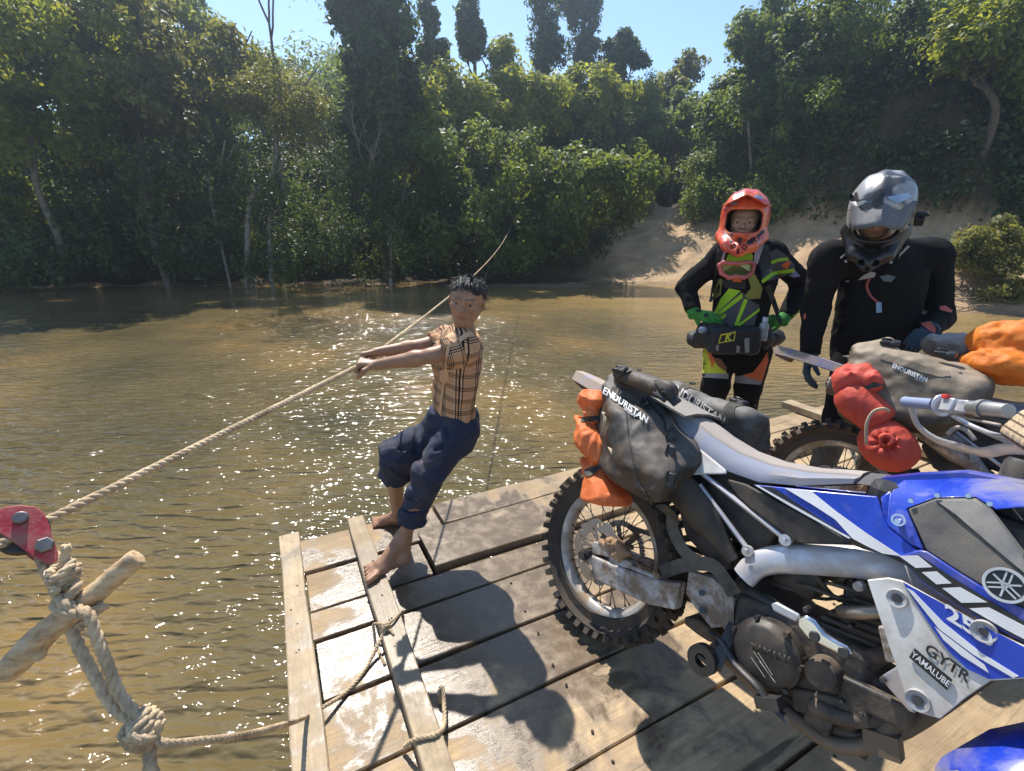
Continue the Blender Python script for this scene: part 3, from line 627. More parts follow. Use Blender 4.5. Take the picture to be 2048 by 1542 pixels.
def plank(e1a, e1b, e2a, e2b, ztop, th, name='plank', mat=PLANK, seed=0, ax=0, bow=.004):
    g = np.random.default_rng(seed); L = (e1b-e1a, e2b-e2a)[ax]; W = (e2b-e2a, e1b-e1a)[ax]; n = max(6, int(L/.16)); V = []; Fs = []
    ph = g.uniform(0, 9, 4)
    for i in range(n+1):
        t = i/n; x = (t-.5)*L; w0 = -W/2+.0035*math.sin(x*5+ph[0])+g.normal(0, .0012); w1 = W/2+.0035*math.sin(x*4+ph[1])+g.normal(0, .0012); z = bow*math.sin(x*1.7+ph[2])
        if i in (0, n): x += g.normal(0, .004)
        c = .004
        for (yy, zz) in ((w0, -th), (w0, -c), (w0+c, 0), (w0+W*.3, .001*math.sin(x*7+ph[3])), (w1-W*.3, .0), (w1-c, 0), (w1, -c), (w1, -th)): V.append((x, yy, z+zz))
    k = 8
    for i in range(n):
        for j in range(k): j2 = (j+1) % k; Fs.append((i*k+j, i*k+j2, (i+1)*k+j2, (i+1)*k+j))
    Fs += [tuple(range(k))[::-1], tuple(n*k+j for j in range(k))]
    mb = MB(); mb.add(V, Fs); o = mb.build(name, mat, raft, 35)
    o.location = Vector(dk((e1a+e1b)/2, (e2a+e2b)/2, ztop))-raft.location; o.rotation_euler = (0, 0, DA+(math.pi/2 if ax else 0)); return o
# seams measured on the photograph, carried on at the same pitch towards the camera and away
s1 = de(onz(809, 1225))[1]; PW = .283; fe = de(onz(1140, 945))[1]
b1l = de(onz(600, 1300))[0]; b2l = de(onz(775, 1300))[0]
E1L = b1l+.05; E1R = 5.3
g_ = .013
edges = [s1-PW*k for k in range(0, 9)]           # going towards and behind the camera
k = 0
for a, b in zip(edges[1:], edges[:-1]):
    plank(E1L+nr.uniform(-.015, .015), E1R, a+g_/2, b-g_/2, nr.uniform(-.004, .003), .045, seed=k); k += 1
st0 = de(onz(817, 1163))[1]
plank(E1L, E1R, s1+g_/2, st0-.012, 0., .045, seed=31)
mid = (st0+fe)/2
plank(E1L, b2l+.30, st0+.004, mid-.01, -.002, .045, seed=32); plank(E1L, b2l+.46, mid+.004, fe, 0, .045, seed=33)
plank(b2l+.312, E1R, st0+.012, mid+.05, .032, .05, seed=34); plank(b2l+.475, E1R, mid+.065, fe+.0, .026, .05, seed=35)
# cross beams nailed on top
e2n = edges[-1]
plank(b1l-.045, b1l+.05, e2n, de(onz(604, 1079))[1], .052, .05, 'cross_beam', BEAM, 41, 1); plank(b2l-.012, b2l+.078, e2n, de(onz(724, 1047))[1]+.0, .056, .054, 'cross_beam', BEAM, 42, 1)
fb = de(onz(1570, 812, .05)); plank(fb[0]-.02, fb[0]+.10, fb[1]-1.6, fb[1]+.02, .085, .055, 'cross_beam', BEAM, 43, 1)
# hull: bearers and pontoon logs under the deck
for e2 in np.linspace(e2n+.15, fe-.2, 4):
    mb = MB(); mb.bar(dk(E1L+.02, e2, -.105)-np.array(raft.location), dk(E1R-.02, e2, -.105)-np.array(raft.location), .09, .10); mb.build('bearer', DARKW, raft, bevel=.006)
for e1 in (E1L+.55, 2.6, 4.8):
    mb = MB(); P = [dk(e1, e2n-.2+(fe-e2n+.4)*t, -.40)-np.array(raft.location) for t in np.linspace(0, 1, 9)]; mb.tube(P, [.12, .22, .25, .25, .25, .25, .25, .22, .12], 18); mb.build('pontoon', DARKW, raft, True)

nb = MB(); g5 = np.random.default_rng(8)
for e1 in (b1l+.004, b2l+.033):
    for a in edges[:-1]+[s1+.12, st0+.2]:
        for k_ in (.06, .2):
            p = dk(e1+g5.normal(0, .008), a-k_+g5.normal(0, .01), .054 if e1 < b2l else .058)-np.array(raft.location); nb.lathe([(0, .001), (.0042, .001), (.005, -.002)], p, ax='z', n=8)
for a in edges[:-1]:
    for e1 in np.arange(b2l+.55, 3.4, .62):
        for k_ in (.05, .22): p = dk(e1+g5.normal(0, .02), a-k_+g5.normal(0, .012), .0035)-np.array(raft.location); nb.lathe([(0, .0015), (.0045, .0015), (.0055, -.002)], p, ax='z', n=8)
no = nb.build('nail_heads', plain('rusty_nail', (.055, .035, .025), .7, .4, .4, 30), raft); no['kind'] = 'stuff'
# ================================================================ MOTORCYCLES
TH_, PH_ = math.radians(-54.5), math.radians(19)
def bike_frame(O, th, ph):
    f = np.array([math.cos(th), math.sin(th), 0]); l0 = np.array([-math.sin(th), math.cos(th), 0]); z = np.array([0, 0, 1.])
    u = math.cos(ph)*z+math.sin(ph)*l0; l = math.cos(ph)*l0-math.sin(ph)*z
    M = np.eye(4); M[:3, 0] = f; M[:3, 1] = l; M[:3, 2] = u; M[:3, 3] = O; return M
BM1 = bike_frame((.305, 1.568, .012), TH_, PH_)
BM2 = bike_frame((1.52, 2.03, .012), math.radians(-48), math.radians(15.5))
def BP(u, v, y, M=BM1):
    """photo pixel -> point of the bike's own frame on the plane at lateral offset y"""
    d = ray(u, v); l = M[:3, 1]; O = M[:3, 3]; t = ((O+l*y-CC)@l)/(d@l); q = CC+d*t-O; return np.array([q@M[:3, 0], y, q@M[:3, 2]])
z1 = lambda x, y: (1080+x/2.41, 700+y/2.41)
z2 = lambda x, y: (1500+x/2.3285, 880+y/2.3285)
z7 = lambda x, y: (1100+x/3.856, 1000+y/3.856)
RUB = plain('tyre_rubber', (.020, .019, .018), .75, 0, .5, 12, .5, 90, dirt=(.075, .055, .038), dfac=.5, dscale=7)
BLUE = plain('blue_plastic', (.012, .045, .42), .28, 0, .15, 5, .05, 200, dirt=(.22, .20, .24), dfac=.12, dscale=5, coat=.3)
WHITE = plain('white_plastic', (.70, .69, .66), .38, 0, .12, 5, .05, 150, dirt=(.36, .29, .21), dfac=.2, dscale=4)
BLACKP = plain('black_plastic', (.022, .022, .024), .5, 0, .4, 8, .3, 300, dirt=(.12, .095, .07), dfac=.22, dscale=5)
TANKM = plain('tank_grip_plastic', (.05, .05, .052), .42, 0, .5, 6, .35, 420, dirt=(.17, .15, .125), dfac=.35, dscale=3.5)
ALU = plain('frame_aluminium', (.60, .60, .64), .36, .6, .10, 5, .1, 60, dirt=(.40, .34, .28), dfac=.12, dscale=5)
CHROME = plain('polished_alloy', (.72, .72, .73), .16, 1., .1, 9, .04, 60)
DALU = plain('muddy_aluminium', (.56, .54, .52), .5, .25, .25, 9, .8, 45, dirt=(.22, .155, .105), dfac=.42, dscale=16)
ENG = plain('engine_cast', (.045, .042, .040), .5, .35, .5, 9, .5, 70, dirt=(.13, .095, .065), dfac=.33, dscale=11)
COVER = plain('clutch_cover_paint', (.042, .037, .033), .4, .3, .35, 6, .15, 120, dirt=(.11, .085, .06), dfac=.25, dscale=5)
STEEL = plain('dark_steel', (.10, .095, .09), .45, .8, .3, 8, .2, 60)
PIPE = plain('exhaust_steel', (.20, .155, .115), .42, .6, .4, 7, .2, 60, dirt=(.16, .115, .075), dfac=.45)
SEATT = plain('seat_top_cloth', (.33, .285, .255), .85, 0, .15, 6, .35, 420)
SEATS = plain('seat_side_vinyl', (.20, .22, .285), .68, 0, .12, 6, .35, 420, dirt=(.30, .27, .25), dfac=.12)
GRIPB = plain('grip_rubber_blue', (.21, .25, .38), .6, 0, .1, 9)
MUD = plain('dried_mud', (.33, .205, .115), .95, 0, .35, 14, .9, 60)
DECALW = plain('decal_white', (.72, .72, .72), .3, 0, .08, 5); DECALB = plain('decal_blue', (.02, .06, .45), .3, 0, .1, 5); DECALK = plain('decal_black', (.02, .02, .022), .35, 0, .2, 5); DECALG = plain('decal_grey', (.30, .31, .33), .35, 0, .15, 5)
RIMM = plain('rim_alloy', (.60, .60, .60), .3, .85, .15, 6, .1, 60, dirt=(.30, .215, .13), dfac=.42, dscale=6)
BRASS = plain('brass', (.55, .36, .16), .4, .8, .2)
REDP = plain('red_plastic', (.55, .04, .03), .4)
def text_mesh(txt, size, shear=0., bold=.0, spacing=1.):
    cu = bpy.data.curves.new('t', 'FONT'); cu.body = txt; cu.size = size; cu.shear = shear; cu.offset = bold; cu.align_x = 'CENTER'; cu.align_y = 'CENTER'; cu.space_character = spacing; cu.resolution_u = 3
    o = bpy.data.objects.new('t', cu); COL.objects.link(o); bpy.context.view_layer.update()
    me = bpy.data.meshes.new_from_object(o.evaluated_get(bpy.context.evaluated_depsgraph_get())); bpy.data.objects.remove(o); return me
def frame3(c, xd, n):
    n = np.asarray(n, float); n = n/np.linalg.norm(n); x = np.asarray(xd, float); x = x-n*(x@n); x /= np.linalg.norm(x); y = np.cross(n, x)
    M = Matrix.Identity(4)
    for i in range(3): M[i][0] = x[i]; M[i][1] = y[i]; M[i][2] = n[i]; M[i][3] = c[i]
    return M
def decal_text(txt, size, c, xd, n, mat, parent, name='lettering', thick=.0008, wrap=None, **kw):
    me = text_mesh(txt, size, **kw); o = link(name, me, parent, mat); o.matrix_local = frame3(c, xd, n)
    if wrap is not None:
        md = o.modifiers.new('wrap', 'SHRINKWRAP'); md.target = wrap; md.wrap_method = 'NEAREST_SURFACEPOINT'; md.offset = .0035; md.wrap_mode = 'ABOVE_SURFACE'
    md = o.modifiers.new('solid', 'SOLIDIFY'); md.thickness = thick; md.offset = 1
    return o
def panel(name, pts, mat, parent, th=.008, bev=.0025, dirv=(0, 1, 0)):
    """pts: points in bike frame"""
    me = bpy.data.meshes.new(name); bm = bmesh.new(); P = [np.asarray(p, float) for p in pts]; d = np.asarray(dirv, float)*th
    a = [bm.verts.new(p) for p in P]; b = [bm.verts.new(p+d) for p in P]; n = len(P)
    f1 = bm.faces.new(a); f2 = bm.faces.new(b[::-1])
    for i in range(n): bm.faces.new((a[i], b[i], b[(i+1) % n], a[(i+1) % n]))
    bmesh.ops.triangulate(bm, faces=[f1, f2]); bmesh.ops.recalc_face_normals(bm, faces=bm.faces); bm.to_mesh(me); bm.free()
    o = link(name, me, parent, mat, 40)
    if bev: md = o.modifiers.new('bevel', 'BEVEL'); md.width = bev; md.segments = 2; md.limit_method = 'ANGLE'; md.angle_limit = .9
    return o
def mir(pts): return [np.array([p[0], -p[1], p[2]]) for p in pts][::-1]
def make_wheel(root, name, c, rr, ro, w, rear, S=None):
    """wheel centred at c in the bike frame, axis along y"""
    hub = MB(); hub.lathe([(.012, -.075), (.03, -.072), (.032, -.05), (.024, -.04), (.024, .04), (.032, .05), (.03, .072), (.012, .075)], ax='y', n=24); h = hub.build(name, ALU, root, 40); h.location = c
    if S is not None: h.matrix_local = S@Matrix.Translation(c)
    t = MB(); ri = rr+.008; hw = w/2; rb = ro-.018; prof = []
    for k in range(13):
        a = math.pi*k/12; prof.append((ri+(rb-ri)*math.sin(a)**.62, -math.cos(a)*hw*(1.0 if .12 < k/12 < .88 else .62)))
    prof += [(ri-.006, hw*.5), (ri-.006, -hw*.5)]
    t.lathe(prof, n=72, closed=True)
    nk = 40 if rear else 46
    for i in range(nk):
        a = 2*math.pi*i/nk
        for j, (y, wd, tl) in enumerate(((-.046, .013, .62), (-.022, .012, 0), (.022, .012, 0), (.046, .013, -.62)) if i % 2 else ((-.049, .012, .7), (0, .017, 0), (.049, .012, -.7))):
            y *= w/.115; r = rb+.004-abs(y/.05)**2*.016; ca, sa = math.cos(a), math.sin(a)
            er = np.array([ca, 0, sa]); et = np.array([-sa, 0, ca]); ey = np.array([0, 1., 0]); q = er*r+ey*y
            n2 = er*math.cos(tl)-ey*math.sin(tl); y2 = ey*math.cos(tl)+er*math.sin(tl)
            t.box(q+n2*.007, (.0125, wd*.75, .012), np.array([et, y2, n2]).T, .86)
    t.build('tyre', RUB, h, 35)
    r = MB(); r.lathe([(rr+.006, -.031), (rr+.006, -.024), (rr-.010, -.020), (rr-.018, 0), (rr-.010, .020), (rr+.006, .024), (rr+.006, .031), (rr-.004, .031), (rr-.020, .024), (rr-.029, .010), (rr-.029, -.010), (rr-.020, -.024), (rr-.004, -.031)], n=64, closed=True); r.build('rim', RIMM, h, 40)
    s = MB()
    for i in range(36):
        a = 2*math.pi*i/36; sg = 1 if i % 2 else -1; a2 = a+(.42 if (i//2) % 2 else -.42); p0 = np.array([.030*math.cos(a2), sg*.052, .030*math.sin(a2)]); p1 = np.array([(rr-.026)*math.cos(a), sg*.006, (rr-.026)*math.sin(a)])
        s.tube([p0, p1], .0019, 5); s.tube([p0+(p1-p0)*.93, p1], .0034, 5)
    s.build('spokes', STEEL, h, True)
    d = MB(); R0, R1 = (.078, .122) if rear else (.092, .135); n = 60
    def P(r_, a, y): return (r_*math.cos(a), y, r_*math.sin(a))
    for i in range(n):
        a0, a1 = 2*math.pi*i/n, 2*math.pi*(i+1)/n; R1a = R1+.004*math.sin(a0*10); R1b = R1+.004*math.sin(a1*10); rs = [0, .3, .62, 1]
        for k in range(3):
            if (i+k*2) % 5 == 0 and k < 3 and i % 2 == 0: continue
            q = [P(R0+(R1a-R0)*rs[k], a0, -.078), P(R0+(R1a-R0)*rs[k+1], a0, -.078), P(R0+(R1b-R0)*rs[k+1], a1, -.078), P(R0+(R1b-R0)*rs[k], a1, -.078)]
            d.prism(q, (0, .004, 0))
    for i in range(6):
        a = 2*math.pi*i/6; d.bar(P(.026, a-.25, -.076), P(R0+.004, a, -.076), .012, .004, (0, 1, 0))
    d.build('brake_disc', plain('disc_steel', (.36, .34, .32), .42, .8, .25, 8, 0, 60, dirt=(.27, .2, .13), dfac=.4), h, 30)
    if rear:
        d = MB(); n = 50
        for i in range(n):
            a0, a1 = 2*math.pi*i/n, 2*math.pi*(i+1)/n; am = (a0+a1)/2
            d.prism([P(.092, a0, .07), P(.108, a0, .07), P(.117, am, .07), P(.108, a1, .07), P(.092, a1, .07)], (0, .007, 0))
        for i in range(6):
            a = 2*math.pi*i/6; d.bar(P(.026, a, .073), P(.094, a, .073), .02, .006, (0, 1, 0))
        d.build('sprocket', DALU, h, 30)
    return h
def loft(secs, mat, name, parent, smooth=50, closed_ends=True):
    """secs list of rings (same count) of 3d points"""
    n = len(secs[0]); mb = MB(); V = [p for s in secs for p in s]; Fs = []
    for i in range(len(secs)-1):
        for j in range(n): k = (j+1) % n; Fs.append((i*n+j, i*n+k, (i+1)*n+k, (i+1)*n+j))
    if closed_ends: Fs += [tuple(range(n))[::-1], tuple((len(secs)-1)*n+j for j in range(n))]
    mb.add(V, Fs); return mb.build(name, mat, parent, smooth)
def make_bike(M, label, near=True):
    root = empty('motorcycle', M[:3, 3], label, 'motorcycle', 'blue off-road motorcycles on the raft'); root.matrix_world = Matrix(M.tolist())
    root.rotation_mode = 'XYZ'
    A = lambda zf, pts, y=None: [BP(*zf(p[0], p[1]), p[2] if len(p) > 2 else y) for p in pts]
    AP = lambda pts, y=None: [BP(p[0], p[1], p[2] if len(p) > 2 else y) for p in pts]
    make_wheel(root, 'rear_wheel', (0, 0, .34), .243, .347, .132, True)
    # steering turned to the left
    ax = Vector((-.45, 0, .893)); piv = Vector((1.16, 0, 1.0)); ST = Matrix.Translation(piv)@Matrix.Rotation(math.radians(40), 4, ax)@Matrix.Translation(-piv)
    make_wheel(root, 'front_wheel', (1.465, 0, .352), .285, .352, .09, False, ST)
    # ---- swingarm: boxed arms
    sw = MB()
    for sd in (-1, 1):
        pts = A(z7, [(235, 410), (320, 425), (560, 530), (760, 600), (860, 625), (1000, 640), (960, 850), (880, 835), (740, 805), (480, 680), (330, 620), (315, 500), (245, 480)], -.125)
        if sd > 0: pts = [p*np.array([1, -1, 1]) for p in pts]
        sw.prism(pts, (0, .045*-sd, 0))
    sw.bar((.44, -.1, .45), (.44, .1, .45), .08, .09); so_ = sw.build('swingarm', DALU, root, 40, .008, 3)
    ab = MB(); ab.tube([(0, -.145, .34), (0, .145, .34)], .011, 12); ab.lathe([(.0, -.155), (.017, -.155), (.017, -.138), (.022, -.138), (.022, -.128), (0, -.128)], (-.01, 0, .325), n=6); ab.build('axle', STEEL, root, 30)
    # caliper and mud lump above the arm
    cb = MB(); cb.box(BP(*z7(430, 380), -.10), (.05, .02, .022), Matrix.Rotation(-.35, 3, 'Y')); cb.box(BP(*z7(560, 480), -.10), (.05, .015, .014), Matrix.Rotation(-.35, 3, 'Y')); cb.tube([BP(*z7(540, 480), -.11), BP(*z7(820, 600), -.11)], .008, 8); cb.build('rear_caliper', DALU, root, 40, .004)
    ml = [(BP(*z7(x, y), -.105), r) for x, y, r in ((400, 340, .018), (470, 335, .024), (530, 350, .02), (560, 400, .022), (500, 420, .018), (600, 420, .012), (545, 460, .016), (700, 530, .010), (760, 575, .012), (830, 590, .014), (300, 415, .010), (350, 420, .012))]
    def fm(p):
        d = 9.
        for c, r in ml: d = smin(d, np.linalg.norm(p-c, axis=-1)-r, .012) if not np.isscalar(d) else np.linalg.norm(p-c, axis=-1)-r
        return d+.004*fbm(p*90, 2, 4)
    lo = np.min([c for c, r in ml], 0)-.04; hi = np.max([c for c, r in ml], 0)+.04
    me, _ = sdf_mesh('dried_mud', fm, lo, hi, .0035); link('dried_mud', me, root, MUD, True)
    # chain
    ch = MB()
    for zt, zb in ((.44, .56), (.235, .40)): ch.bar((0.0, .073, zt), (.58, .073, zb), .016, .014, (0, 1, 0))
    ch.build('chain', STEEL, root)
    # ---- main frame
    FRP = [z2(-30, 640), z2(20, 588), z2(90, 562), z2(200, 556), z2(330, 562), z2(470, 570), z2(600, 590), z2(720, 640), z2(900, 700), z2(1150, 800)]
    for sd in (-1, 1):
        P = [BP(*p, -.125) for p in FRP]; P = [p*np.array([1, -sd, 1]) if sd > 0 else p for p in P]
        P = [q*np.array([1, 1-.04*i, 1]) for i, q in enumerate(P)]; mb = MB(); rs = [.029, .030, .032, .034, .034, .034, .036, .040, .044, .045]
        mb.tube(spline(P, 4), 1.2*np.interp(np.linspace(0, 9, 37), range(10), rs), 14, sq=(.5, 1.)); mb.build('frame_beam', ALU, root, 50)
        pl = A(z7, [(1070, 545, -.112), (1250, 600, -.112), (1370, 700, -.118), (1420, 760, -.118), (1395, 860, -.115), (1425, 1030, -.112), (1380, 1062, -.112), (1330, 980, -.11), (1240, 990, -.11), (1230, 900, -.112), (1110, 820, -.112), (1045, 720, -.112)])
        if sd > 0: pl = mir(pl)
        panel('pivot_plate', pl, DALU, root, .03*-sd, .006)
    for bb in ((1170, 715), (1175, 850)): mb = MB(); mb.tube([BP(*z7(*bb), -.116), BP(*z7(*bb), -.124)], .010, 10); mb.build('pivot_bolt', STEEL, root, 30)
    mb = MB()
    for sd in (-1, 1): mb.tube(spline([np.array([x, sd*y, z]) for x, y, z in ((.54, .10, .36), (.62, .095, .325), (.74, .09, .315), (.86, .085, .335), (.95, .07, .40), (1.04, .05, .62), (1.12, .03, .85))], 5), .019, 10)
    mb.build('cradle_rails', PIPE, root, True)
    hd = MB(); hd.tube([(1.115, 0, .86), (1.165, 0, 1.04)], .034, 16); hd.build('steering_head', ALU, root, 40)
    # subframe tubes
    for a, b, r in ((z1(770, 585), z1(1190, 915), .0105), (z1(772, 650), z1(1008, 968), .009)):
        for sd in (-1, 1):
            p, q = BP(*a, -.125), BP(*b, -.125)
            if sd > 0: p = p*np.array([1, -1, 1]); q = q*np.array([1, -1, 1])
            mb = MB(); mb.tube([p, q], r, 8, sq=(1, .8)); e = (q-p)/np.linalg.norm(q-p); mb.lathe([(0, -.006), (.016, -.006), (.016, .006), (0, .006)], q-np.array([0, -.004*sd*-1, 0])+np.array([0, -.012*-sd, 0]), n=14); mb.lathe([(0, -.011), (.008, -.011), (.008, .0), (0, .0)], q+np.array([0, -.012*-sd, 0])+np.array([0, .006*sd, 0]), n=6); mb.build('subframe_tube', ALU, root, 40)
    # airbox, inner fender, shock, muffler
    mb = MB(); mb.box((.42, 0, .76), (.16, .085, .11), Matrix.Rotation(.15, 3, 'Y')); mb.build('airbox', BLACKP, root, bevel=.015)
    mb = MB(); mb.prism(A(z1, [(700, 690), (760, 720), (930, 1020), (900, 1065), (840, 1060), (790, 1000), (700, 900), (660, 760)], -.10), (0, .05, 0)); mb.build('inner_guard', BLACKP, root, 40, .012, 3)
    mb = MB(); mb.prism(A(z1, [(800, 640), (1140, 930), (1110, 955), (1000, 950), (880, 840), (760, 660)], -.07), (0, .03, 0)); mb.build('airbox_side', BLACKP, root, 40, .01)
    mb = MB(); mb.tube(spline([(-.10, -.15, .85), (-.085, -.15, .847), (.1, -.155, .81), (.28, -.145, .74), (.42, -.125, .66), (.5, -.11, .6)], 4), [.036]*3+[.054]*8+[.052]*5+[.04, .03, .026, .024, .024], 20); mb.build('muffler', plain('muffler_black', (.03, .029, .028), .55, .2, .3, 6, .2, 60, dirt=(.09, .07, .05), dfac=.3) if near else plain('muffler_alloy', (.46, .44, .46), .35, .8, .25, 8, .5, 60, dirt=(.13, .095, .07), dfac=.5, dscale=14), root, 40)
    mb = MB(); mb.tube([(.44, 0, .45), (.50, 0, .80)], .028, 14)
    for k in range(9): z = k/9; mb.lathe([(.034, -.006), (.042, 0), (.034, .006)], (.45+.045*z, 0, .50+.27*z), ax='z', n=16)
    mb.build('shock', STEEL, root, 40)
    lk = MB(); lk.prism(A(z7, [(1030, 900), (1130, 915), (1240, 990), (1270, 1080), (1230, 1105), (1130, 1040), (1030, 960)], -.06), (0, .1, 0)); lk.build('linkage', ENG, root, 40, .008)
    # ---- engine
    mb = MB(); mb.box((.72, 0, .44), (.17, .115, .105), Matrix.Rotation(-.12, 3, 'Y')); mb.box((.60, 0, .47), (.09, .10, .08)); mb.box((.85, 0, .44), (.07, .09, .07)); mb.build('crankcase', ENG, root, 40, .022, 3)
    mb = MB()
    for k in range(7): mb.box((.80+.012*k, 0, .56+.022*k), (.075, .07, .0065), Matrix.Rotation(-.2, 3, 'Y'))
    mb.box((.83, 0, .63), (.06, .058, .09), Matrix.Rotation(-.2, 3, 'Y')); mb.box((.865, 0, .74), (.085, .085, .05), Matrix.Rotation(-.2, 3, 'Y')); mb.build('cylinder', ENG, root, 40, .006)
    cc = BP(*z2(60, 1000), -.165); mb = MB(); mb.lathe([(0, -.012), (.030, -.012), (.068, -.010), (.078, -.004), (.084, .008), (.090, .012), (.092, .05), (.0, .05)], cc, n=40)
    for k in range(7): a = k*.9+.3; mb.lathe([(0, -.002), (.007, -.002), (.007, .02), (0, .02)], cc+np.array([.091*math.cos(a), 0, .091*math.sin(a)]), n=6)
    co = mb.build('clutch_cover', COVER, root, 35)
    decal_text('YAMAHA', .026, cc+np.array([.022, -.0135, .022]), (1, 0, .3), (0, -1, 0), COVER, co, 'cast_lettering', .002, bold=.001)
    sc_ = MB()
    for (xa, ya, xb, yb) in ((15, 980, 110, 1120), (35, 985, 105, 1095), (5, 1010, 70, 1105), (45, 1030, 120, 1130)):
        a, b = BP(*z2(xa, ya), -.1795), BP(*z2(xb, yb), -.1795); sc_.bar(a, b, .0018, .0016, (0, 1, 0))
    sc_.build('scratches', CHROME, co)
    c2 = BP(*z2(330, 1090), -.16); mb = MB(); mb.lathe([(0, -.012), (.030, -.012), (.036, -.006), (.038, .04), (0, .04)], c2, n=28); mb.build('oil_filter_cover', ENG, root, 35)
    mb = MB(); mb.box(BP(*z2(380, 1230), -.10), (.085, .03, .028), Matrix.Rotation(-.5, 3, 'Y')); mb.box(BP(*z2(600, 1200), -.08), (.07, .05, .03), Matrix.Rotation(-.2, 3, 'Y')); mb.tube(spline([BP(*z2(280, 1230), -.13), BP(*z2(420, 1290), -.13), BP(*z2(560, 1300), -.1), BP(*z2(680, 1290), -.08)], 5), .020, 12); mb.box(BP(*z2(330, 1290), -.12), (.03, .02, .03)); mb.build('water_pump', ENG, root, 45, .008, 3)
    mb = MB(); mb.tube(spline([BP(*z2(420, 800), -.09), BP(*z2(500, 805), -.115), BP(*z2(620, 800), -.11), BP(*z2(740, 800), -.08), BP(*z2(800, 900), -.05)], 6), .016, 14); mb.build('exhaust_header', plain('header_steel', (.36, .29, .22), .42, .6, .3, 8), root, True); mb = MB(); mb.tube(spline([BP(*z2(420, 985), -.10), BP(*z2(520, 1010), -.09), BP(*z2(650, 990), -.07), BP(*z2(740, 900), -.04)], 6), .019, 12); mb.build('coolant_hose', ENG, root, True)
    for x, y, yy, r in ((505, 683, -.13, .012), (262, 790, -.19, .008), (470, 865, -.11, .006), (250, 1020, -.13, .006), (560, 1180, -.12, .006), (620, 1115, -.155, .007), (430, 1215, -.135, .006), (520, 1275, -.125, .006)):
        mb = MB(); mb.lathe([(0, -.008), (r*.75, -.008), (r, -.004), (r, .02), (0, .02)], BP(*z2(x, y), yy), n=8); mb.build('engine_bolt', ALU if r > .0095 else STEEL, root, 30)
    mb = MB()
    for k in range(7):
        a = np.array([.60+.03*k, -.06-.01*(k % 3), .58+.02*k]); mb.tube(spline([a, a+np.array([.05, -.03, .06*(k % 2)+.02]), a+np.array([.13, .02, .03]), a+np.array([.2, .05, .1])], 5), .005+.002*(k % 2), 7)
    mb.box((.66, -.04, .64), (.05, .05, .04)); mb.box((.74, .0, .70), (.06, .05, .035)); mb.build('hoses', BLACKP, root, True)
    mb = MB(); mb.box(BP(*z2(675, 950), -.13), (.022, .018, .038), Matrix.Rotation(-.5, 3, 'Y')); mb.build('regulator', DALU, root, bevel=.004)
    # kick lever
    kl = [BP(*z2(x, y), -.205) for x, y in ((215, 830), (260, 815), (300, 840), (345, 900), (390, 930), (450, 960), (475, 990), (460, 1015), (420, 1005), (330, 960), (270, 930), (215, 870))]
    ko = panel('kick_lever', kl, CHROME, root, .022, .007)
    for x, y in ((300, 915), (437, 990)): mb = MB(); mb.lathe([(0, -.005), (.011, -.005), (.013, 0), (0, 0)], BP(*z2(x, y), -.2055), n=16); mb.build('bolt', STEEL, ko, 30)
    mb = MB(); mb.prism([BP(*z2(x, y), -.19) for x, y in ((95, 765), (120, 755), (230, 815), (215, 850), (105, 795))], (0, .012, 0)); mb.build('lever_arm', ALU, root, 40, .004)
    # foot peg and brake pedal
    pg = BP(*z7(1190, 1225), -.22); mb = MB(); mb.lathe([(.018, -.02), (.036, -.02), (.036, .006), (.018, .006)], pg, n=26, closed=True)
    for k in range(22): a = 2*math.pi*k/22; mb.box(pg+np.array([.038*math.cos(a), -.007, .038*math.sin(a)]), (.0035, .013, .006), Matrix.Rotation(-a, 3, 'Y'))
    mb.bar(pg+np.array([.035, .0, 0]), (.56, -.11, .42), .03, .025); mb.bar(pg-np.array([.03, 0, 0]), pg+np.array([.03, 0, 0]), .02, .012); mb.build('foot_peg', STEEL, root, 40)
    mb = MB(); P = [BP(*z7(1250, 1020), -.15), BP(*z7(1330, 1100), -.17), BP(*z7(1430, 1260), -.18), BP(*z2(30, 1140), -.19), BP(*z2(90, 1220), -.19), BP(*z2(180, 1310), -.18)]; mb.tube(spline(P, 5), .013, 10, sq=(1, .6)); mb.box(P[-2], (.03, .02, .014), Matrix.Rotation(-.6, 3, 'Y')); mb.build('brake_pedal', STEEL, root, 45)
    fp = MB(); fp.tube(spline([(.54, -.16, .36), BP(*z2(20, 1140), -.12), BP(*z2(200, 1290), -.115), BP(*z2(350, 1395), -.11), BP(*z2(480, 1430), -.105), BP(*z2(590, 1400), -.1), BP(*z2(680, 1300), -.09)], 6), .019, 12); fp.box(BP(*z2(620, 1410), -.10), (.035, .02, .025), Matrix.Rotation(-.4, 3, 'Y')); fp.build('skid_rail', PIPE, root, 50)
    sp = MB(); sp.box((.76, 0, .305), (.17, .085, .006), Matrix.Rotation(-.08, 3, 'Y')); sp.build('skid_plate', ENG, root)
    # side stand down to the deck
    ss = MB(); ss.tube([(.55, .12, .38), (.50, .34, .135)], .013, 10); ss.box((.50, .345, .128), (.03, .02, .006), Matrix.Rotation(math.radians(19), 3, 'X')); ss.build('side_stand', STEEL, root, 40)
    # ---- seat
    st = [(.02, .985, .055, .915, .095), (.11, .985, .062, .90, .105), (.2, .967, .066, .885, .115), (.3, .935, .068, .868, .122), (.4, .915, .068, .846, .125), (.5, .915, .066, .852, .124), (.6, .935, .062, .885, .12), (.68, .962, .06, .925, .116), (.715, .972, .058, .942, .112)]
    ring = []
    for x, zt, wt, zb, wb in st: ring.append([(x, -wb, zb), (x, -wb*.99, zb+(zt-zb)*.45), (x, -wt-.012, zt-.010), (x, -wt, zt-.002), (x, -wt*.4, zt+.004), (x, wt*.4, zt+.004), (x, wt, zt-.002), (x, wt+.012, zt-.010), (x, wb*.99, zb+(zt-zb)*.45), (x, wb, zb)])
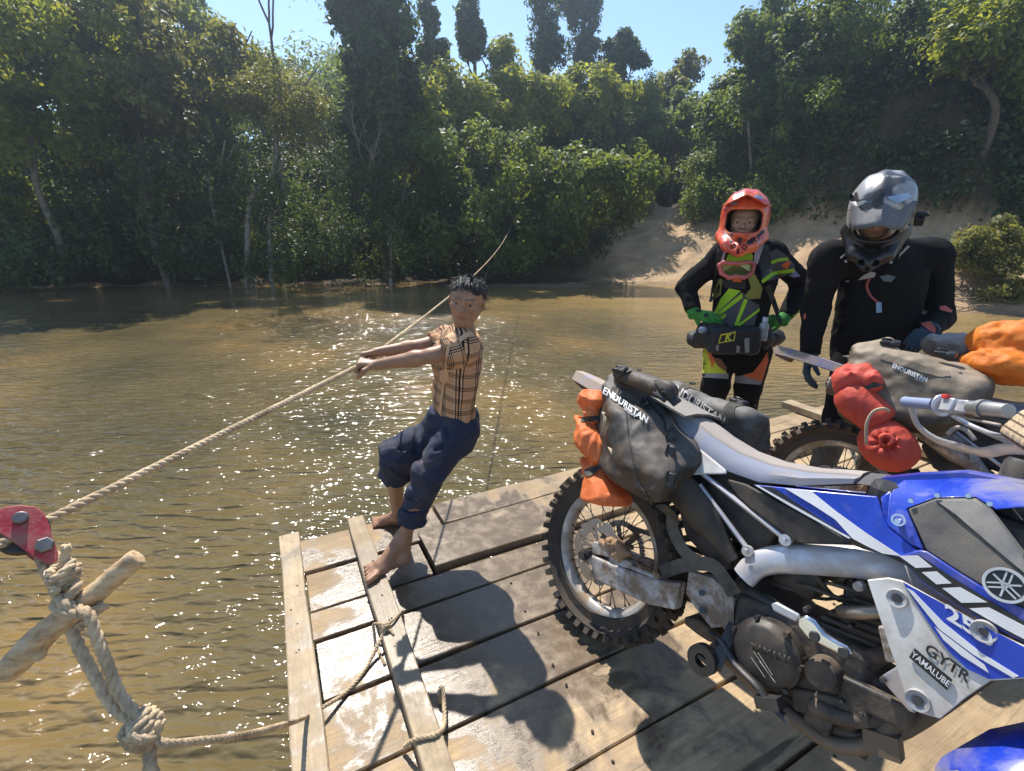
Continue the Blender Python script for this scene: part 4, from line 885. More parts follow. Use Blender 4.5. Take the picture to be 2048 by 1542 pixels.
    seat = loft(ring, SEATS, 'seat', root, 60)
    tr = [[np.array(r[k])+np.array([0, 0, .0022]) for k in (2, 3, 4, 5, 6, 7)]+[np.array(r[k])-np.array([0, 0, .004]) for k in (7, 4, 2)] for r in ring]; loft(tr, SEATT, 'seat_cover_top', seat, 60)
    st2 = [(.722, .974, .056, .945, .108), (.76, .985, .05, .955, .09), (.80, .998, .045, .965, .07), (.83, 1.004, .035, .975, .05)]
    ring = [[(x, -wb, zb), (x, -wt-.01, zt-.008), (x, -wt*.4, zt+.003), (x, wt*.4, zt+.003), (x, wt+.01, zt-.008), (x, wb, zb)] for x, zt, wt, zb, wb in st2]; loft(ring, plain('seat_grip_cloth', (.10, .095, .095), .8, 0, .2, 6, .6, 500), 'seat_nose', seat, 60)
    # ---- rear fender
    ft = [(-.42, .99, .055), (-.36, .985, .068), (-.2, .965, .078), (-.02, .935, .085), (.12, .905, .09)]
    ring = [[(x, -w, z-.045), (x, -w*.8, z-.004), (x, 0, z), (x, w*.8, z-.004), (x, w, z-.045), (x, w-.006, z-.049), (x, 0, z-.012), (x, -w+.006, z-.049)] for x, z, w in ft]
    loft(ring, plain('rear_fender_plastic', (.36, .34, .50) if near else (.36, .34, .50), .5, 0, .3, 8, .2, 80, dirt=(.40, .32, .25), dfac=.55, dscale=9) if near else plain('rear_fender_blue', (.07, .10, .26), .5, 0, .3, 8, .2, 80, dirt=(.27, .21, .16), dfac=.5, dscale=9), 'rear_fender', root, 40); mb = MB(); mb.box((-.375, 0, .945), (.035, .045, .022), Matrix.Rotation(.3, 3, 'Y')); mb.build('tail_light', plain('tail_brown', (.16, .075, .045), .5, 0, .3, 9, .3, 60), root, bevel=.006)
    # ---- body panels both sides
    for sd in (-1, 1):
        S_ = (lambda q: q) if sd < 0 else mir
        D = (0, -sd, 0)
        panel('number_panel', S_(A(z1, [(690, 400, -.10), (760, 470, -.125), (890, 575, -.135), (897, 597, -.138), (780, 600, -.14), (725, 602, -.14), (700, 625, -.138), (686, 665, -.135), (660, 640, -.13), (665, 450, -.11)])), WHITE, root, .010, .004, D)
        panel('side_cover', S_(A(z2, [(-115, 180, -.13), (-20, 205, -.135), (440, 452, -.148), (482, 472, -.148), (400, 482, -.145), (215, 478, -.14), (150, 430, -.138), (0, 318, -.135), (-60, 260, -.13)])), BLACKP, root, .010, .005, D)
        bpn = panel('side_panel', S_(A(z2, [(20, 208, -.137), (300, 235, -.135), (592, 262, -.135), (600, 292, -.142), (618, 340, -.148), (640, 402, -.152), (760, 500, -.166), (840, 555, -.178), (700, 548, -.168), (620, 530, -.16), (545, 495, -.156), (470, 458, -.152), (400, 415, -.148), (200, 310, -.142)])), BLUE, root, .010, .0035, D)
        if near and sd < 0:
            U = np.array([0, -.0045, 0])
            panel('stripe', [p+U for p in A(z2, [(165, 224, -.136), (285, 237, -.135), (400, 330, -.143), (545, 435, -.153), (705, 540, -.168), (620, 528, -.16), (545, 493, -.156), (480, 458, -.1525), (400, 370, -.147), (300, 305, -.142)])], DECALW, bpn, .003, 0)
            panel('stripe', [p+U for p in A(z2, [(40, 214, -.137), (110, 220, -.136), (200, 290, -.141), (330, 372, -.146), (455, 448, -.151), (400, 412, -.148), (200, 307, -.142)])], DECALK, bpn, .003, 0)
            panel('stripe', [p+U*1.2 for p in A(z2, [(24, 209, -.137), (42, 212, -.137), (210, 306, -.142), (470, 455, -.152), (462, 459, -.152), (200, 314, -.142)])], DECALW, bpn, .003, 0)
        # tank cover
        tc = [(605, 268, -.125), (660, 222, -.10), (722, 178, -.078), (940, 172, -.074), (1190, 178, -.07), (1420, 225, -.06), (1430, 300, -.10), (1145, 325, -.165), (1050, 266, -.158), (860, 270, -.152), (730, 318, -.152), (770, 420, -.165), (812, 515, -.176), (745, 488, -.165), (640, 400, -.154), (618, 335, -.148)]
        tco = panel('tank_cover', S_(A(z2, tc)), BLUE, root, .012, .004, D)
        if near and sd < 0:
            for x, y in ((750, 283), (872, 258), (1018, 260), (1117, 298), (778, 482)):
                b = MB(); b.lathe([(0, -.004), (.005, -.004), (.006, 0), (0, 0)], BP(*z2(x, y), -.163), n=12); b.build('screw', CHROME, tco, 30)
            b = MB(); b.lathe([(.010, -.003), (.014, -.003), (.014, .003), (.010, .003)], BP(*z2(692, 372), -.172), n=22, closed=True); b.lathe([(0, -.006), (.006, -.006), (.007, .01), (0, .01)], BP(*z2(690, 378), -.168), n=14); b.build('quick_fastener', CHROME, tco, 40)
        # black grip tank side with two facets
        tk = [(735, 322, -.160), (862, 274, -.160), (1050, 270, -.165), (1125, 322, -.172), (1276, 520, -.190), (1420, 700, -.20), (1420, 850, -.215), (1276, 785, -.212), (1150, 725, -.205), (980, 620, -.195), (822, 517, -.182)]
        panel('tank_side', S_(A(z2, tk)), TANKM, root, .016, .004, D)
        if sd < 0: panel('tank_facet', [p+np.array([0, -.003, 0]) for p in A(z2, [(862, 280, -.160), (1046, 276, -.165), (1118, 326, -.172), (1270, 530, -.190), (1300, 640, -.2), (1180, 540, -.193), (960, 350, -.175)])], plain('tank_facet_plastic', (.17, .165, .165), .32, 0, .3, 5, .2, 400, dirt=(.3, .27, .23), dfac=.3), root, .004, .0015)
        # striped upper shroud band
        yc = lambda x: -.174-.00008*(x-690)
        Q3 = lambda pts, o=0.: [BP(*z2(x, y), yc(x)-o) for x, y in pts]
        bd = panel('shroud_band', S_(Q3([(690, 540), (790, 512), (825, 520), (980, 622), (1150, 728), (1276, 790), (1430, 860), (1460, 1010), (1276, 945), (1150, 880), (960, 772), (800, 665)])), BLUE, root, .010, .003, D)
        if near and sd < 0:
            panel('stripe', Q3([(700, 548), (785, 536), (950, 646), (1276, 846), (1430, 930), (1450, 1000), (1276, 938), (960, 765), (800, 656)], .0035), DECALK, bd, .003, 0)
            for q in ([(694, 540), (782, 538), (848, 592), (772, 596)], [(800, 616), (868, 612), (938, 668), (868, 672)], [(895, 690), (978, 686), (1104, 756), (985, 758)], [(1022, 785), (1112, 780), (1276, 866), (1340, 905), (1300, 940), (1190, 882)], [(1310, 905), (1420, 930), (1440, 990), (1380, 970)]): panel('stripe', Q3(q, .0055), DECALW, bd, .003, 0)
        # lower shroud, one gently outward leaning plane
        yb = lambda x: -.178-.00007*(x-560)
        Q2 = lambda x, y, o=0.: BP(*z2(x, y), yb(x)-o)
        lsp = [(545, 652), (640, 642), (702, 655), (900, 765), (1150, 900), (1290, 965), (1400, 1040), (1300, 1110), (1120, 1122), (1000, 1205), (885, 1300), (790, 1272), (742, 1240), (738, 1150), (722, 1040), (722, 830), (700, 772), (610, 692)]
        ls = panel('radiator_shroud', S_([Q2(x, y) for x, y in lsp]), WHITE, root, .012, .005, D)
        if near and sd < 0:
            L = lambda pts, k=1.: [Q2(x, y, .004*k) for x, y in pts]
            def T2(txt, c, xd, yd, size, mat, o, par, name='lettering', bold=0.):
                me = text_mesh(txt, 1., 0, bold); xd = np.asarray(xd, float)/np.linalg.norm(xd); yd = np.asarray(yd, float)
                for v in me.vertices: q = np.asarray(c)+size*(v.co.x*xd+v.co.y*yd); v.co = Q2(q[0], q[1], o)
                return link(name, me, par, mat)
            panel('graphic', L([(712, 662), (900, 770), (1148, 905), (1285, 968), (1385, 1040), (1295, 1105), (1112, 1114), (1010, 1065), (925, 985), (850, 880), (775, 765)]), DECALB, ls, .003, 0)
            panel('graphic', L([(730, 690), (760, 705), (900, 850), (1075, 990), (1250, 1100), (1225, 1108), (1040, 1000), (880, 880)], 1.6), DECALW, ls, .003, 0)
            panel('graphic', L([(860, 870), (950, 965), (1090, 1045), (1112, 1085), (985, 1005), (900, 930)], 1.6), DECALW, ls, .003, 0)
            T2('250', (1020, 868), (390, 245), (-.1, -.62), 175, DECALW, .0075, ls, 'numerals', .03)
            T2('GYTR', (918, 1040), (258, 188), (.28, -.62), 98, DECALK, .0022, ls, 'lettering', .02)
            pk = panel('sticker', L([(765, 970), (942, 1118), (917, 1166), (740, 1012)], 1.4), DECALK, ls, .003, 0)
            T2('YAMALUBE', (841, 1068), (177, 150), (.42, -.72), 46, DECALW, .0072, pk, 'lettering', .012)
            for x, y, r in ((688, 735, .019), (1090, 890, .020), (785, 1210, .021)):
                c = Q2(x, y); b = MB(); b.lathe([(0, -.005), (r*.5, -.005), (r*.55, -.007), (r, -.0105), (r*1.05, -.006), (r*1.05, .004), (0, .004)], c, n=26); b.build('screw_recess', plain('recess_plastic', (.38, .37, .36), .5, 0, .3, 5), ls, 40)
                b = MB(); b.lathe([(0, -.010), (.008, -.010), (.009, 0), (0, 0)], c, n=14); b.build('bolt', STEEL, ls, 30)
        # round emblem on the tank: ring and three crossed tuning forks
        if sd < 0:
            ec = BP(*z2(1188, 676), -.2165); em = MB(); em.lathe([(.028, -.003), (.033, -.003), (.033, .003), (.028, .003)], (0, 0, 0), n=40, closed=True)
            for k in range(3):
                a = math.pi/2+k*2*math.pi/3; d = np.array([math.cos(a), 0, math.sin(a)]); n_ = np.array([-d[2], 0, d[0]])
                em.bar(-d*.024, d*.004, .0032, .004, (0, 1, 0))
                for s_ in (-1, 1): em.bar(d*.004+n_*.0042*s_, d*.026+n_*.0042*s_, .0028, .004, (0, 1, 0))
                em.bar(d*.004-n_*.0055, d*.004+n_*.0055, .003, .004, (0, 1, 0))
            eo = em.build('emblem', plain('emblem_silver', (.6, .6, .6), .3, .3), root, 30); eo.location = ec; eo.rotation_euler = (0, 0, math.radians(-7)); dm = MB(); dm.lathe([(0, .0), (.029, .0), (.029, .002), (0, .002)], (0, 0, 0), n=30); dm.build('emblem_field', DECALK, eo)
    # tank centre and cap
    tcp = [[(x, -w, z-.008), (x, -w*.5, z), (x, w*.5, z), (x, w, z-.008), (x, w, z-.06), (x, -w, z-.06)] for x, z, w in ((.76, .985, .085), (.82, 1.02, .082), (.9, 1.06, .078), (1.0, 1.075, .072), (1.09, 1.06, .062))]
    tk = loft(tcp, BLUE, 'tank_top', root, 40); mb = MB(); mb.lathe([(0, .03), (.03, .03), (.036, .02), (.036, -.02), (0, -.02)], (.98, 0, 1.085), ax='z', n=26); mb.build('filler_cap', BLACKP, tk, 40)
    mb = MB(); mb.box((.90, 0, .88), (.16, .11, .10)); mb.build('tank_body', BLACKP, root, bevel=.03)
    for sd in (-1, 1): mb = MB(); mb.box((1.04, sd*.13, .78), (.02, .05, .09), Matrix.Rotation(-.25, 3, 'Y')); mb.build('radiator', ENG, root, bevel=.004)
    mb = MB(); mb.prism(A(z2, [(605, 1105, -.15), (700, 1045, -.16), (735, 1150, -.17), (740, 1235, -.17), (770, 1275, -.17), (740, 1265, -.16), (640, 1150, -.15)]), (0, .02, 0)); mb.build('radiator_guard', ALU, root, 40, .003)
    # ---- front end, turned with the bars
    def front(mb, name, mat, smooth=40, **kw):
        o = mb.build(name, mat, root, smooth, **kw); o.matrix_local = ST; return o
    dv = np.array([.45, 0, -.893]); cl = np.array([1.195, 0, 1.07])
    for s_ in (-1, 1):
        mb = MB(); a = cl+np.array([.04, s_*.105, .02]); b = np.array([1.455, s_*.1, .40]); mb.tube([a, a+(b-a)*.55], .029, 14); mb.tube([a+(b-a)*.55, b, np.array([1.465, s_*.1, .35])], .024, 14); front(mb, 'fork_leg', BLACKP if s_ > 9 else ALU)
        mb = MB(); mb.prism([(1.30, s_*.135, .62), (1.34, s_*.135, .66), (1.50, s_*.135, .36), (1.46, s_*.135, .30), (1.42, s_*.135, .34)], (0, .008*s_, 0)); front(mb, 'fork_guard', BLUE)
    mb = MB(); mb.box(cl+np.array([.02, 0, .0]), (.05, .135, .016)); mb.box(cl+dv*.2+np.array([.02, 0, 0]), (.05, .135, .018)); front(mb, 'triple_clamp', BLACKP, bevel=.006)
    fs = [(.99, .47, .06), (1.06, .56, .075), (1.2, .68, .075), (1.32, .735, .07), (1.46, .765, .072), (1.62, .75, .062), (1.76, .71, .045)]
    fring = [[(x, -w, z-.035), (x, -w*.8, z-.006), (x, 0, z), (x, w*.8, z-.006), (x, w, z-.035), (x, w-.006, z-.04), (x, 0, z-.008), (x, -w+.006, z-.04)] for x, z, w in fs]
    o = loft(fring, BLUE, 'front_fender', root, 45); o.matrix_local = ST
    mb = MB(); mb.prism([(1.30, -.1, .86), (1.30, .1, .86), (1.24, .12, 1.08), (1.24, -.12, 1.08)], (.012, 0, 0)); front(mb, 'number_plate', WHITE, bevel=.01)
    # handlebar laid out in the turned position
    hb = MB(); L_ = [(.640, .40, 1.205), (.76, .285, 1.215), (.87, .19, 1.205), (.96, .115, 1.185), (1.06, .03, 1.16)]
    cR = np.array([1.06, .03, 1.16]); P = [np.array(p) for p in L_]; ax_ = np.array([.70, .71, 0.]); Rr = []
    for p in P[::-1][1:]:
        d = p-cR; nrm_ = np.array([.695, -.719, 0]); along = d@np.array([-.719, .695, 0]) if False else d@np.array([-.74, .67, 0]); across = d@np.array([.67, .74, 0]); Rr.append(cR-along*np.array([-.74, .67, 0])+across*np.array([.67, .74, 0])+np.array([0, 0, d[2]]))
    hb.tube(spline(P+Rr, 5), .0135, 12); hb.build('handlebar', STEEL, root, True)
    for (a, b) in ((P[0], P[0]+(P[1]-P[0])*.80), (Rr[-1], Rr[-1]+(Rr[-2]-Rr[-1])*.8)):
        mb = MB(); d = (b-a); mb.tube([a-d*.04, a, a+d*.02, b, b+d*.01], [.012, .0185, .0175, .0175, .024], 16); mb.build('grip', GRIPB, root, 40)
    mb = MB(); q = P[1]; dL = (P[1]-P[0])/np.linalg.norm(P[1]-P[0]); Rm = np.array([dL, np.cross([0, 0, 1], dL), [0, 0, 1]]).T
    mb.tube([q-dL*.012, q-dL*.004], .034, 20); mb.box(q+dL*.028, (.022, .022, .020), Rm); mb.box(q+dL*.075, (.018, .018, .018), Rm); mb.build('switch_housing', ALU, root, 40, .004)
    mb = MB(); mb.box(q+dL*.025+np.array([-.018, -.014, .022]), (.010, .008, .006), Rm); mb.build('stop_button', REDP, root, bevel=.002)
    mb = MB(); mb.tube([q+dL*.09, q+dL*.13, q+dL*.2], [.020, .022, .019], 14); mb.tube([q+dL*.12, q+dL*.135], .026, 16); mb.build('bar_clamp', plain('dull_alloy', (.42, .41, .40), .5, .7), root, 40)
    # hand guard: flat alloy strap from the bar end round to the bar
    gp = [BP(1822, 812, .42), BP(1835, 850, .44), BP(1870, 878, .42), BP(1915, 893, .36), BP(1965, 905, .28), BP(2010, 898, .2), BP(2060, 900, .12)]
    mb = MB(); mb.tube(spline(gp, 6), .016, 10, sq=(1, .35)); mb.build('hand_guard', ALU, root, 40)
    mb = MB(); mb.tube(spline([BP(1905, 830, .3), BP(1940, 850, .33), BP(1985, 868, .26), BP(2020, 875, .2)], 5), .007, 8); mb.tube(spline([BP(1935, 815, .27), BP(1980, 842, .22), BP(2010, 850, .15)], 5), .005, 8); mb.build('clutch_lever', ALU, root, True)
    mb = MB(); mb.tube(spline([BP(1895, 868, .34), BP(1912, 855, .33), BP(1932, 860, .32), BP(1950, 880, .32)], 5), .006, 8); mb.tube(spline([BP(1890, 820, .3), BP(1930, 835, .25), BP(2000, 850, .12)], 5), .004, 7); mb.build('cables', plain('cable_grey', (.38, .33, .27), .6), root, True)
    # tan cross bar pad
    def fp_(p): return box_(p, (0, 0, 0), (.04, .085, .045), None, .025)+.0015*np.sin(p[..., 1]*330)
    me, _ = sdf_mesh('bar_pad', fp_, (-.08, -.14, -.09), (.08, .14, .09), .006)
    N = NT('pad_canvas'); t = N.obj(); sx = N.n('SeparateXYZ', i_Vector=t); st_ = N.math('LESS_THAN', N.math('ABSOLUTE', N.math('SUBTRACT', N.math('PINGPONG', N.math('ADD', sx.outputs[2], .03), .02), .01)), .0025); ck = N.n('TexChecker', i_Vector=t, i_Scale=160., i_Color1=lin((.55, .42, .27)), i_Color2=lin((.44, .32, .2)))
    pad = link('bar_pad', me, root, N.done(N.bsdf(N.mix(st_, ck.outputs[0], lin((.12, .08, .05))), .85, 0, .3)), True); pad.location = BP(2095, 880, .08); pad.rotation_euler = (.3, .25, math.radians(48))
    return root
bike1 = make_bike(BM1, 'muddy blue and white dirt bike in the foreground, its rear wheel towards the boy')
bike2 = make_bike(BM2, 'second blue dirt bike standing behind the foreground one, in front of the rider in black', False)
# ================================================================ LUGGAGE (each bag rests on a motorcycle: a thing of its own)
def bag_mat(name, base, dust, brown, df=.5):
    N = NT(name); o = N.obj(); g = N.n('NewGeometry').outputs['Normal']; up = N.mrange(N.n('SeparateXYZ', i_Vector=g).outputs[2], .1, .9)
    n1 = N.noise(7, 6, .65, o, .4); n2 = N.noise(26, 4, .6, o); c = N.mix(N.mrange(n1, .38, .62, 0, .85), lin(base), lin(brown))
    c = N.mix(N.math('MULTIPLY', N.math('MAXIMUM', up, N.mrange(n2, .55, .75, 0, .5)), df), c, lin(dust))   # settled dust on upward faces
    return N.done(N.bsdf(c, .62, 0, .4, N.bump(N.math('ADD', N.noise(55, 5, .65, o), N.math('MULTIPLY', N.noise(9, 3, .5, o), 2.)), .35, .006)))
BAGM = bag_mat('bag_black_coated', (.026, .026, .025), (.13, .12, .108), (.115, .072, .042), .40)
BAGT = bag_mat('bag_dusty_tan', (.060, .050, .038), (.30, .235, .165), (.11, .08, .05), .85)
BAGG = bag_mat('bag_grey', (.10, .095, .09), (.33, .30, .27), (.16, .13, .10), .8)
WEB = plain('webbing_black', (.022, .022, .022), .8, 0, .3, 20, .5, 260, dirt=(.13, .11, .085), dfac=.25)
BUCK = plain('buckle_black', (.018, .018, .019), .35, 0, .2, 9)
def sack_mat(name, col, dk):
    N = NT(name); o = N.obj(); n = N.noise(14, 5, .6, o, 1.); cr = N.noise(30, 3, .7, o, 2.5)
    b = N.bsdf(N.mix(N.mrange(n, .3, .7), lin(dk), lin(col)), .58, 0, .3, N.bump(N.math('ADD', cr, n), .28, .010)); t = N.n('BsdfTranslucent'); N.set(t.inputs[0], lin(tuple(min(1, x*1.1) for x in col)))
    m = N.n('MixShader', n_0=.16); N.set(m.inputs[1], b); N.set(m.inputs[2], t); return N.done(m)
ORANGE = sack_mat('sack_orange', (.86, .25, .085), (.74, .16, .04)); REDS = sack_mat('sack_red', (.72, .115, .075), (.56, .07, .045)); ORANGE2 = sack_mat('sack_amber', (.80, .24, .03), (.62, .15, .015))
CORD = plain('cord_tan', (.45, .36, .25), .85, 0, .2, 30)
def bag_root(name, M, c, label, cat, group):
    R = Matrix(M.tolist()); e = empty(name, (0, 0, 0), label, cat, group); e.matrix_world = R@Matrix.Translation(Vector(c)); e['_c'] = 0; del e['_c']; return e
def sdf_part(name, f, c, lo, hi, res, mat, parent, attrs=None):
    """f in bike frame; mesh is stored relative to the thing's base c"""
    me, V = sdf_mesh(name, f, lo, hi, res); c = np.asarray(c, float); me.vertices.foreach_set('co', (V-c).astype(np.float32).ravel()); me.update(); return link(name, me, parent, mat, True)
def strap(P, c, w, parent, mat=WEB, name='strap', th=.003, up=(0, -1, 0), wrap=None):
    P = spline([np.asarray(p)-np.asarray(c) for p in P], 6); V = []; Fs = []
    for i, p in enumerate(P):
        t = P[min(i+1, len(P)-1)]-P[max(i-1, 0)]; t /= np.linalg.norm(t); u_ = np.asarray(up(p) if callable(up) else up, float); s = np.cross(t, u_); s /= np.linalg.norm(s)+1e-9; n = np.cross(s, t)
        V += [p-s*w/2, p+s*w/2, p+s*w/2+n*th, p-s*w/2+n*th]
    for i in range(len(P)-1):
        for j in range(4): k = (j+1) % 4; Fs.append((i*4+j, i*4+k, i*4+4+k, i*4+4+j))
    Fs += [(0, 1, 2, 3), tuple(len(V)-4+j for j in range(4))]
    mb = MB(); mb.add(V, Fs); o = mb.build(name, mat, parent)
    if wrap is not None:
        md = o.modifiers.new('wrap', 'SHRINKWRAP'); md.target = wrap; md.wrap_method = 'NEAREST_SURFACEPOINT'; md.wrap_mode = 'OUTSIDE_SURFACE'; md.offset = .003
    return o
def buckle(p, c, xd, n, parent, s=1.):
    mb = MB(); M = np.array(frame3((0, 0, 0), xd, n))[:3, :3]
    mb.box((0, 0, 0), (.024*s, .016*s, .006*s)); mb.box((.012*s, 0, .006*s), (.010*s, .011*s, .003*s)); mb.box((-.014*s, .012*s, .004*s), (.014*s, .003*s, .006*s)); mb.box((-.014*s, -.012*s, .004*s), (.014*s, .003*s, .006*s))
    o = mb.build('buckle', BUCK, parent, 40, .002); o.matrix_local = frame3(np.asarray(p)-np.asarray(c), xd, n); return o
# ---- foreground bike, right bag
c = np.array([.13, -.2, .69]); R1 = bag_root('saddlebag', BM1, c, 'black mud stained saddlebag on the near side of the foreground dirt bike', 'saddlebag', 'saddlebags on the motorcycles')
pn = np.array([-.50, -.866, 0])
def f_rb(p):
    q = p.copy(); q[..., 0] = q[..., 0]+(q[..., 2]-.86)*.28
    d = box_(q, (.105, -.205, .868), (.222, .112, .185), None, .05); d = smax(d, (q-np.array([.31, -.2, .80]))@np.array([.85, .2, -.48]), .05); pl = (q-np.array([.085, -.302, 0]))@pn; d = smax(d, pl, .05)
    d = smax(d, (q-np.array([.13, 0, 1.035]))@np.array([.35, -.45, .82]), .05)
    d = smin(d, cap_(q, (-.02, -.17, 1.03), (.22, -.2, 1.03), .038), .03)
    d = d+.011*vnoise(p*np.array([9, 9, 14]), 3)+.004*vnoise(p*34, 5)-.006*np.clip(.25-np.abs(vnoise(p*np.array([10, 10, 7]), 28)), 0, 1)*2+.003*np.sin(p[..., 2]*52+3*vnoise(p*9, 7))
    return d
rb = sdf_part('bag_body', f_rb, c, (-.22, -.37, .63), (.48, -.05, 1.14), .0075, BAGM, R1)
nR = np.array([-.45, -.8, .2])
B_ = lambda x, y, yy: BP(*z1(x, y), yy)
pk = lambda nm, poly, mt, off=.005: patch(nm, poly, f_rb, mt, R1, c, off, .8, BM1, 9., z1)
pk('webbing', [(338, 205), (352, 178), (420, 205), (500, 245), (545, 262), (530, 292), (470, 262), (400, 232)], WEB, .006)
for q in ([(375, 190), (382, 192), (372, 222), (364, 219)], [(410, 203), (417, 206), (406, 236), (398, 232)], [(446, 220), (453, 223), (440, 252), (432, 248)], [(482, 238), (489, 242), (476, 272), (468, 266)]): pk('webbing_loop', q, BAGM, .011)
pk('label_patch', [(352, 222), (365, 215), (490, 300), (478, 330), (440, 318)], DECALK, .005)
text_px('ENDURISTAN', z1(413, 270), (116, 84), 17.5, f_rb, DECALW, R1, c, .0085, .8, BM1, bold=.02, skew=(.35, -1))
text_px('blizzard', z1(432, 304), (116, 84), 9., f_rb, DECALW, R1, c, .0085, .8, BM1, skew=(.35, -1))
pk('strap', [(360, 118), (378, 100), (440, 88), (452, 100), (395, 122), (372, 140)], WEB, .008); pk('strap', [(545, 150), (575, 145), (640, 185), (655, 235), (630, 240), (600, 180)], WEB, .008)
pk('strap', [(505, 225), (525, 215), (620, 300), (640, 350), (648, 430), (648, 660), (618, 660), (618, 430), (600, 340)], WEB, .008)
pk('seam', [(408, 262), (414, 262), (430, 420), (470, 620), (545, 742), (536, 742), (462, 625), (424, 425)], WEB, .004)
for x, y, yy, xd, n in ((390, 105, -.165, (1, 0, .4), (-.1, -.5, .85)), (480, 100, -.16, (1, 0, .1), (0, -.5, .85)), (508, 262, -.30, (.6, -.6, -.4), nR), (590, 225, -.285, (1, 0, -.2), (.2, -.8, .5)), (633, 500, -.322, (0, 0, -1), (.1, -1, 0)), (633, 430, -.322, (0, 0, -1), (.1, -1, 0)), (640, 240, -.26, (1, 0, -.4), (.3, -.8, .5)), (633, 630, -.318, (0, 0, -1), (.1, -1, 0))):
    q, _ = march([z1(x, y)], f_rb, .8, M=BM1); buckle(q[0]+np.asarray(n)/np.linalg.norm(n)*.008, c, xd, n, R1)
strap([B_(580, 745, -.29), B_(640, 800, -.2), B_(655, 830, -.14)], c, .03, R1, up=(.3, -1, 0), name='lower_strap')
strap([BP(*z7(860, 560), -.15), BP(*z7(1040, 500), -.155), BP(*z7(1240, 500), -.15), BP(*z7(1340, 600), -.145), BP(*z7(1420, 730), -.14)], c, .042, R1, up=(0, -1, .1), name='lower_strap')
strap([BP(*z1(640, 790), -.17), BP(*z1(640, 860), -.165), BP(*z1(690, 960), -.16), BP(*z1(760, 1020), -.155)], c, .038, R1, up=(.3, -1, 0), name='lower_strap')
# ---- foreground bike, left bag and yoke
c = np.array([.13, .21, .75]); R2 = bag_root('saddlebag', BM1, c, 'grey topped saddlebag on the far side of the foreground dirt bike', 'saddlebag', 'saddlebags on the motorcycles')
def f_lb(p):
    q = p.copy(); q[..., 0] = q[..., 0]+(q[..., 2]-.9)*.15
    d = box_(q, (.115, .225, .905), (.215, .085, .135), None, .045); d = smin(d, cap_(q, (-.04, .20, 1.03), (.2, .20, .995), .026), .05); return d+.012*vnoise(p*11, 13)+.005*vnoise(p*30, 15)-.008*np.clip(.25-np.abs(vnoise(p*np.array([9, 14, 14]), 18)), 0, 1)*2
lb = sdf_part('bag_body', f_lb, c, (-.2, .06, .7), (.42, .37, 1.13), .0085, bag_mat('bag_black_dusty', (.03, .03, .028), (.17, .16, .145), (.08, .062, .042), .7), R2)
patch('label_patch', [(668, 205), (684, 196), (860, 305), (850, 335)], f_lb, DECALK, R2, c, .006, .8, BM1, 9., z1)
text_px('ENDURISTAN', z1(762, 262), (172, 112), 21, f_lb, plain('decal_dull', (.42, .40, .37), .5), R2, c, .009, .8, BM1, bold=.02, skew=(.5, -1))
strap([B_(900, 330, .11), B_(920, 270, .15), B_(990, 250, .2), B_(1020, 300, .27)], c, .04, R2, up=(0, -.5, 1), wrap=lb); strap([B_(650, 190, .13), B_(720, 150, .17), B_(800, 145, .22)], c, .03, R2, up=(0, -.4, 1), wrap=lb)
for (x, y, xd) in ((735, 165, (1, 0, .2)), (960, 262, (1, 0, -.5))): q, _ = march([z1(x, y)], f_lb, .8, M=BM1); buckle(q[0]+np.array([0, -.003, .008]), c, xd, (0, -.4, 1), R2, 1.2)
yk = MB(); ring = []
for x in (-.03, .10, .22):
    ring.append([(x, y, z-(x-.1)*.16) for y, z in ((-.14, .985), (-.075, 1.0), (0, 1.005), (.075, 1.0), (.14, .985), (.14, .978), (.075, .992), (0, .997), (-.075, .992), (-.14, .978))])
yo = loft([[np.array(p)-c for p in r] for r in ring], BAGG, 'yoke', R2, 40)
# ---- orange sack strapped behind the near bag
c = B_(300, 600, -.2); R3 = bag_root('dry_sack', BM1, c, 'bright orange stuff sack strapped behind the black mud stained saddlebag', 'dry sack', 'bright dry sacks strapped to the luggage')
ax0 = [B_(240, 250, -.205), B_(238, 330, -.21), B_(252, 440, -.215), B_(280, 570, -.215), B_(310, 720, -.215)]
or_ = [(q, 0, 0) for q in ax0]
def f_or(p):
    d = cap_(p, ax0[1], ax0[2], .050, .062); d = smin(d, cap_(p, ax0[2], ax0[3], .062, .058), .02)
    lowr = cap_(p*np.array([1, 1, 1]), ax0[3], ax0[4]-np.array([0, 0, .0]), .050, .092); lowr = smax(lowr, (p-B_(300, 735, -.215))@np.array([.25, 0, -.97]), .012)
    d = smin(d, lowr, .012); top = ell_(p, ax0[0], (.052, .05, .058))+.012*vnoise(p*24, 12); top = ssub(top, cap_(p, B_(262, 225, -.26), B_(235, 150, -.24), .02, .055), .012)
    d = smin(d, top, .012); d = smin(d, ell_(p, B_(196, 318, -.215), (.03, .035, .026))+.006*vnoise(p*40, 3), .008)
    a_ = np.array([.22, 0, .975])
    for m, r_ in ((B_(238, 335, -.21), .030), (B_(285, 560, -.215), .026)):
        t = (p-m)@a_; d = d+r_*np.exp(-(t/.016)**2)
    q_ = p-B_(262, 450, -.213); ang = np.arctan2(q_[..., 1], q_[..., 0]); pk_ = 0
    for m in (B_(238, 335, -.21), B_(285, 560, -.215)): t = (p-m)@a_; pk_ = pk_+np.exp(-(t/.045)**2)
    return d+.005*vnoise(p*13, 3)+.0042*np.sin(ang*13+4*vnoise(p*9, 5))*pk_+.002*np.sin((p@a_)*120+5*vnoise(p*14, 6))+.0012*vnoise(p*60, 8)
lo = np.min([q for q, r, k in or_], 0)-.13; hi = np.max([q for q, r, k in or_], 0)+.13
os_ = sdf_part('sack_body', f_or, c, lo, hi, .0058, ORANGE, R3)
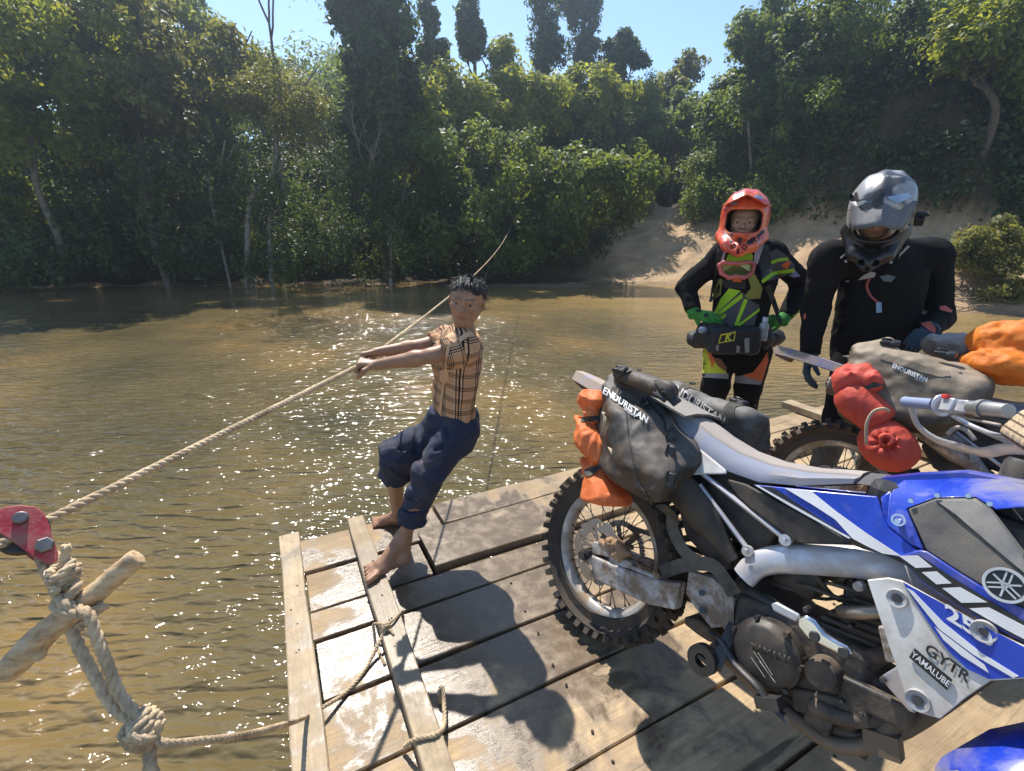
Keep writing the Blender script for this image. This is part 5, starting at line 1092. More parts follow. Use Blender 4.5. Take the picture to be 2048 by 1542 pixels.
for q in ([(196, 350), (200, 325), (245, 318), (300, 318), (300, 340), (245, 345)], [(218, 605), (216, 580), (270, 555), (335, 520), (342, 545), (285, 580), (240, 612)]): patch('strap', q, f_or, WEB, R3, c, .006, .8, BM1, 9., z1)
mb = MB()
for k in range(3): mb.tube(spline([B_(300+6*k, 300, -.27)-c, B_(318-5*k, 340, -.275)-c, B_(305, 375, -.27)-c], 5), .003, 6); mb.tube(spline([B_(330, 470, -.28)-c, B_(345+9*k, 500, -.29)-c, B_(362-6*k, 560, -.285)-c, B_(350, 580, -.28)-c], 5), .0028, 6)
mb.build('drawcord', CORD, R3, True)
# ---- second bike: tan bag
Q = lambda u, v, y: BP(u, v, y, BM2)
c = Q(1820, 800, -.2); R4 = bag_root('saddlebag', BM2, c, 'dusty tan saddlebag on the second bike below the hands of the rider in black', 'saddlebag', 'saddlebags on the motorcycles')
ca, cb_, ce, cf = Q(1760, 722, -.20), Q(1895, 742, -.20), Q(1770, 820, -.24), Q(1880, 825, -.24)
cm = (ca+cb_+ce+cf)/4; ex = (cb_-ca+cf-ce); ex /= np.linalg.norm(ex); ez = (ca-ce+cb_-cf); ez -= ex*(ez@ex); ez /= np.linalg.norm(ez); RR = np.array([ex, np.cross(ez, ex), ez]).T
def f_tb(p):
    q = (p-cm)@RR; q[..., 0] += .12*q[..., 2]*0; d = box_(q, (0, .03, 0), (.235, .11, .175), None, .06); d = smax(d, q@np.array([.25, -.45, .86])-.128, .05)
    d = smin(d, cap_(q, (-.2, .0, .155), (-.12, .02, .19), .03), .04); d = smax(d, (q@np.array([.8, 0, -.6]))-.205, .05)
    return d+.010*vnoise(p*11, 23)+.004*vnoise(p*33, 25)
tb = sdf_part('bag_body', f_tb, c, cm-.38, cm+.38, .008, BAGT, R4)
nB = RR@np.array([0, -1, .35])
text_px('ENDURISTAN', (1820, 746), (62, 27), 12.5, f_tb, DECALW, R4, c, .004, 1., BM2, bold=.02, skew=(.3, -1)); text_px('blizzard', (1838, 760), (62, 27), 6., f_tb, DECALW, R4, c, .004, 1., BM2, skew=(.3, -1))
strap([Q(1760, 705, -.3), Q(1810, 722, -.31), Q(1870, 740, -.3), Q(1900, 745, -.28)], c, .035, R4, plain('webbing_tan', (.19, .15, .105), .8, 0, .3, 20, .4, 260), up=nB, wrap=tb)
for u, v, y, xd in ((1782, 686, -.2, (1, 0, .1)), (1893, 708, -.18, (1, 0, -.2)), (1715, 722, -.16, (1, 0, .1))): buckle(Q(u, v, y), c, xd, (0, -.5, .8), R4, 1.3)
strap([Q(1912, 745, -.26), Q(1914, 775, -.25), Q(1916, 800, -.2)], c, .035, R4, up=(0, -1, 0), name='lower_strap')
strap([Q(1690, 712, -.08), Q(1720, 720, -.14), Q(1750, 725, -.2)], c, .03, R4, up=(0, -.4, 1), name='rear_strap')
# ---- second bike: red sacks
for i, (lb_, bl, cut) in enumerate([
  ('crumpled red dry sack tied to the tan saddlebag, topmost of three red sacks', [(1690, 760, .05), (1715, 752, .055), (1738, 765, .05), (1700, 785, .045)], 0),
  ('round ended red dry sack in the middle of the three red sacks', [(1712, 800, .075), (1740, 815, .085), (1752, 835, .07)], 0),
  ('red dry sack with a puckered end hanging lowest on the second bike', [(1770, 885, .095), (1782, 900, .09), (1815, 905, .03)], 1)]):
    pts = [(Q(u, v, -.30), r) for u, v, r in bl]; c = pts[0][0]; rt = bag_root('dry_sack', BM2, c, lb_, 'dry sack', 'bright dry sacks strapped to the luggage')
    vdir = (np.linalg.inv(BM2[:3, :3])@(CC-BM2[:3, :3]@c-BM2[:3, 3])); vdir = vdir/np.linalg.norm(vdir)
    def f_rs(p, pts=pts, i=i, c=c, vdir=vdir):
        d = None
        if i == 1: d = cap_(p, pts[0][0], pts[2][0], .078, .074); e_ = (pts[2][0]-pts[0][0]); e_ = e_/np.linalg.norm(e_); d = smax(d, (p-pts[2][0])@e_-.035, .02)
        else:
            for q, r in pts: e = np.linalg.norm(p-q, axis=-1)-r; d = e if d is None else smin(d, e, .03)
        crk = np.abs(vnoise(p*np.array([26, 26, 16])+vnoise(p*9, 4)[..., None], 36+i)); d = d+.006*vnoise(p*12, 30+i)-.009*np.clip(.18-crk, 0, 1)+.0016*vnoise(p*50, 40+i)+(.016*vnoise(p*24, 36) if i == 0 else 0)
        if i == 2:
            r_ = p-pts[0][0]; al = r_@vdir; rad = r_-al[..., None]*vdir; ang = np.arctan2(rad[..., 2], rad[..., 0]); rr = np.linalg.norm(rad, axis=-1)
            d = d+.005*np.sin(ang*9)*np.exp(-(rr/.05)**2)*(al > 0)+.03*np.exp(-(rr/.028)**2)*(al > 0); d = smin(d, cap_(p, pts[0][0]+vdir*.06, pts[0][0]+vdir*.105+np.array([0, 0, .012]), .012, .028)+.006*vnoise(p*50, 4), .012); d = ssub(d, cap_(p, pts[0][0]+vdir*.10, pts[0][0]+vdir*.16+np.array([0, 0, .02]), .005, .026), .006)
        return d
    L0 = np.min([q for q, r in pts], 0)-.16; H0 = np.max([q for q, r in pts], 0)+.16; sb = sdf_part('sack_body', f_rs, c, L0, H0, .0065, REDS, rt)
    if i == 0: strap([Q(1690, 800, -.34), Q(1715, 785, -.37), Q(1750, 772, -.36), Q(1765, 765, -.3)], c, .03, rt, up=(0, -1, .2), wrap=sb)
    if i == 1: mb = MB(); mb.tube(spline([Q(1733, 890, -.40)-c, Q(1733, 850, -.41)-c, Q(1745, 825, -.41)-c, Q(1765, 817, -.40)-c, Q(1778, 822, -.38)-c], 6), .006, 8); mb.build('drawcord', CORD, rt, True)
# ---- second bike: grey bag and amber sack on the far side
c = Q(1920, 720, .1); R5 = bag_root('saddlebag', BM2, c, 'small grey crumpled bag beside the orange sack on the second bike', 'bag', 'bags on the second motorcycle')
g0, g1 = Q(1890, 690, .1), Q(1950, 705, .1)
sdf_part('bag_body', lambda p: smin(ell_(p, g0, (.09, .07, .05)), ell_(p, g1, (.10, .09, .075)), .05)+.012*vnoise(p*18, 3)+.006*vnoise(p*40, 5), c, np.minimum(g0, g1)-.16, np.maximum(g0, g1)+.16, .008, BAGG, R5)
c = Q(2010, 740, .0); R6 = bag_root('dry_sack', BM2, c, 'big amber orange plastic sack on the second bike at the right edge', 'dry sack', 'bright dry sacks strapped to the luggage')
a0, a1, a2 = Q(2000, 685, .0), Q(2060, 690, .0), Q(2015, 735, -.06)
def f_am(p):
    d = smin(ell_(p, a0, (.11, .10, .085)), ell_(p, a1, (.13, .12, .10)), .05); d = smin(d, ell_(p, a2, (.15, .12, .075)), .03); return d+.012*np.abs(vnoise(p*15, 3))+.006*vnoise(p*33, 4)+.004*np.abs(vnoise(p*55, 9))
sdf_part('sack_body', f_am, c, np.min([a0, a1, a2], 0)-.22, np.max([a0, a1, a2], 0)+.22, .008, ORANGE2, R6)
# ================================================================ ROPES, PULLEY, TOGGLE
ROPEM = plain('hemp_rope', (.66, .50, .31), .9, 0, .3, 60, .8, 300, dirt=(.32, .225, .135), dfac=.22, dscale=9)
def rope(mb, P, r, lay=5.2, n=8, strands=3, sides=6, step=None, sub=8):
    sp = spline(P, sub); sp = np.array(sp); seg = np.linalg.norm(np.diff(sp, axis=0), axis=1); L = np.concatenate([[0], np.cumsum(seg)])
    m = max(4, int(L[-1]/(step or r*.9))); s = np.linspace(0, L[-1], m); C_ = np.stack([np.interp(s, L, sp[:, k]) for k in range(3)], -1)
    prev = None; N_ = []; B_n = []
    for i in range(m):
        t = C_[min(i+1, m-1)]-C_[max(i-1, 0)]; t /= np.linalg.norm(t)+1e-12
        if prev is None: a = np.array([0, 0, 1.]) if abs(t[2]) < .9 else np.array([1., 0, 0]); prev = np.cross(t, a)
        prev = prev-t*(prev@t); prev /= np.linalg.norm(prev)+1e-12; N_.append(prev); B_n.append(np.cross(t, prev))
    N_ = np.array(N_); B_n = np.array(B_n)
    for k in range(strands):
        a = s/(r*lay)*2*math.pi+k*2*math.pi/strands; Q_ = C_+(N_*np.cos(a)[:, None]+B_n*np.sin(a)[:, None])*r*.48; mb.tube(list(Q_), r*.56, sides)
def knot(mb, c, ax, r, R, turns=3, tilt=.3, seed=0, spread=.9):
    """a rounded wrap of rope turns about axis ax at c"""
    ax = np.asarray(ax, float)/np.linalg.norm(ax); a = np.array([0, 0, 1.]) if abs(ax[2]) < .8 else np.array([1., 0, 0]); u = np.cross(ax, a); u /= np.linalg.norm(u); v = np.cross(ax, u); P = []
    for i in range(turns*10+1):
        t = i/(turns*10); ang = 2*math.pi*turns*t+seed; k = (t-.5)*2; RR_ = R*(1-.25*k*k); P.append(np.asarray(c)+u*RR_*math.cos(ang)+v*RR_*math.sin(ang)+ax*(k*R*spread+.3*R*math.sin(ang)*tilt))
    rope(mb, P, r, sub=2)
def dp(u, v, dep): return CC+ray(u, v)*dep
RH = .0098
hand_n, hand_f = ony(718, 731, 1.93), ony(738, 716, 2.06)
pul = dp(52, 1062, .85); far = ony(1022, 452, 18.4)
haul = empty('hauling_rope', pul, 'pale hauling rope stretched from the red pulley past the boy to the far bank', 'rope')
P0 = dp(-160, 1165, .72); mb = MB(); rope(mb, [P0-pul, pul*0+np.array([0, 0, 0.]), hand_n-pul, hand_f-pul], RH, step=.009, sub=24); mb.build('near_length', ROPEM, haul, True)
mb = MB(); mids = [hand_f+(far-hand_f)*t-np.array([0, 0, 1])*(.62*(t*(1-t))*1.5) for t in np.linspace(0, 1, 14)]; rope(mb, [p-pul for p in mids], RH*.78, step=.03, sub=6, lay=7); mb.build('far_length', ROPEM, haul, True)
# red cheek-plate pulley
REDM = plain('red_painted_steel', (.46, .045, .06), .42, .1, .25, 18, .25, 160, dirt=(.35, .16, .12), dfac=.25, dscale=20)
nv = CC-pul; nv /= np.linalg.norm(nv); nv = nv+np.array([.1, -.1, .5]); nv /= np.linalg.norm(nv)
pr = empty('pulley', pul, 'red steel cheek plate pulley block with two bolts on the hauling rope', 'pulley')
rd = (hand_n-pul); rd /= np.linalg.norm(rd)
def PP(u, v): d = ray(u, v); t = ((pul+nv*.022-CC)@nv)/(d@nv); return CC+d*t-pul
ol = [(-22, 1048), (-12, 1025), (10, 1013), (40, 1010), (72, 1013), (88, 1026), (97, 1046), (108, 1080), (117, 1108), (113, 1122), (98, 1128), (72, 1116), (40, 1093), (0, 1066), (-18, 1058)]
for k, (off, nm) in enumerate(((0, 'cheek_plate'), (-.05, 'cheek_plate'))):
    mb = MB(); mb.prism([PP(u, v)+nv*off for u, v in ol], -nv*.006); mb.build(nm, REDM, pr, 30, .0012)
mb = MB(); wc = PP(42, 1058)-nv*.028; Rw = np.array(frame3((0, 0, 0), (1, 0, 0), nv))[:3, :3]; pf = [(.012, -.013), (.036, -.013), (.030, 0), (.036, .013), (.012, .013)]; V = []
for j in range(28):
    a = 2*math.pi*j/28
    for r_, h_ in pf: V.append(wc+Rw@np.array([r_*math.cos(a), r_*math.sin(a), h_]))
mb.add(V, [(j*5+i, j*5+(i+1) % 5, (j+1) % 28*5+(i+1) % 5, (j+1) % 28*5+i) for j in range(28) for i in range(5)]); mb.build('sheave', STEEL, pr, 40)
for (u, v, r_) in ((42, 1038, .0105), (90, 1092, .0135)):
    mb = MB(); c_ = PP(u, v); mb.tube([c_-nv*.065, c_+nv*.001], r_*.6, 12); mb.tube([c_+nv*.0005, c_+nv*.011, c_+nv*.013], [r_, r_, r_*.8], 6 if r_ > .012 else 14); mb.build('bolt', plain('bolt_steel', (.20, .185, .18), .45, .8, .3, 20), pr, 30)
# mooring rope: doubled strop from the pulley, round the toggle, to the knot, then on to the raft
q0 = PP(92, 1100)+pul-nv*.03; kn = dp(285, 1458, .80); tg = dp(152, 1222, .825)
mr = empty('mooring_rope', kn, 'twisted hemp rope tied from the pulley round the toggle stick down to the raft', 'rope')
r_ = .0098; L_ = lambda *a: [np.asarray(p)-kn for p in a]
mb = MB(); rope(mb, L_(q0+np.array([-.014, 0, .004]), dp(92, 1140, .84), dp(112, 1180, .83), dp(128, 1206, .80), tg+nv*.024, dp(176, 1228, .80), dp(192, 1270, .80), dp(215, 1330, .80), dp(243, 1395, .80), kn+np.array([.006, 0, .02])), r_); mb.build('strop', ROPEM, mr, True)
mb = MB(); rope(mb, L_(q0+np.array([.012, 0, .004]), dp(112, 1128, .845), dp(121, 1158, .835), dp(131, 1195, .85), tg-nv*.028, dp(140, 1246, .83), dp(152, 1282, .82), dp(185, 1345, .81), dp(225, 1412, .80), kn+np.array([-.012, 0, .02])), r_); mb.build('strop', ROPEM, mr, True)
mb = MB(); knot(mb, L_(dp(128, 1148, .825))[0], (.25, .1, -1), r_*.8, .019, 3, .5); mb.build('hitch', ROPEM, mr, True)
mb = MB(); knot(mb, L_(dp(134, 1178, .815))[0], (.35, .1, -1), r_*.9, .015, 1, .5); rope(mb, L_(dp(124, 1140, .83), dp(131, 1110, .83), dp(133, 1090, .83)), r_*.8); mb.build('rope_tail', ROPEM, mr, True)
mb = MB(); knot(mb, L_(tg)[0], tg*0+(dp(290, 1112, .85)-dp(0, 1350, .8)), r_, .031, 1, .9, 1.2, .9); mb.build('toggle_wrap', ROPEM, mr, True)
mb = MB(); knot(mb, (0, 0, 0), (.5, .15, -1), r_*1.05, .023, 4, .9, .3, .95); knot(mb, (0.004, -.008, .004), (.9, .1, .5), r_, .020, 1, .5, 1.); mb.build('knot', ROPEM, mr, True)
dka = onz(612, 1434, .072); dkb = onz(690, 1386, .012); dkc = onz(745, 1312, .025); dkd = onz(772, 1256, .068)
mb = MB(); rope(mb, L_(kn+np.array([.004, 0, -.01]), dp(300, 1500, .80), dp(330, 1580, .80), np.array([-.47, .60, .36]), np.array([-.405, .60, .10]), np.array([-.385, .62, .062]), np.array([-.36, .64, .05])), r_*1.1); mb.build('rope_run', ROPEM, mr, True)
mb = MB(); rope(mb, L_(kn+np.array([.01, 0, -.01]), dp(330, 1487, .80), dp(400, 1482, .86), dp(480, 1472, .95), dp(550, 1455, 1.1), dka, onz(650, 1412, .04), dkb, onz(722, 1350, .012), dkc, dkd), .0075); mb.build('rope_run', ROPEM, mr, True)
# hitch round the second beam
mb = MB(); knot(mb, dkd-kn, E2, .0062, .016, 2, .7, .2, .7); bw = [onz(746, 1250, .066), onz(752, 1247, .068), onz(775, 1248, .072), onz(795, 1232, .066), onz(803, 1223, .05), onz(805, 1226, .01)]; rope(mb, L_(*bw), .0062); rope(mb, L_(onz(746, 1250, .066), onz(748, 1262, .04), onz(752, 1290, .006), onz(770, 1330, .006)), .0062); rope(mb, L_(dkd, onz(783, 1262, .067), onz(787, 1270, .06)), .006); mb.build('beam_hitch', ROPEM, mr, True)
lr = onz(885, 1440, .01); lo_ = empty('rope_end', lr, 'short loop of loose hemp rope curled over the second cross beam', 'rope')
mb = MB(); rope(mb, [p-lr for p in (onz(883, 1412, -.03), onz(879, 1398, .02), onz(880, 1376, .055), onz(886, 1380, .05), onz(888, 1410, .03), onz(889, 1448, .025), onz(878, 1466, .066), onz(850, 1474, .068), onz(828, 1480, .066), onz(812, 1490, .03), onz(808, 1500, .012))], .0078); mb.build('loop', ROPEM, lo_, True)
# toggle stick
ta, tb_ = dp(-6, 1352, .80), dp(286, 1112, .855); tc = (ta+tb_)/2; ts = empty('toggle_stick', tc, 'pale barked stick toggled through the rope below the pulley', 'stick')
ax = (tb_-ta); Ls = np.linalg.norm(ax); ax /= Ls; 
def f_st(p):
    w = p+.006*np.stack([vnoise(p*12, 1), vnoise(p*12, 2), vnoise(p*12, 3)], -1); d = cap_(w, ta-tc, tb_-tc, .0215, .0165); d = smax(d, np.abs(p@ax)-Ls*.485, .004); d = smin(d, np.linalg.norm(p-(ta-tc+ax*.055+np.array([.022, -.005, -.006])), axis=-1)-.009, .008); return d+.0016*vnoise(p*np.array([60, 60, 60]), 6)+.0012*np.abs(vnoise(p*120, 8))
me, _ = sdf_mesh('stick', f_st, np.minimum(ta, tb_)-tc-.06, np.maximum(ta, tb_)-tc+.06, .0038)
N = NT('peeled_wood'); o_ = N.obj(); gr = N.noise(1., 5, .6, N.mapping(o_, (22, 60, 60), (0, -.6, -.6))); N_m = N.done(N.bsdf(N.ramp(gr, [(.3, lin((.30, .18, .09))), (.5, lin((.56, .39, .22))), (.75, lin((.70, .53, .33)))]), .75, 0, .3, N.bump(gr, .5, .004))); link('stick', me, ts, N_m, True)
# ================================================================ PEOPLE
def skin_mat(name, c):
    N = NT(name); o = N.obj(); n = N.noise(22, 4, .6, o); n2 = N.noise(140, 3, .6, o); a = lin(tuple(x*.82 for x in c)); b = lin(tuple(x*1.12 for x in c))
    col = N.mix(N.mrange(n, .3, .7), a, b); col = N.mix(N.attr('lip'), col, lin((c[0]*.75, c[1]*.5, c[2]*.52))); col = N.mix(N.attr('brow'), col, lin((.012, .010, .009)))
    return N.done(N.bsdf(col, .48, 0, .4, N.bump(N.math('ADD', n2, n), .18, .002), Subsurface_Weight=.12, Subsurface_Radius=(.01, .004, .002), Subsurface_Scale=.6))
SKB = skin_mat('skin_brown', (.34, .185, .11)); SKR = skin_mat('skin_tan', (.42, .245, .155))
EYEW = plain('eye_white', (.40, .36, .33), .25, 0, .05); EYED = plain('eye_dark', (.015, .010, .008), .12)
def cloth(name, col, var=.2, rough=.85, dirt=None, df=.2, wr=.5, scale=5): return plain(name, col, rough, 0, var, scale, wr, 420, dirt=dirt, dfac=df)
def basis(f, u):
    f = np.asarray(f, float); f /= np.linalg.norm(f); u = np.asarray(u, float); u = u-f*(u@f); u /= np.linalg.norm(u); l = np.cross(u, f); return np.array([l, f, u]).T     # columns left, forward, up
def add_head(P, c, R, h, ears=True):
    """head blended into P; h chin to crown"""
    W = lambda x, y, z: np.asarray(c)+R@np.array([x, y, z])*h
    P.e(W(0, -.07, .13), np.array([.365, .43, .37])*h, R, .03*h); P.e(W(0, .08, -.14), np.array([.285, .30, .33])*h, R, .12*h); P.c(W(-.03, .27, -.395), W(.03, .27, -.395), .085*h, None, .09*h)
    for s in (-1, 1):
        P.c(W(s*.245, -.02, -.16), W(s*.08, .23, -.40), .085*h, .075*h, .08*h); P.e(W(s*.19, .235, -.075), np.array([.10, .09, .09])*h, R, .07*h)
        P.e(W(s*.15, .415, .012), np.array([.085, .085, .052])*h, R, .035*h, True)
        P.c(W(s*.085, .330, .036), W(s*.215, .295, .036), .026*h, .022*h, .014*h); P.c(W(s*.09, .325, -.028), W(s*.21, .295, -.024), .022*h, .019*h, .014*h)
        P.c(W(s*.05, .365, .085), W(s*.22, .315, .095), .034*h, .026*h, .035*h)
        P.e(W(s*.058, .385, -.13), np.array([.035, .04, .03])*h, R, .022*h)
        if ears: P.e(W(s*.375, -.06, -.02), np.array([.028, .075, .115])*h, R, .02*h); P.e(W(s*.40, -.04, -.01), np.array([.02, .045, .065])*h, R, .012*h, True)
    P.c(W(0, .345, .05), W(0, .435, -.10), .034*h, .050*h, .035*h)
    P.c(W(-.095, .335, -.245), W(0, .375, -.228), .026*h, .030*h, .022*h); P.c(W(.095, .335, -.245), W(0, .375, -.228), .026*h, .030*h, .022*h); P.c(W(-.07, .335, -.29), W(.07, .335, -.29), .032*h, None, .022*h)
    P.c(W(-.10, .375, -.262), W(.10, .375, -.262), .010*h, None, .012*h, True)
    return W
def face_attrs(me, V, c, R, h):
    q = (V-np.asarray(c))@R/h; lip = ((np.abs(q[:, 0]) < .115-.9*np.abs(q[:, 2]+.262)) & (np.abs(q[:, 2]+.262) < .05) & (q[:, 1] > .28)); ax = np.abs(q[:, 0])
    brow = (ax > .05) & (ax < .235) & (np.abs(q[:, 2]-(.118+.016*np.sin((ax-.05)/.185*2.8))) < .015) & (q[:, 1] > .2); fattr(me, 'lip', lip*.5); fattr(me, 'brow', brow*.42)
def add_eyes(W, R, h, root, base, gaze=(0, 0)):
    for s in (-1, 1):
        mb = MB(); mb.sphere(W(s*.15, .285, .006)-base, .058*h, 16); e = mb.build('eye', EYEW, root, True); mb = MB(); mb.sphere(W(s*.15+gaze[0], .316, .008+gaze[1])-base, .034*h, 12); mb.build('iris', EYED, e, True)
def add_hand(P, w, D, N, side, s=1., curl=(.5, .6, .4), thumb=(.6, .6, .5), k=.007, spread=0.):
    """w wrist, D towards the knuckles, N palm normal, side +1/-1 for the thumb's side along D x N"""
    D = np.asarray(D, float)/np.linalg.norm(D); N = np.asarray(N, float); N = N-D*(N@D); N /= np.linalg.norm(N); S = np.cross(D, N)*side; w = np.asarray(w, float)
    for q in (-1.2, -.4, .4, 1.2): P.c(w+D*.012*s+S*q*.010*s, w+D*.078*s+S*q*.019*s, .0145*s, .0125*s, .014*s)
    for i, (o, ln) in enumerate(((1.5, .92), (.5, 1.), (-.5, .96), (-1.5, .78))):
        p = w+D*.082*s+S*o*.0185*s; a = 0; L = (.043*ln, .028*ln, .021*ln); r = .0095; 
        for j in range(3):
            a += curl[j]; d = D*math.cos(a)+N*math.sin(a)+S*spread*(o/1.5)*math.cos(a)*.3; q = p+d*L[j]*s; P.c(p, q, r*s, (r-.0008)*s, k if j else .012); p = q; r -= .0009
    p = w+D*.022*s+S*.026*s
    for L, r, t in ((.042, .0125, (.75, .65, .35)), (.032, .0108, thumb), (.026, .0098, (thumb[0]+.15, thumb[1]-.35, thumb[2]+.2))):
        d = D*t[0]+S*t[1]+N*t[2]; d /= np.linalg.norm(d); q = p+d*L*s; P.c(p, q, r*s, (r-.0012)*s, k*1.3); p = q
def build_sdf(name, f, res, mat, root, base, lo=None, hi=None, fin=None):
    if lo is None: lo, hi = f.bounds()
    me, V = sdf_mesh(name, f, lo, hi, res)
    if fin: fin(me, V)
    me.vertices.foreach_set('co', (V-np.asarray(base)).astype(np.float32).ravel()); me.update(); return link(name, me, root, mat, True)
def noisy(P, amp, sc, seed, amp2=0., sc2=60):
    f = lambda p: P(p)+amp*vnoise(p*sc, seed)+(amp2*vnoise(p*sc2, seed+5)-amp*1.6*np.clip(.28-np.abs(vnoise(p*np.array([8, 8, 12])+.8*vnoise(p*5, seed)[..., None], seed+9)), 0, 1) if amp2 else 0)
    f.bounds = P.bounds; return f
# ---------------------------------------------------------------- the boy
z6 = lambda x, y: (660+x/2.372, 530+y/2.372)
def J(zf, x, y, Y): return ony(*zf(x, y), Y)
base = np.array([-.52, 2.02, .03])
boy = empty('person', base, 'barefoot boy in a plaid shirt leaning back to pull the rope', 'person')
hc = J(z6, 648, 174, 2.04); hR = basis((-.14, -.985, -.06), (.16, .02, 1)); hh = .200
nk0, nk1 = J(z6, 636, 300, 2.06), J(z6, 640, 345, 2.08)
shF, shN = J(z6, 555, 352, 2.19), J(z6, 650, 382, 1.985); elF, elN = J(z6, 428, 388, 2.13), J(z6, 480, 432, 1.93); wrF, wrN = J(z6, 232, 412, 2.075), J(z6, 222, 474, 1.935)
ch = J(z6, 602, 450, 2.09); wa = J(z6, 590, 640, 2.12); pe = J(z6, 580, 750, 2.13)
hpN, hpF = J(z6, 600, 800, 2.06), J(z6, 520, 790, 2.20); knN, knF = J(z6, 478, 965, 1.92), J(z6, 300, 905, 2.12); anN, anF = J(z6, 352, 1290, 1.95), J(z6, 322, 1190, 2.26)
bn = np.array([-.9, -.43, .05]); bs = np.array([.43, -.9, 0.])
PB = Prims(); W = add_head(PB, hc, hR, hh)
PB.c(nk0+np.array([0, 0, .03]), nk1, .042, .05, .03); PB.x(ch, wa, .105, .095, bn, .72, .05); PB.c(shF, shN, .05, .05, .05); PB.x(wa, pe, .085, .085, bn, .8, .05)
for a, b, c_ in ((shF, elF, wrF), (shN, elN, wrN)): PB.c(a, b, .042, .033, .03); m = b+(c_-b)*.3; PB.c(b, m, .032, .034, .015); PB.c(m, c_, .033, .022, .015)
gd = hand_n-hand_f; gd /= np.linalg.norm(gd)
for w, tgt, sd in ((wrN, hand_n, 1), (wrF, hand_f, -1)):
    D = tgt-w; D[2] += .015; D /= np.linalg.norm(D); N_ = np.array([-.1, .25, -1.]) if sd > 0 else np.array([0, -.6, -.8]); add_hand(PB, w, D, N_, sd, .84, (1.25, 1.35, .9), (.5, -.1, .9))
for a, b, c_ in ((hpN, knN, anN), (hpF, knF, anF)): PB.c(a, b, .058, .045, .03); m = b+(c_-b)*.32; PB.c(b, m, .046, .044, .02); PB.c(m, c_, .044, .029, .02)
def foot(P, an, heel, toe, s=1., w=.034):
    f = toe-heel; L = np.linalg.norm(f); f /= L; sd = np.cross(f, (0, 0, 1.)); sd /= np.linalg.norm(sd)
    P.c(an, heel+np.array([0, 0, .035*s])+f*.02, .030*s, .030*s, .02); P.c(heel+np.array([0, 0, .026*s])+f*.018, heel+f*L*.62+np.array([0, 0, .020*s]), .027*s, .026*s, .02)
    P.c(an+f*.01, heel+f*L*.60+np.array([0, 0, .026*s]), .028*s, .022*s, .025)
    for k in (-1, 0, 1): P.c(heel+f*L*.55+sd*k*.016*s+np.array([0, 0, .020*s]), heel+f*L*.78+sd*k*.022*s+np.array([0, 0, .016*s]), .019*s, .014*s, .012)
    return f, sd, L
def toes(P, heel, f, sd, L, inner, s=1.):
    for i in range(5):
        o = (i-2)*.0155*s*inner; ln = L*(1.0-.03*i*i*.35); b = heel+f*L*(.80-.018*i)+sd*o+np.array([0, 0, .017*s]); e = heel+f*(L*(.985-.035*i))+sd*o*1.25+np.array([0, 0, .011*s]); r = (.0125 if i == 0 else .0092)*s; P.c(b, e, r, r*.95, .006)
heN, toN = onz(814, 1124, .036), onz(727, 1156, .060); heF, toF = onz(806, 1048, .0), onz(742, 1049, .0)
f_, s_, L_n = foot(PB, anN, heN, toN, 1.22); toes(PB, heN, f_, s_, L_n, 1, 1.28); f_, s_, L_n = foot(PB, anF, heF, toF, 1.0); toes(PB, heF, f_, s_, L_n, -1)
build_sdf('body', PB, .0052, SKB, boy, base, fin=lambda me, V: face_attrs(me, V, hc, hR, hh)); add_eyes(W, hR, hh, boy, base, (.004, .0))
# hair: cap with tufts
PH = Prims(); PH.e(W(0, -.085, .16), np.array([.398, .458, .362])*hh, hR, .03)
def f_hair(p):
    q = (p-hc)@hR/hh; d = PH(p); d = smax(d, (.235+.04*np.cos(q[..., 0]*9)-.75*np.clip(-q[..., 1]+.12, 0, .6)-q[..., 2])*hh, .010); d = smax(d, (q[..., 1]-.33)*hh, .02)
    n = .6*vnoise(q*np.array([9, 5, 5])+2, 3)+.7*vnoise(q*np.array([26, 8, 12]), 4); return d+.0042*n-.006*np.clip(vnoise(q*13, 9), 0, 1)*(q[..., 2] > .3)
f_hair.bounds = PH.bounds
HAIR = plain('black_hair', (.016, .013, .011), .42, 0, .4, 40, .9, 420); hr = build_sdf('hair', f_hair, .0042, HAIR, boy, base)
mb = MB(); g = np.random.default_rng(2)
for k in range(330):
    th, ph = g.uniform(0, 2*math.pi), g.uniform(.0, 1.25); d = np.array([math.sin(ph)*math.cos(th), math.sin(ph)*math.sin(th), math.cos(ph)]); p = W(*(np.array([0, -.085, .16])+d*np.array([.395, .455, .358]))); 
    if d[1] > .75 and d[2] < .35: continue
    o = hR@(d*np.array([.6, .7, .9])+np.array([g.normal()*.35, .35+g.normal()*.3, g.normal()*.2])); o /= np.linalg.norm(o); L = g.uniform(.008, .020); mb.tube([p-base-o*.006, p+o*L*.6-base, p+o*L+hR@np.array([0, .004, -.004])-base], [.0016, .0012, .0004], 4)
mb.build('hair_tufts', HAIR, hr, True)
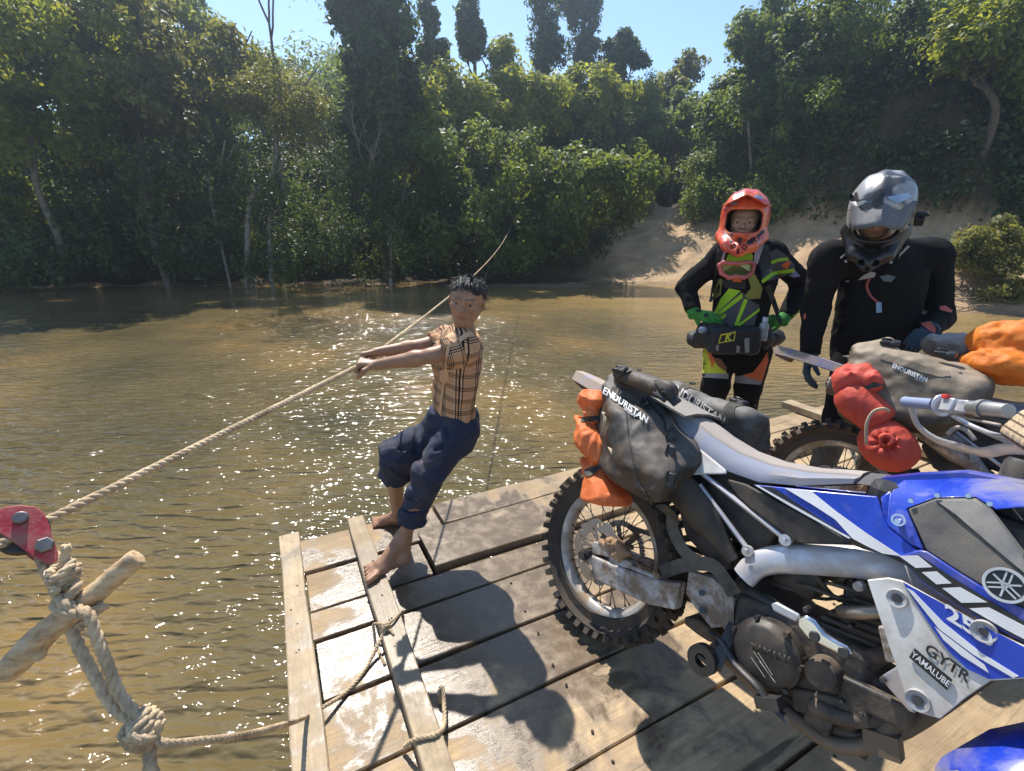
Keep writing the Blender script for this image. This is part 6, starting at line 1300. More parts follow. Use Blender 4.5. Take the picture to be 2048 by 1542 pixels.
# plaid shirt
ax = (nk1-wa); ax /= np.linalg.norm(ax)
hemc = J(z6, 583, 722, 2.125); PS = Prims(); PS.x(hemc, ch+ax*.06, .128, .122, bn, .74, .03, .006); PS.c(shF-bs*.0, shN+bs*0, .060, .062, .05); PS.c(nk1-ax*.02, ch, .075, .1, .05)
slF, slN = shF+(elF-shF)*.62, shN+(elN-shN)*.66; PS.x(shF, slF, .058, .060, (0, 0, 1), .95, .03, .005); PS.x(shN, slN, .062, .066, (0, 0, 1), .95, .03, .005)
PS.c(nk1+ax*.005, nk0+ax*.02, .046, .05, .012, True)
def f_shirt(p):
    d = PS(p); v = (p-hemc)@ax; return d+.007*vnoise(p*np.array([13, 13, 7]), 3)+.0035*vnoise(p*32, 6)-.006*np.clip(.25-np.abs(vnoise(p*np.array([10, 10, 6]), 16)), 0, 1)*2-.018*np.clip(.10-v, 0, .1)+.003*np.sin((p@bn)*40+v*26+3*vnoise(p*8, 2))
f_shirt.bounds = PS.bounds
def plaid_attr(me, V):
    q = V-hemc; v = q@ax; u = np.arctan2(q@bn, q@bs)*.115
    for a, b in ((shF, slF), (shN, slN)):
        d = (b-a)/np.linalg.norm(b-a); t = (V-a)@d; m = (t > .035) & (np.linalg.norm(V-a-np.outer(t, d), axis=1) < .085); r = V-a; n1 = np.cross(d, (0, 0, 1.)); n1 /= np.linalg.norm(n1); n2 = np.cross(d, n1)
        u = np.where(m, np.arctan2(r@n1, r@n2)*.062, u); v = np.where(m, t, v)
    fattr(me, 'pu', u+1); fattr(me, 'pv', v+1)
def plaid_mat():
    N = NT('plaid_cotton'); o = N.obj(); wv = N.noise(9, 3, .5, o)
    def lines(a, per, ws, off=0.):
        t = N.math('FRACT', N.math('DIVIDE', N.math('ADD', N.math('ADD', a, off), N.math('MULTIPLY', wv, .004)), per)); m = None
        for c_, w in ws:
            k = N.math('LESS_THAN', N.math('ABSOLUTE', N.math('SUBTRACT', t, c_)), w); m = k if m is None else N.math('MAXIMUM', m, k)
        return m
    u, v = N.attr('pu'), N.attr('pv'); m = N.math('MAXIMUM', lines(u, .066, ((.30, .026), (.46, .04), (.62, .026))), lines(v, .060, ((.30, .026), (.44, .03), (.58, .026)), .012))
    wl_ = N.math('MAXIMUM', lines(u, .066, ((.38, .02), (.70, .015))), lines(v, .06, ((.37, .02), (.51, .02))))
    c = N.mix(N.mrange(N.noise(5, 4, .6, o), .35, .65), lin((.60, .32, .16)), lin((.66, .40, .23))); c = N.mix(N.math('MULTIPLY', wl_, .5), c, lin((.70, .58, .45))); c = N.mix(m, c, lin((.018, .016, .020)))
    b = N.bsdf(c, .85, 0, .2, N.bump(N.noise(420, 2, .5, o), .15, .002)); t = N.n('BsdfTranslucent'); N.set(t.inputs[0], c); x = N.n('MixShader', n_0=.2); N.set(x.inputs[1], b); N.set(x.inputs[2], t); return N.done(x)
so_ = build_sdf('shirt', f_shirt, .0052, plaid_mat(), boy, base, fin=plaid_attr)
st_ = lambda nm, poly, mt, off=.003: patch(nm, poly, f_shirt, mt, so_, base, off, 1.3, zf=z6)
TAN = cloth('shirt_tan', (.64, .39, .22)); st_('collar', [(556, 338), (578, 318), (592, 326), (612, 352), (590, 372), (566, 362)], TAN, .006); st_('collar', [(612, 350), (640, 322), (668, 318), (676, 332), (640, 352), (618, 372)], TAN, .006)
st_('pocket', [(518, 500), (560, 492), (566, 548), (544, 560), (522, 552)], TAN, .004); st_('placket', [(556, 372), (568, 372), (546, 560), (528, 706), (516, 704), (534, 560)], TAN, .004)
# navy cropped trousers
PT = Prims(); cuN, cuF = J(z6, 392, 1205, 1.955), J(z6, 312, 985, 2.17)
PT.x(J(z6, 574, 690, 2.125), pe, .112, .122, bn, .8, .04, .006); PT.c(pe, hpN, .112, .095, .05); PT.c(pe, hpF, .11, .09, .05)
kN2 = J(z6, 470, 975, 1.93); PT.c(hpN, kN2, .088, .074, .04); PT.x(kN2, cuN, .073, .062, (1, 0, 0), 1., .03, .006)
kF2 = J(z6, 330, 900, 2.11); PT.c(hpF, kF2, .092, .088, .04); PT.x(kF2+np.array([.0, 0, .03]), cuF, .090, .080, (1, 0, 0), 1., .03, .006)
for a, b, r in ((kN2, cuN, .070), (kF2, cuF, .083)): d = (b-a)/np.linalg.norm(b-a); PT.x(b-d*.03, b+d*.006, r, r*1.02, (1, 0, 0), 1., .008, .006)
for (a, b) in (((418, 750), (408, 880)), ((408, 880), (445, 965)), ((362, 1095), (432, 1128)), ((470, 805), (525, 760)), ((345, 1160), (450, 1175)), ((292, 965), (372, 1012)), ((556, 765), (562, 835)), ((372, 1040), (440, 1060)), ((300, 880), (380, 860)), ((500, 880), (560, 840))):
    q, _ = march([z6(*a), z6((a[0]+b[0])/2, (a[1]+b[1])/2+4), z6(*b)], PT, 1.3); PT.c(q[0], q[1], .010, .012, .014, True); PT.c(q[1], q[2], .012, .008, .014, True)
f_tr = lambda p: PT(p)+.009*vnoise(p*np.array([11, 11, 7]), 21)+.004*vnoise(p*30, 23)-.007*np.clip(.3-np.abs(vnoise(p*np.array([9, 9, 14]), 14)), 0, 1)*2+.003*np.sin((p@np.array([20, 10, 46.]))+4*vnoise(p*7, 4)); f_tr.bounds = PT.bounds
build_sdf('trousers', f_tr, .0058, cloth('navy_cotton', (.019, .027, .060), .3, .85, (.06, .055, .06), .12), boy, base)
# ---------------------------------------------------------------- riders: shared helmet
def helmet(root, base, c, R, mats, tilt=0., s=1.):
    W = lambda x, y, z: np.asarray(c)+R@np.array([x, y, z])*s
    P = Prims(); P.e(W(0, -.012, .03), np.array([.130, .160, .140])*s, R, .03); P.e(W(0, .012, -.06), np.array([.120, .140, .095])*s, R, .05)
    for sd in (-1, 1): P.c(W(sd*.105, .05, -.085), W(sd*.062, .165, -.125), .036*s, .032*s, .03); P.c(W(sd*.062, .165, -.125), W(0, .205, -.145), .032*s, .034*s, .02)
    P.b(W(0, .17, .002), np.array([.092, .12, .060])*s, R, .04*s, .010, True); P.e(W(0, .012, -.02), np.array([.094, .130, .118])*s, R, .008, True); P.c(W(0, -.005, -.26), W(0, -.005, -.05), .092*s, .092*s, .02, True)
    for sd in (-1, 1): P.b(W(sd*.028, .215, -.128), np.array([.014, .03, .011])*s, R@np.array(Matrix.Rotation(sd*.5, 3, 'Y')), .003, .004, True)
    P.b(W(0, .225, -.15), np.array([.006, .03, .014])*s, R, .003, .004, True)
    f = lambda p: P(p)+.0022*np.sin(((p-c)@R)[..., 0]*95)*(((p-c)@R)[..., 2] > .07*s); f.bounds = P.bounds
    o = build_sdf('helmet_shell', f, .0056, mats[0], root, base, fin=lambda me, V: (fattr(me, 'low', ((V-np.asarray(c))@R)[:, 2] < -.035*s), fattr(me, 'inside', np.linalg.norm(((V-np.asarray(c))@R)/s/np.array([.109, .146, .130]), axis=1) < 1)))
    V = []; nx, ny = 9, 6
    for j in range(ny):
        t = j/(ny-1)
        for i in range(nx):
            a = (i/(nx-1)-.5)*2; w = (.128-.034*t); y = .075+.14*t-.03*abs(a)**2; z = .125+.010*t-.050*a*a+.010*math.cos(a*math.pi*2)*(1-.5*t)-tilt*t*.05; V.append(W(a*w, y, z)-base)
    Fs = [(j*nx+i, j*nx+i+1, (j+1)*nx+i+1, (j+1)*nx+i) for j in range(ny-1) for i in range(nx-1)]; mb = MB(); mb.add(V, Fs); v = mb.build('visor_peak', mats[1], o, 40); md = v.modifiers.new('solid', 'SOLIDIFY'); md.thickness = .006
    return o, f, W
z4 = lambda x, y: (1340+x/2.967, 340+y/2.967)
z5 = lambda x, y: (1580+x/2.967, 330+y/2.967)
BLK = plain('jersey_black', (.0105, .0095, .0098), .95, 0, .3, 5, .5, 420, spec=.2); GRY = cloth('jersey_grey', (.085, .08, .09)); NEON = cloth('neon_green', (.36, .62, .03), .12); GLG = cloth('glove_green', (.055, .27, .045), .45, scale=30); OLV = cloth('olive_foam', (.25, .24, .06)); ORG = cloth('pants_orange', (.72, .16, .05)); YEL = cloth('pants_yellow', (.58, .60, .04)); LGR = cloth('knee_grey', (.30, .28, .27)); NYL = cloth('nylon_black', (.016, .016, .017), .4, .6)
def rider(label, cat, pts, zf, Y, mats, hd, hscale):
    """pts: dict joint -> (x,y,Y)"""
    J_ = {k: J(zf, *v) for k, v in pts.items()}; return J_
# ---- rider in the orange helmet, hands on hips
Y1 = 3.1; j = {k: J(z4, x, y, Y) for k, (x, y, Y) in dict(head=(440, 300, 3.08), nk=(435, 440, 3.12), sA=(322, 505, 3.12), sB=(592, 500, 3.12), eA=(92, 690, 3.2), eB=(800, 670, 3.2), wA=(140, 845, 3.06), wB=(672, 885, 3.06), ch=(450, 640, 3.12), wa=(410, 880, 3.12), pe=(405, 1050, 3.12), hA=(300, 1080, 3.12), hB=(505, 1085, 3.12), kA=(270, 1280, 3.05), kB=(465, 1290, 3.08)).items()}
aA = np.array([j['kA'][0]-.02, 3.12, .09]); aB = np.array([j['kB'][0]+.03, 3.15, .09]); base = np.array([(aA[0]+aB[0])/2, 3.1, 0.026])
r1 = empty('person', base, 'rider with hands on hips in an orange helmet and neon green jersey', 'person')
hR = basis((-.44, -.90, -.05), (.02, 0, 1)); hh = .225; hc = j['head']+np.array([0, 0, -.01])
PB = Prims(); W = add_head(PB, hc, hR, hh, False); nF = np.array([-.40, -.92, 0.])
PB.c(hc+np.array([0, .02, -.08]), j['nk'], .058, .065, .03); PB.x(j['ch'], j['pe'], .15, .15, nF, .65, .05); PB.c(j['sA'], j['sB'], .06, .06, .05)
for s in 'AB': PB.c(j['s'+s], j['e'+s], .045, .04, .02); PB.c(j['e'+s], j['w'+s], .04, .028, .02); PB.c(j['h'+s], j['k'+s], .08, .055, .03)
PB.c(j['kA'], aA, .055, .04, .02); PB.c(j['kB'], aB, .055, .04, .02)
for s, sd in (('A', 1), ('B', -1)):
    D = J(z4, 255 if s == 'A' else 560, 885 if s == 'A' else 905, 3.0)-j['w'+s]; add_hand(PB, j['w'+s], D, np.array([.25*sd, .9, -.1]), -sd, 1., (.35, .3, .2), (.9, .3, .3))
build_sdf('body', PB, .007, SKR, r1, base, fin=lambda me, V: face_attrs(me, V, hc, hR, hh)); add_eyes(W, hR, hh, r1, base)
PJ = Prims(); PJ.x(j['wa']+np.array([0, 0, -.09]), j['ch']+np.array([0, 0, .02]), .165, .185, nF, .68, .05, .01); PJ.c(j['sA'], j['sB'], .085, .085, .06); PJ.c(j['nk']-np.array([0, 0, .03]), j['ch'], .10, .14, .05)
for s in 'AB':
    m = (j['s'+s]+j['e'+s])/2; PJ.c(j['s'+s], j['e'+s], .078, .062, .04); PJ.x(j['e'+s], j['e'+s]+(j['w'+s]-j['e'+s])*.93, .064, .046, (0, 1, 0), 1., .03, .006)
PJ.c(j['nk']+np.array([0, 0, .0]), j['nk']+np.array([0, 0, .2]), .062, .07, .02, True)
f_j1 = noisy(PJ, .007, np.array([13, 13, 9]), 41, .003, 32); build_sdf('jersey', f_j1, .0075, BLK, r1, base)
# protective vest over the chest
PV = Prims(); PV.x(J(z4, 430, 740, 3.12), J(z4, 445, 500, 3.12), .172, .17, nF, .80, .05, .02); 
for s in 'AB': pass
jt = lambda nm, poly, mt, off=.003, f=f_j1: patch(nm, poly, f, mt, r1, base, off, 2.2, zf=z4)
jt('front_panel', [(255, 865), (300, 765), (350, 700), (440, 730), (470, 770), (530, 800), (500, 925), (300, 925), (262, 900)], GRY)
for q in ([(258, 864), (300, 765), (352, 702), (420, 716), (330, 800), (276, 852)], [(272, 858), (428, 728), (432, 756), (276, 880)], [(440, 765), (462, 770), (402, 922), (380, 922)], [(398, 918), (532, 818), (528, 838), (412, 928)], [(288, 885), (330, 850), (336, 866), (292, 904)]): jt('print', q, NEON, .0055)
jt('collar', [(325, 550), (345, 500), (400, 482), (470, 485), (492, 505), (490, 545), (430, 556), (370, 560)], NEON, .004)
jt('sleeve_panel', [(560, 500), (635, 468), (690, 505), (735, 560), (745, 605), (650, 640), (548, 665), (538, 600)], GRY)
for q in ([(578, 548), (640, 524), (695, 518), (702, 536), (642, 542), (585, 566)], [(600, 606), (642, 596), (735, 584), (738, 606), (650, 616), (604, 632)], [(540, 655), (600, 608), (606, 632), (546, 674)]): jt('print', q, NEON, .0055)
jt('badge', [(655, 565), (690, 540), (715, 545), (692, 588)], ORG, .0075); jt('badge', [(705, 625), (745, 598), (772, 630), (735, 636)], cloth('badge_blue', (.22, .25, .45)), .006); jt('badge', [(175, 530), (195, 510), (200, 525), (180, 543)], OLV)
for q in ([(680, 880), (690, 878), (700, 888), (684, 893)], [(702, 876), (716, 868), (728, 876), (708, 886)], [(726, 866), (744, 850), (752, 860), (732, 872)], [(750, 848), (768, 830), (776, 840), (756, 856)], [(776, 828), (798, 800), (802, 812), (782, 838)]): jt('print', q, cloth('sleeve_print', (.25, .36, .05)), .004)
jt('pad', [(462, 640), (486, 612), (505, 625), (545, 700), (532, 760), (470, 768), (444, 742), (480, 700)], OLV, .012); jt('pad', [(262, 710), (300, 640), (316, 652), (306, 740), (268, 766)], OLV, .012)
jt('pad_opening', [(285, 690), (298, 668), (304, 690), (296, 730), (284, 730)], NYL, .015)
for q in ([(290, 440), (330, 430), (320, 560), (268, 640), (255, 780), (225, 785), (262, 600)], [(540, 440), (580, 450), (600, 560), (560, 600), (548, 640), (522, 560)], [(262, 640), (330, 655), (330, 690), (258, 690)], [(330, 650), (450, 655), (450, 705), (330, 700)], [(560, 690), (590, 680), (650, 850), (660, 920), (640, 915)]): jt('harness_strap', q, NYL, .010)
# goggles hanging below the chin
gg = J(z4, 395, 600, 2.90); GF = lambda p: None
PG = Prims(); gl = [J(z4, x, y, 2.92+.0007*abs(x-395)) for x, y in ((292, 565), (320, 548), (395, 556), (470, 545), (498, 560), (488, 610), (440, 640), (395, 632), (350, 640), (305, 612))]
for a, b in zip(gl, gl[1:]+gl[:1]): PG.c(a, b, .012, .012, .006)
go = build_sdf('goggle_frame', PG, .005, plain('goggle_pink', (.55, .12, .11), .4), r1, base); mb = MB(); mb.add([p-base+np.array([0, .004, 0]) for p in gl], [tuple(range(len(gl)))]); mb.build('lens', plain('goggle_lens', (.20, .22, .08), .12, .2), go)
for q in ([(330, 440), (345, 432), (312, 560), (294, 560)], [(500, 470), (545, 425), (555, 432), (515, 560), (490, 560)]): jt('goggle_strap', q, cloth('strap_pale', (.42, .36, .38)), .016)
jt('mouthpiece', [(370, 640), (425, 638), (428, 662), (378, 662)], ORG, .02)
# gloves
for s, sd in (('A', 1), ('B', -1)):
    PGv = Prims(); D = J(z4, 255 if s == 'A' else 560, 885 if s == 'A' else 905, 3.0)-j['w'+s]; add_hand(PGv, j['w'+s], D, np.array([.25*sd, .9, -.1]), -sd, 1.1, (.35, .3, .2), (.9, .3, .3)); d = (j['w'+s]-j['e'+s]); d /= np.linalg.norm(d); PGv.x(j['w'+s]-d*.03, j['w'+s]+d*.03, .040, .040, (0, 1, 0), 1., .01, .004); fg = PGv; build_sdf('glove', fg, .005, GLG, r1, base)
    if s == 'B': text_px('FOX', z4(606, 900), (.2, -1), 14, fg, NYL, r1, base, .004, 2.2)
    else:
        for q in ([(150, 830), (180, 822), (190, 840), (160, 850)], [(200, 855), (225, 845), (230, 865), (205, 875)]): patch('print', q, fg, NYL, r1, base, .003, 2.2, zf=z4)
# belt bag with pouches and bottle
PW = Prims(); PW.b(J(z4, 375, 1010, 2.95), (.155, .055, .085), None, .03, .02); PW.e(J(z4, 250, 985, 2.97), (.05, .05, .085), None, .02); PW.e(J(z4, 195, 975, 3.02), (.045, .05, .08), None, .02); PW.x(J(z4, 180, 1000, 3.12), J(z4, 590, 990, 3.12), .09, .09, (0, 0, 1), .7, .03); PW.e(J(z4, 560, 1000, 3.03), (.055, .05, .075), None, .02); PW.e(J(z4, 470, 1040, 2.93), (.06, .03, .06), None, .02)
fw = noisy(PW, .005, 24, 51, .002, 60); build_sdf('belt_bag', fw, .006, NYL, r1, base)
wt = lambda nm, poly, mt, off=.003: patch(nm, poly, fw, mt, r1, base, off, 2.2, zf=z4)
KY = plain('logo_yellow', (.62, .56, .05), .5)
for q in ([(284, 1030), (300, 975), (306, 977), (292, 1024)], [(300, 975), (390, 958), (389, 965), (304, 982)], [(390, 958), (381, 1012), (375, 1010), (384, 964)], [(381, 1012), (284, 1030), (290, 1023), (376, 1006)]): wt('logo_frame', q, KY, .004)
text_px('K', z4(338, 995), (1, -.18), 19, fw, KY, r1, base, .004, 2.2, name='logo_letter', shear=.45, bold=.04, )
for q in ([(275, 1035), (290, 1040), (285, 1075), (272, 1065)], [(440, 1000), (470, 995), (470, 1080), (445, 1085)], [(395, 1040), (415, 1045), (412, 1085), (392, 1080)]): wt('reflective_strip', q, LGR, .003)
b0 = J(z4, 545, 1010, 2.96); mb = MB(); prof = [(0, 0), (.026, 0), (.029, .01), (.029, .05), (.026, .06), (.029, .07), (.027, .10), (.014, .118), (.014, .122), (0, .122)]; mb.lathe(prof, b0-base, ax='z', n=18); bo = mb.build('water_bottle', plain('bottle_clear', (.35, .36, .36), .15, 0, .2, 20), r1, 50); mb = MB(); mb.lathe([(0, .121), (.016, .121), (.016, .145), (0, .145)], b0-base, ax='z', n=16); mb.build('bottle_cap', plain('cap_white', (.62, .68, .72), .4), bo, 40)
mb = MB(); mb.sphere(J(z4, 195, 950, 2.955)-base, (.032, .012, .022), 14); mb.build('lamp_lens', plain('lens_glass', (.22, .26, .34), .08, .4), r1, True)
# trousers and boots
PP_ = Prims(); PP_.x(j['wa']-np.array([0, 0, .05]), j['pe'], .165, .165, nF, .7, .04); 
for s, an in (('A', aA), ('B', aB)): PP_.c(j['h'+s], j['k'+s], .105, .082, .05); m = j['k'+s]+(an-j['k'+s])*.4; PP_.c(j['k'+s], m, .084, .076, .03)
f_p1 = noisy(PP_, .008, np.array([11, 11, 8]), 61, .003, 30); build_sdf('trousers', f_p1, .008, BLK, r1, base)
pt = lambda nm, poly, mt, off=.003: patch(nm, poly, f_p1, mt, r1, base, off, 2.2, zf=z4)
pt('print', [(200, 1032), (238, 1025), (248, 1100), (330, 1180), (335, 1208), (195, 1208), (196, 1130)], YEL); pt('print', [(212, 1040), (238, 1030), (246, 1095), (268, 1130), (250, 1180), (235, 1120)], ORG, .005); pt('print', [(255, 1110), (300, 1120), (335, 1170), (330, 1196), (280, 1160)], cloth('pants_rust', (.26, .11, .05)), .006)
pt('knee_panel', [(190, 1205), (345, 1208), (346, 1240), (195, 1230)], LGR, .004); pt('print', [(578, 1078), (582, 1130), (546, 1258), (428, 1218), (492, 1200), (540, 1140)], ORG); pt('knee_panel', [(384, 1222), (432, 1220), (545, 1255), (536, 1275), (382, 1262)], LGR, .004)
PBt = Prims()
for s, an in (('A', aA), ('B', aB)): PBt.x(an+(j['k'+s]-an)*.80, an+np.array([0, 0, -.01]), .078, .06, (0, 1, 0), 1.05, .02, .006); PBt.c(an+np.array([0, .03, -.035]), an+np.array([0 if s == 'B' else -.03, -.20, -.045]), .046, .042, .03)
build_sdf('boots', PBt, .008, plain('boot_black', (.03, .028, .027), .5, 0, .3, 6, .2, 60, dirt=(.16, .13, .10), dfac=.45), r1, base)
# helmet
N = NT('helmet_orange'); o_ = N.obj(); hN = N.bsdf(N.mix(N.attr('inside'), N.mix(N.mrange(N.noise(9, 2, .5, o_, 1.5), .52, .56), lin((.78, .15, .055)), lin((.60, .075, .045))), lin((.015, .015, .016))), .32, 0, .5, Coat_Weight=.4); HO = N.done(hN)
ho, fh, HW = helmet(r1, base, j['head'], hR, (HO, HO), s=1.06)
ht = lambda nm, poly, mt, off=.003: patch(nm, poly, fh, mt, ho, base, off, 2.2, zf=z4)
ht('print', [(455, 425), (500, 395), (510, 410), (470, 450), (450, 460)], DECALK); ht('print', [(515, 388), (545, 362), (560, 350), (556, 376), (520, 402)], DECALK); ht('print', [(318, 355), (340, 380), (385, 440), (392, 470), (350, 420), (325, 385)], plain('helmet_pale', (.66, .52, .50), .35)); ht('print', [(340, 345), (355, 355), (380, 395), (365, 390)], DECALK)
ht('print', [(400, 405), (415, 398), (428, 405), (414, 455)], DECALK, .004)
text_px('FLY', z4(508, 415), (.75, -.5), 13, fh, DECALK, ho, base, .004, 2.2, shear=.3, bold=.03)
ht('print', [(360, 200), (410, 190), (400, 205), (370, 212)], plain('helmet_skyblue', (.25, .42, .62), .35), .012); ht('print', [(490, 160), (520, 155), (550, 172), (530, 178)], plain('helmet_skyblue', (0, 0, 0)), .012)
# ---------------------------------------------------------------- rider in black
j = {k: J(z5, x, y, Y) for k, (x, y, Y) in dict(head=(535, 270, 2.50), nk=(540, 470, 2.62), sA=(235, 560, 2.62), sB=(845, 540, 2.62), eA=(150, 850, 2.66), eB=(885, 900, 2.58), wA=(115, 1130, 2.60), wB=(830, 985, 2.38), ch=(540, 680, 2.62), wa=(500, 960, 2.62), pe=(470, 1150, 2.62), hA=(380, 1190, 2.62), hB=(600, 1190, 2.62)).items()}
kA = np.array([j['hA'][0]-.03, 2.60, .52]); kB = np.array([j['hB'][0]+.02, 2.60, .52]); aA = np.array([kA[0]-.02, 2.64, .09]); aB = np.array([kB[0]+.03, 2.66, .09]); base = np.array([(aA[0]+aB[0])/2, 2.62, .026])
r2 = empty('person', base, 'rider all in black with a grey helmet looking down at the luggage', 'person')
hR = basis((-.42, -.62, -.62), (-.25, -.4, .8)); hh = .225; hc = j['head']; nF = np.array([-.50, -.86, 0.]); PB = Prims(); W = add_head(PB, hc, hR, hh, False)
PB.c(hc+np.array([0, .04, -.06]), j['nk'], .06, .07, .03); PB.x(j['ch'], j['pe'], .15, .15, nF, .65, .05); PB.c(j['sA'], j['sB'], .06, .06, .05)
for s in 'AB': PB.c(j['s'+s], j['e'+s], .045, .04, .02); PB.c(j['e'+s], j['w'+s], .04, .028, .02)
PB.c(j['hA'], kA, .08, .055, .03); PB.c(j['hB'], kB, .08, .055, .03); PB.c(kA, aA, .055, .04, .02); PB.c(kB, aB, .055, .04, .02)
hands = ((j['wA'], J(z5, 95, 1240, 2.56)-j['wA'], np.array([.8, -.3, .1]), 1, (.35, .4, .3)), (j['wB'], J(z5, 740, 1030, 2.27)-j['wB'], np.array([-.2, .3, -1]), 1, (.5, .6, .4)))
for w, D, N_, sd, cu in hands: add_hand(PB, w, D, N_, sd, 1.02, cu, (.8, .45, .4))
build_sdf('body', PB, .0075, SKR, r2, base, fin=lambda me, V: face_attrs(me, V, hc, hR, hh)); add_eyes(W, hR, hh, r2, base, (0, -.02))
PJ = Prims(); PJ.x(j['pe']+np.array([0, 0, -.02]), j['ch']+np.array([0, 0, .06]), .185, .20, nF, .66, .05, .01); PJ.c(j['sA'], j['sB'], .088, .088, .06); PJ.c(j['nk']-np.array([0, 0, .02]), j['ch'], .11, .16, .05)
for s in 'AB': PJ.c(j['s'+s], j['e'+s], .082, .066, .04); PJ.x(j['e'+s], j['e'+s]+(j['w'+s]-j['e'+s])*.95, .068, .046, (0, 1, 0), 1., .03, .006)
PJ.c(j['nk'], j['nk']+np.array([0, -.02, .2]), .07, .08, .02, True)
f_j2 = noisy(PJ, .008, np.array([12, 12, 8]), 71, .003, 30); build_sdf('jersey', f_j2, .0078, BLK, r2, base)
q2 = lambda nm, poly, mt, off=.004: patch(nm, poly, f_j2, mt, r2, base, off, 1.8, zf=z5)
RDC = cloth('cuff_red', (.50, .12, .09)); PAL = cloth('strap_grey', (.34, .32, .28)); TEAL = cloth('mount_teal', (.12, .15, .15))
q2('elbow_patch', [(885, 840), (922, 834), (962, 864), (955, 878), (890, 862)], RDC); q2('sleeve_mark', [(82, 885), (96, 880), (96, 910), (82, 915)], RDC)
q2('strap', [(392, 500), (415, 508), (492, 585), (482, 604), (430, 560)], PAL, .012); q2('strap', [(640, 485), (658, 490), (575, 582), (558, 580), (600, 540)], PAL, .012); q2('strap', [(690, 480), (705, 485), (650, 540), (640, 560), (645, 530)], PAL, .01)
for q in ([(295, 548), (335, 515), (342, 520), (302, 555)], [(320, 565), (335, 562), (338, 578), (325, 580)], [(588, 570), (606, 568), (606, 584), (590, 584)], [(330, 686), (354, 684), (354, 692), (332, 693)], [(330, 545), (360, 520), (364, 526), (336, 552)]): q2('reflective_mark', q, plain('reflective_white', (.6, .6, .58), .4), .004)
q2('chest_mount', [(405, 680), (440, 650), (480, 630), (510, 640), (500, 665), (450, 672)], PAL, .014); q2('chest_mount', [(530, 660), (580, 650), (625, 665), (600, 695), (555, 690)], TEAL, .014); q2('collar_guard', [(395, 470), (450, 500), (540, 510), (640, 470), (650, 520), (590, 560), (520, 590), (440, 560)], cloth('collar_brown', (.05, .045, .04)), .02)
tb2, _ = march([z5(x, y) for x, y in ((462, 672), (446, 715), (462, 765), (490, 795), (515, 815))], f_j2, 1.8); mb = MB(); mb.tube(spline([p+np.array([0, -.012, 0])-base for p in tb2], 5), .0065, 8); mb.build('drink_tube', plain('tube_red', (.30, .06, .05), .4), r2, True)
q2('bite_valve', [(510, 815), (540, 808), (541, 872), (511, 874)], plain('valve_blue', (.20, .36, .52), .4), .018)
for i, (w, D, N_, sd, cu) in enumerate(hands):
    PGv = Prims(); add_hand(PGv, w, D, N_, sd, 1.14, cu, (.8, .45, .4)); d = w-(j['eA'] if i == 0 else j['eB']); d /= np.linalg.norm(d); PGv.x(w-d*.035, w+d*.03, .043, .043, (0, 1, 0), 1., .01, .004); build_sdf('glove', PGv, .005, cloth('glove_slate', (.035, .055, .075), .35), r2, base)
    if i == 1: patch('cuff', [(778, 942), (830, 930), (868, 968), (856, 1000), (820, 985)], PGv, RDC, r2, base, .006, 1.8, zf=z5)
PT = Prims(); PT.x(j['wa'], j['pe'], .175, .17, nF, .7, .04); 
for a, b, c_ in ((j['hA'], kA, aA), (j['hB'], kB, aB)): PT.c(a, b, .105, .08, .05); PT.c(b, b+(c_-b)*.5, .08, .07, .03)
build_sdf('trousers', noisy(PT, .008, 11, 81), .010, BLK, r2, base); PBt = Prims()
for k_, an in ((kA, aA), (kB, aB)): PBt.x(an+(k_-an)*.8, an+np.array([0, 0, -.01]), .078, .06, (0, 1, 0), 1.05, .02, .006); PBt.c(an+np.array([0, .03, -.035]), an+np.array([0, -.2, -.045]), .046, .042, .03)
build_sdf('boots', PBt, .010, plain('boot_black', (0, 0, 0)), r2, base)
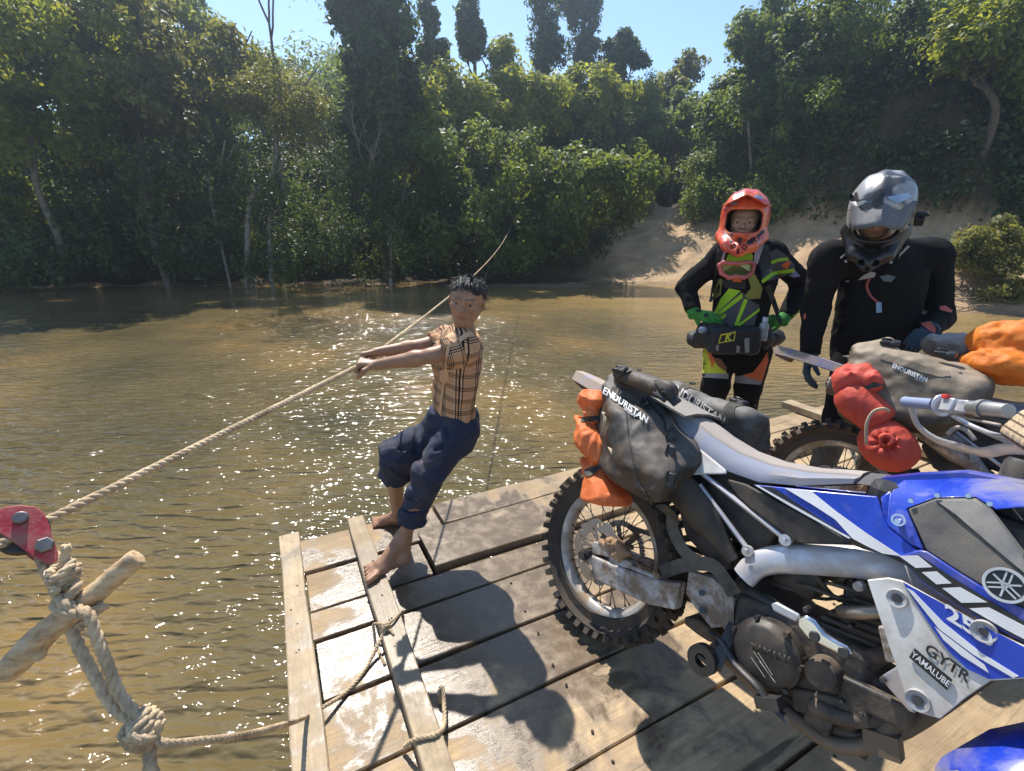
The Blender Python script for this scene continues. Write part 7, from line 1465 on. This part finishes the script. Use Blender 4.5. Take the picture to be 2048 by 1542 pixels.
N = NT('helmet_grey'); o_ = N.obj(); HG = N.done(N.bsdf(N.mix(N.math('MAXIMUM', N.attr('inside'), N.attr('low')), N.mix(N.mrange(N.noise(7, 3, .5, o_, 1.2), .46, .52), lin((.075, .075, .08)), lin((.33, .325, .32))), lin((.02, .018, .017))), .38, .2, .5, Coat_Weight=.2)); HB = plain('helmet_black', (.03, .03, .032), .4, 0, .3, 6)
ho, fh, HW = helmet(r2, base, j['head'], hR, (HG, plain('peak_grey', (.13, .13, .135), .5, 0, .3, 9)), tilt=1., s=1.03)
ht = lambda nm, poly, mt, off=.004: patch(nm, poly, fh, mt, ho, base, off, 1.8, zf=z5)
SLV = plain('helmet_silver', (.42, .42, .42), .35, .3); HBL = plain('helmet_steelblue', (.30, .40, .55), .35, .2)
for q, m in (([(350, 235), (440, 210), (465, 215), (380, 262), (348, 262)], SLV), ([(362, 265), (430, 260), (440, 345), (395, 350)], HB), ([(372, 275), (415, 270), (420, 300), (384, 305)], SLV), ([(570, 190), (700, 165), (722, 190), (640, 225), (590, 205)], HBL), ([(690, 245), (735, 225), (715, 290), (650, 350), (640, 345)], HBL), ([(480, 200), (500, 160), (545, 140), (560, 180), (540, 300), (520, 350), (505, 280)], HB), ([(355, 180), (400, 160), (410, 215), (362, 222)], HB)): ht('print', q, m)
mb = MB(); mb.box(HW(.155, .02, -.03)-base, (.018, .03, .02), hR); mb.box(HW(.165, .02, -.005)-base, (.022, .012, .006), hR); mb.build('intercom', NYL, ho, bevel=.004)
# ================================================================ haze volume added over the river to lift the distant shade
mb = MB(); mb.box((0, 24, 7), (75, 40, 9.6)); hz = mb.build('haze', None, None); hz.data.materials.clear()
N = NT('added_haze'); N.t.nodes.remove(N.t.nodes[0]) if False else None
v = N.n('VolumePrincipled'); v.inputs['Color'].default_value = (.70, .85, 1., 1); v.inputs['Density'].default_value = .003; v.inputs['Anisotropy'].default_value = .76
N.t.links.new(v.outputs[0], N.out.inputs['Volume']); hz.data.materials.append(N.m); tag(hz, 'thin haze volume added over the river to lift the distant shade', 'haze', kind='stuff')
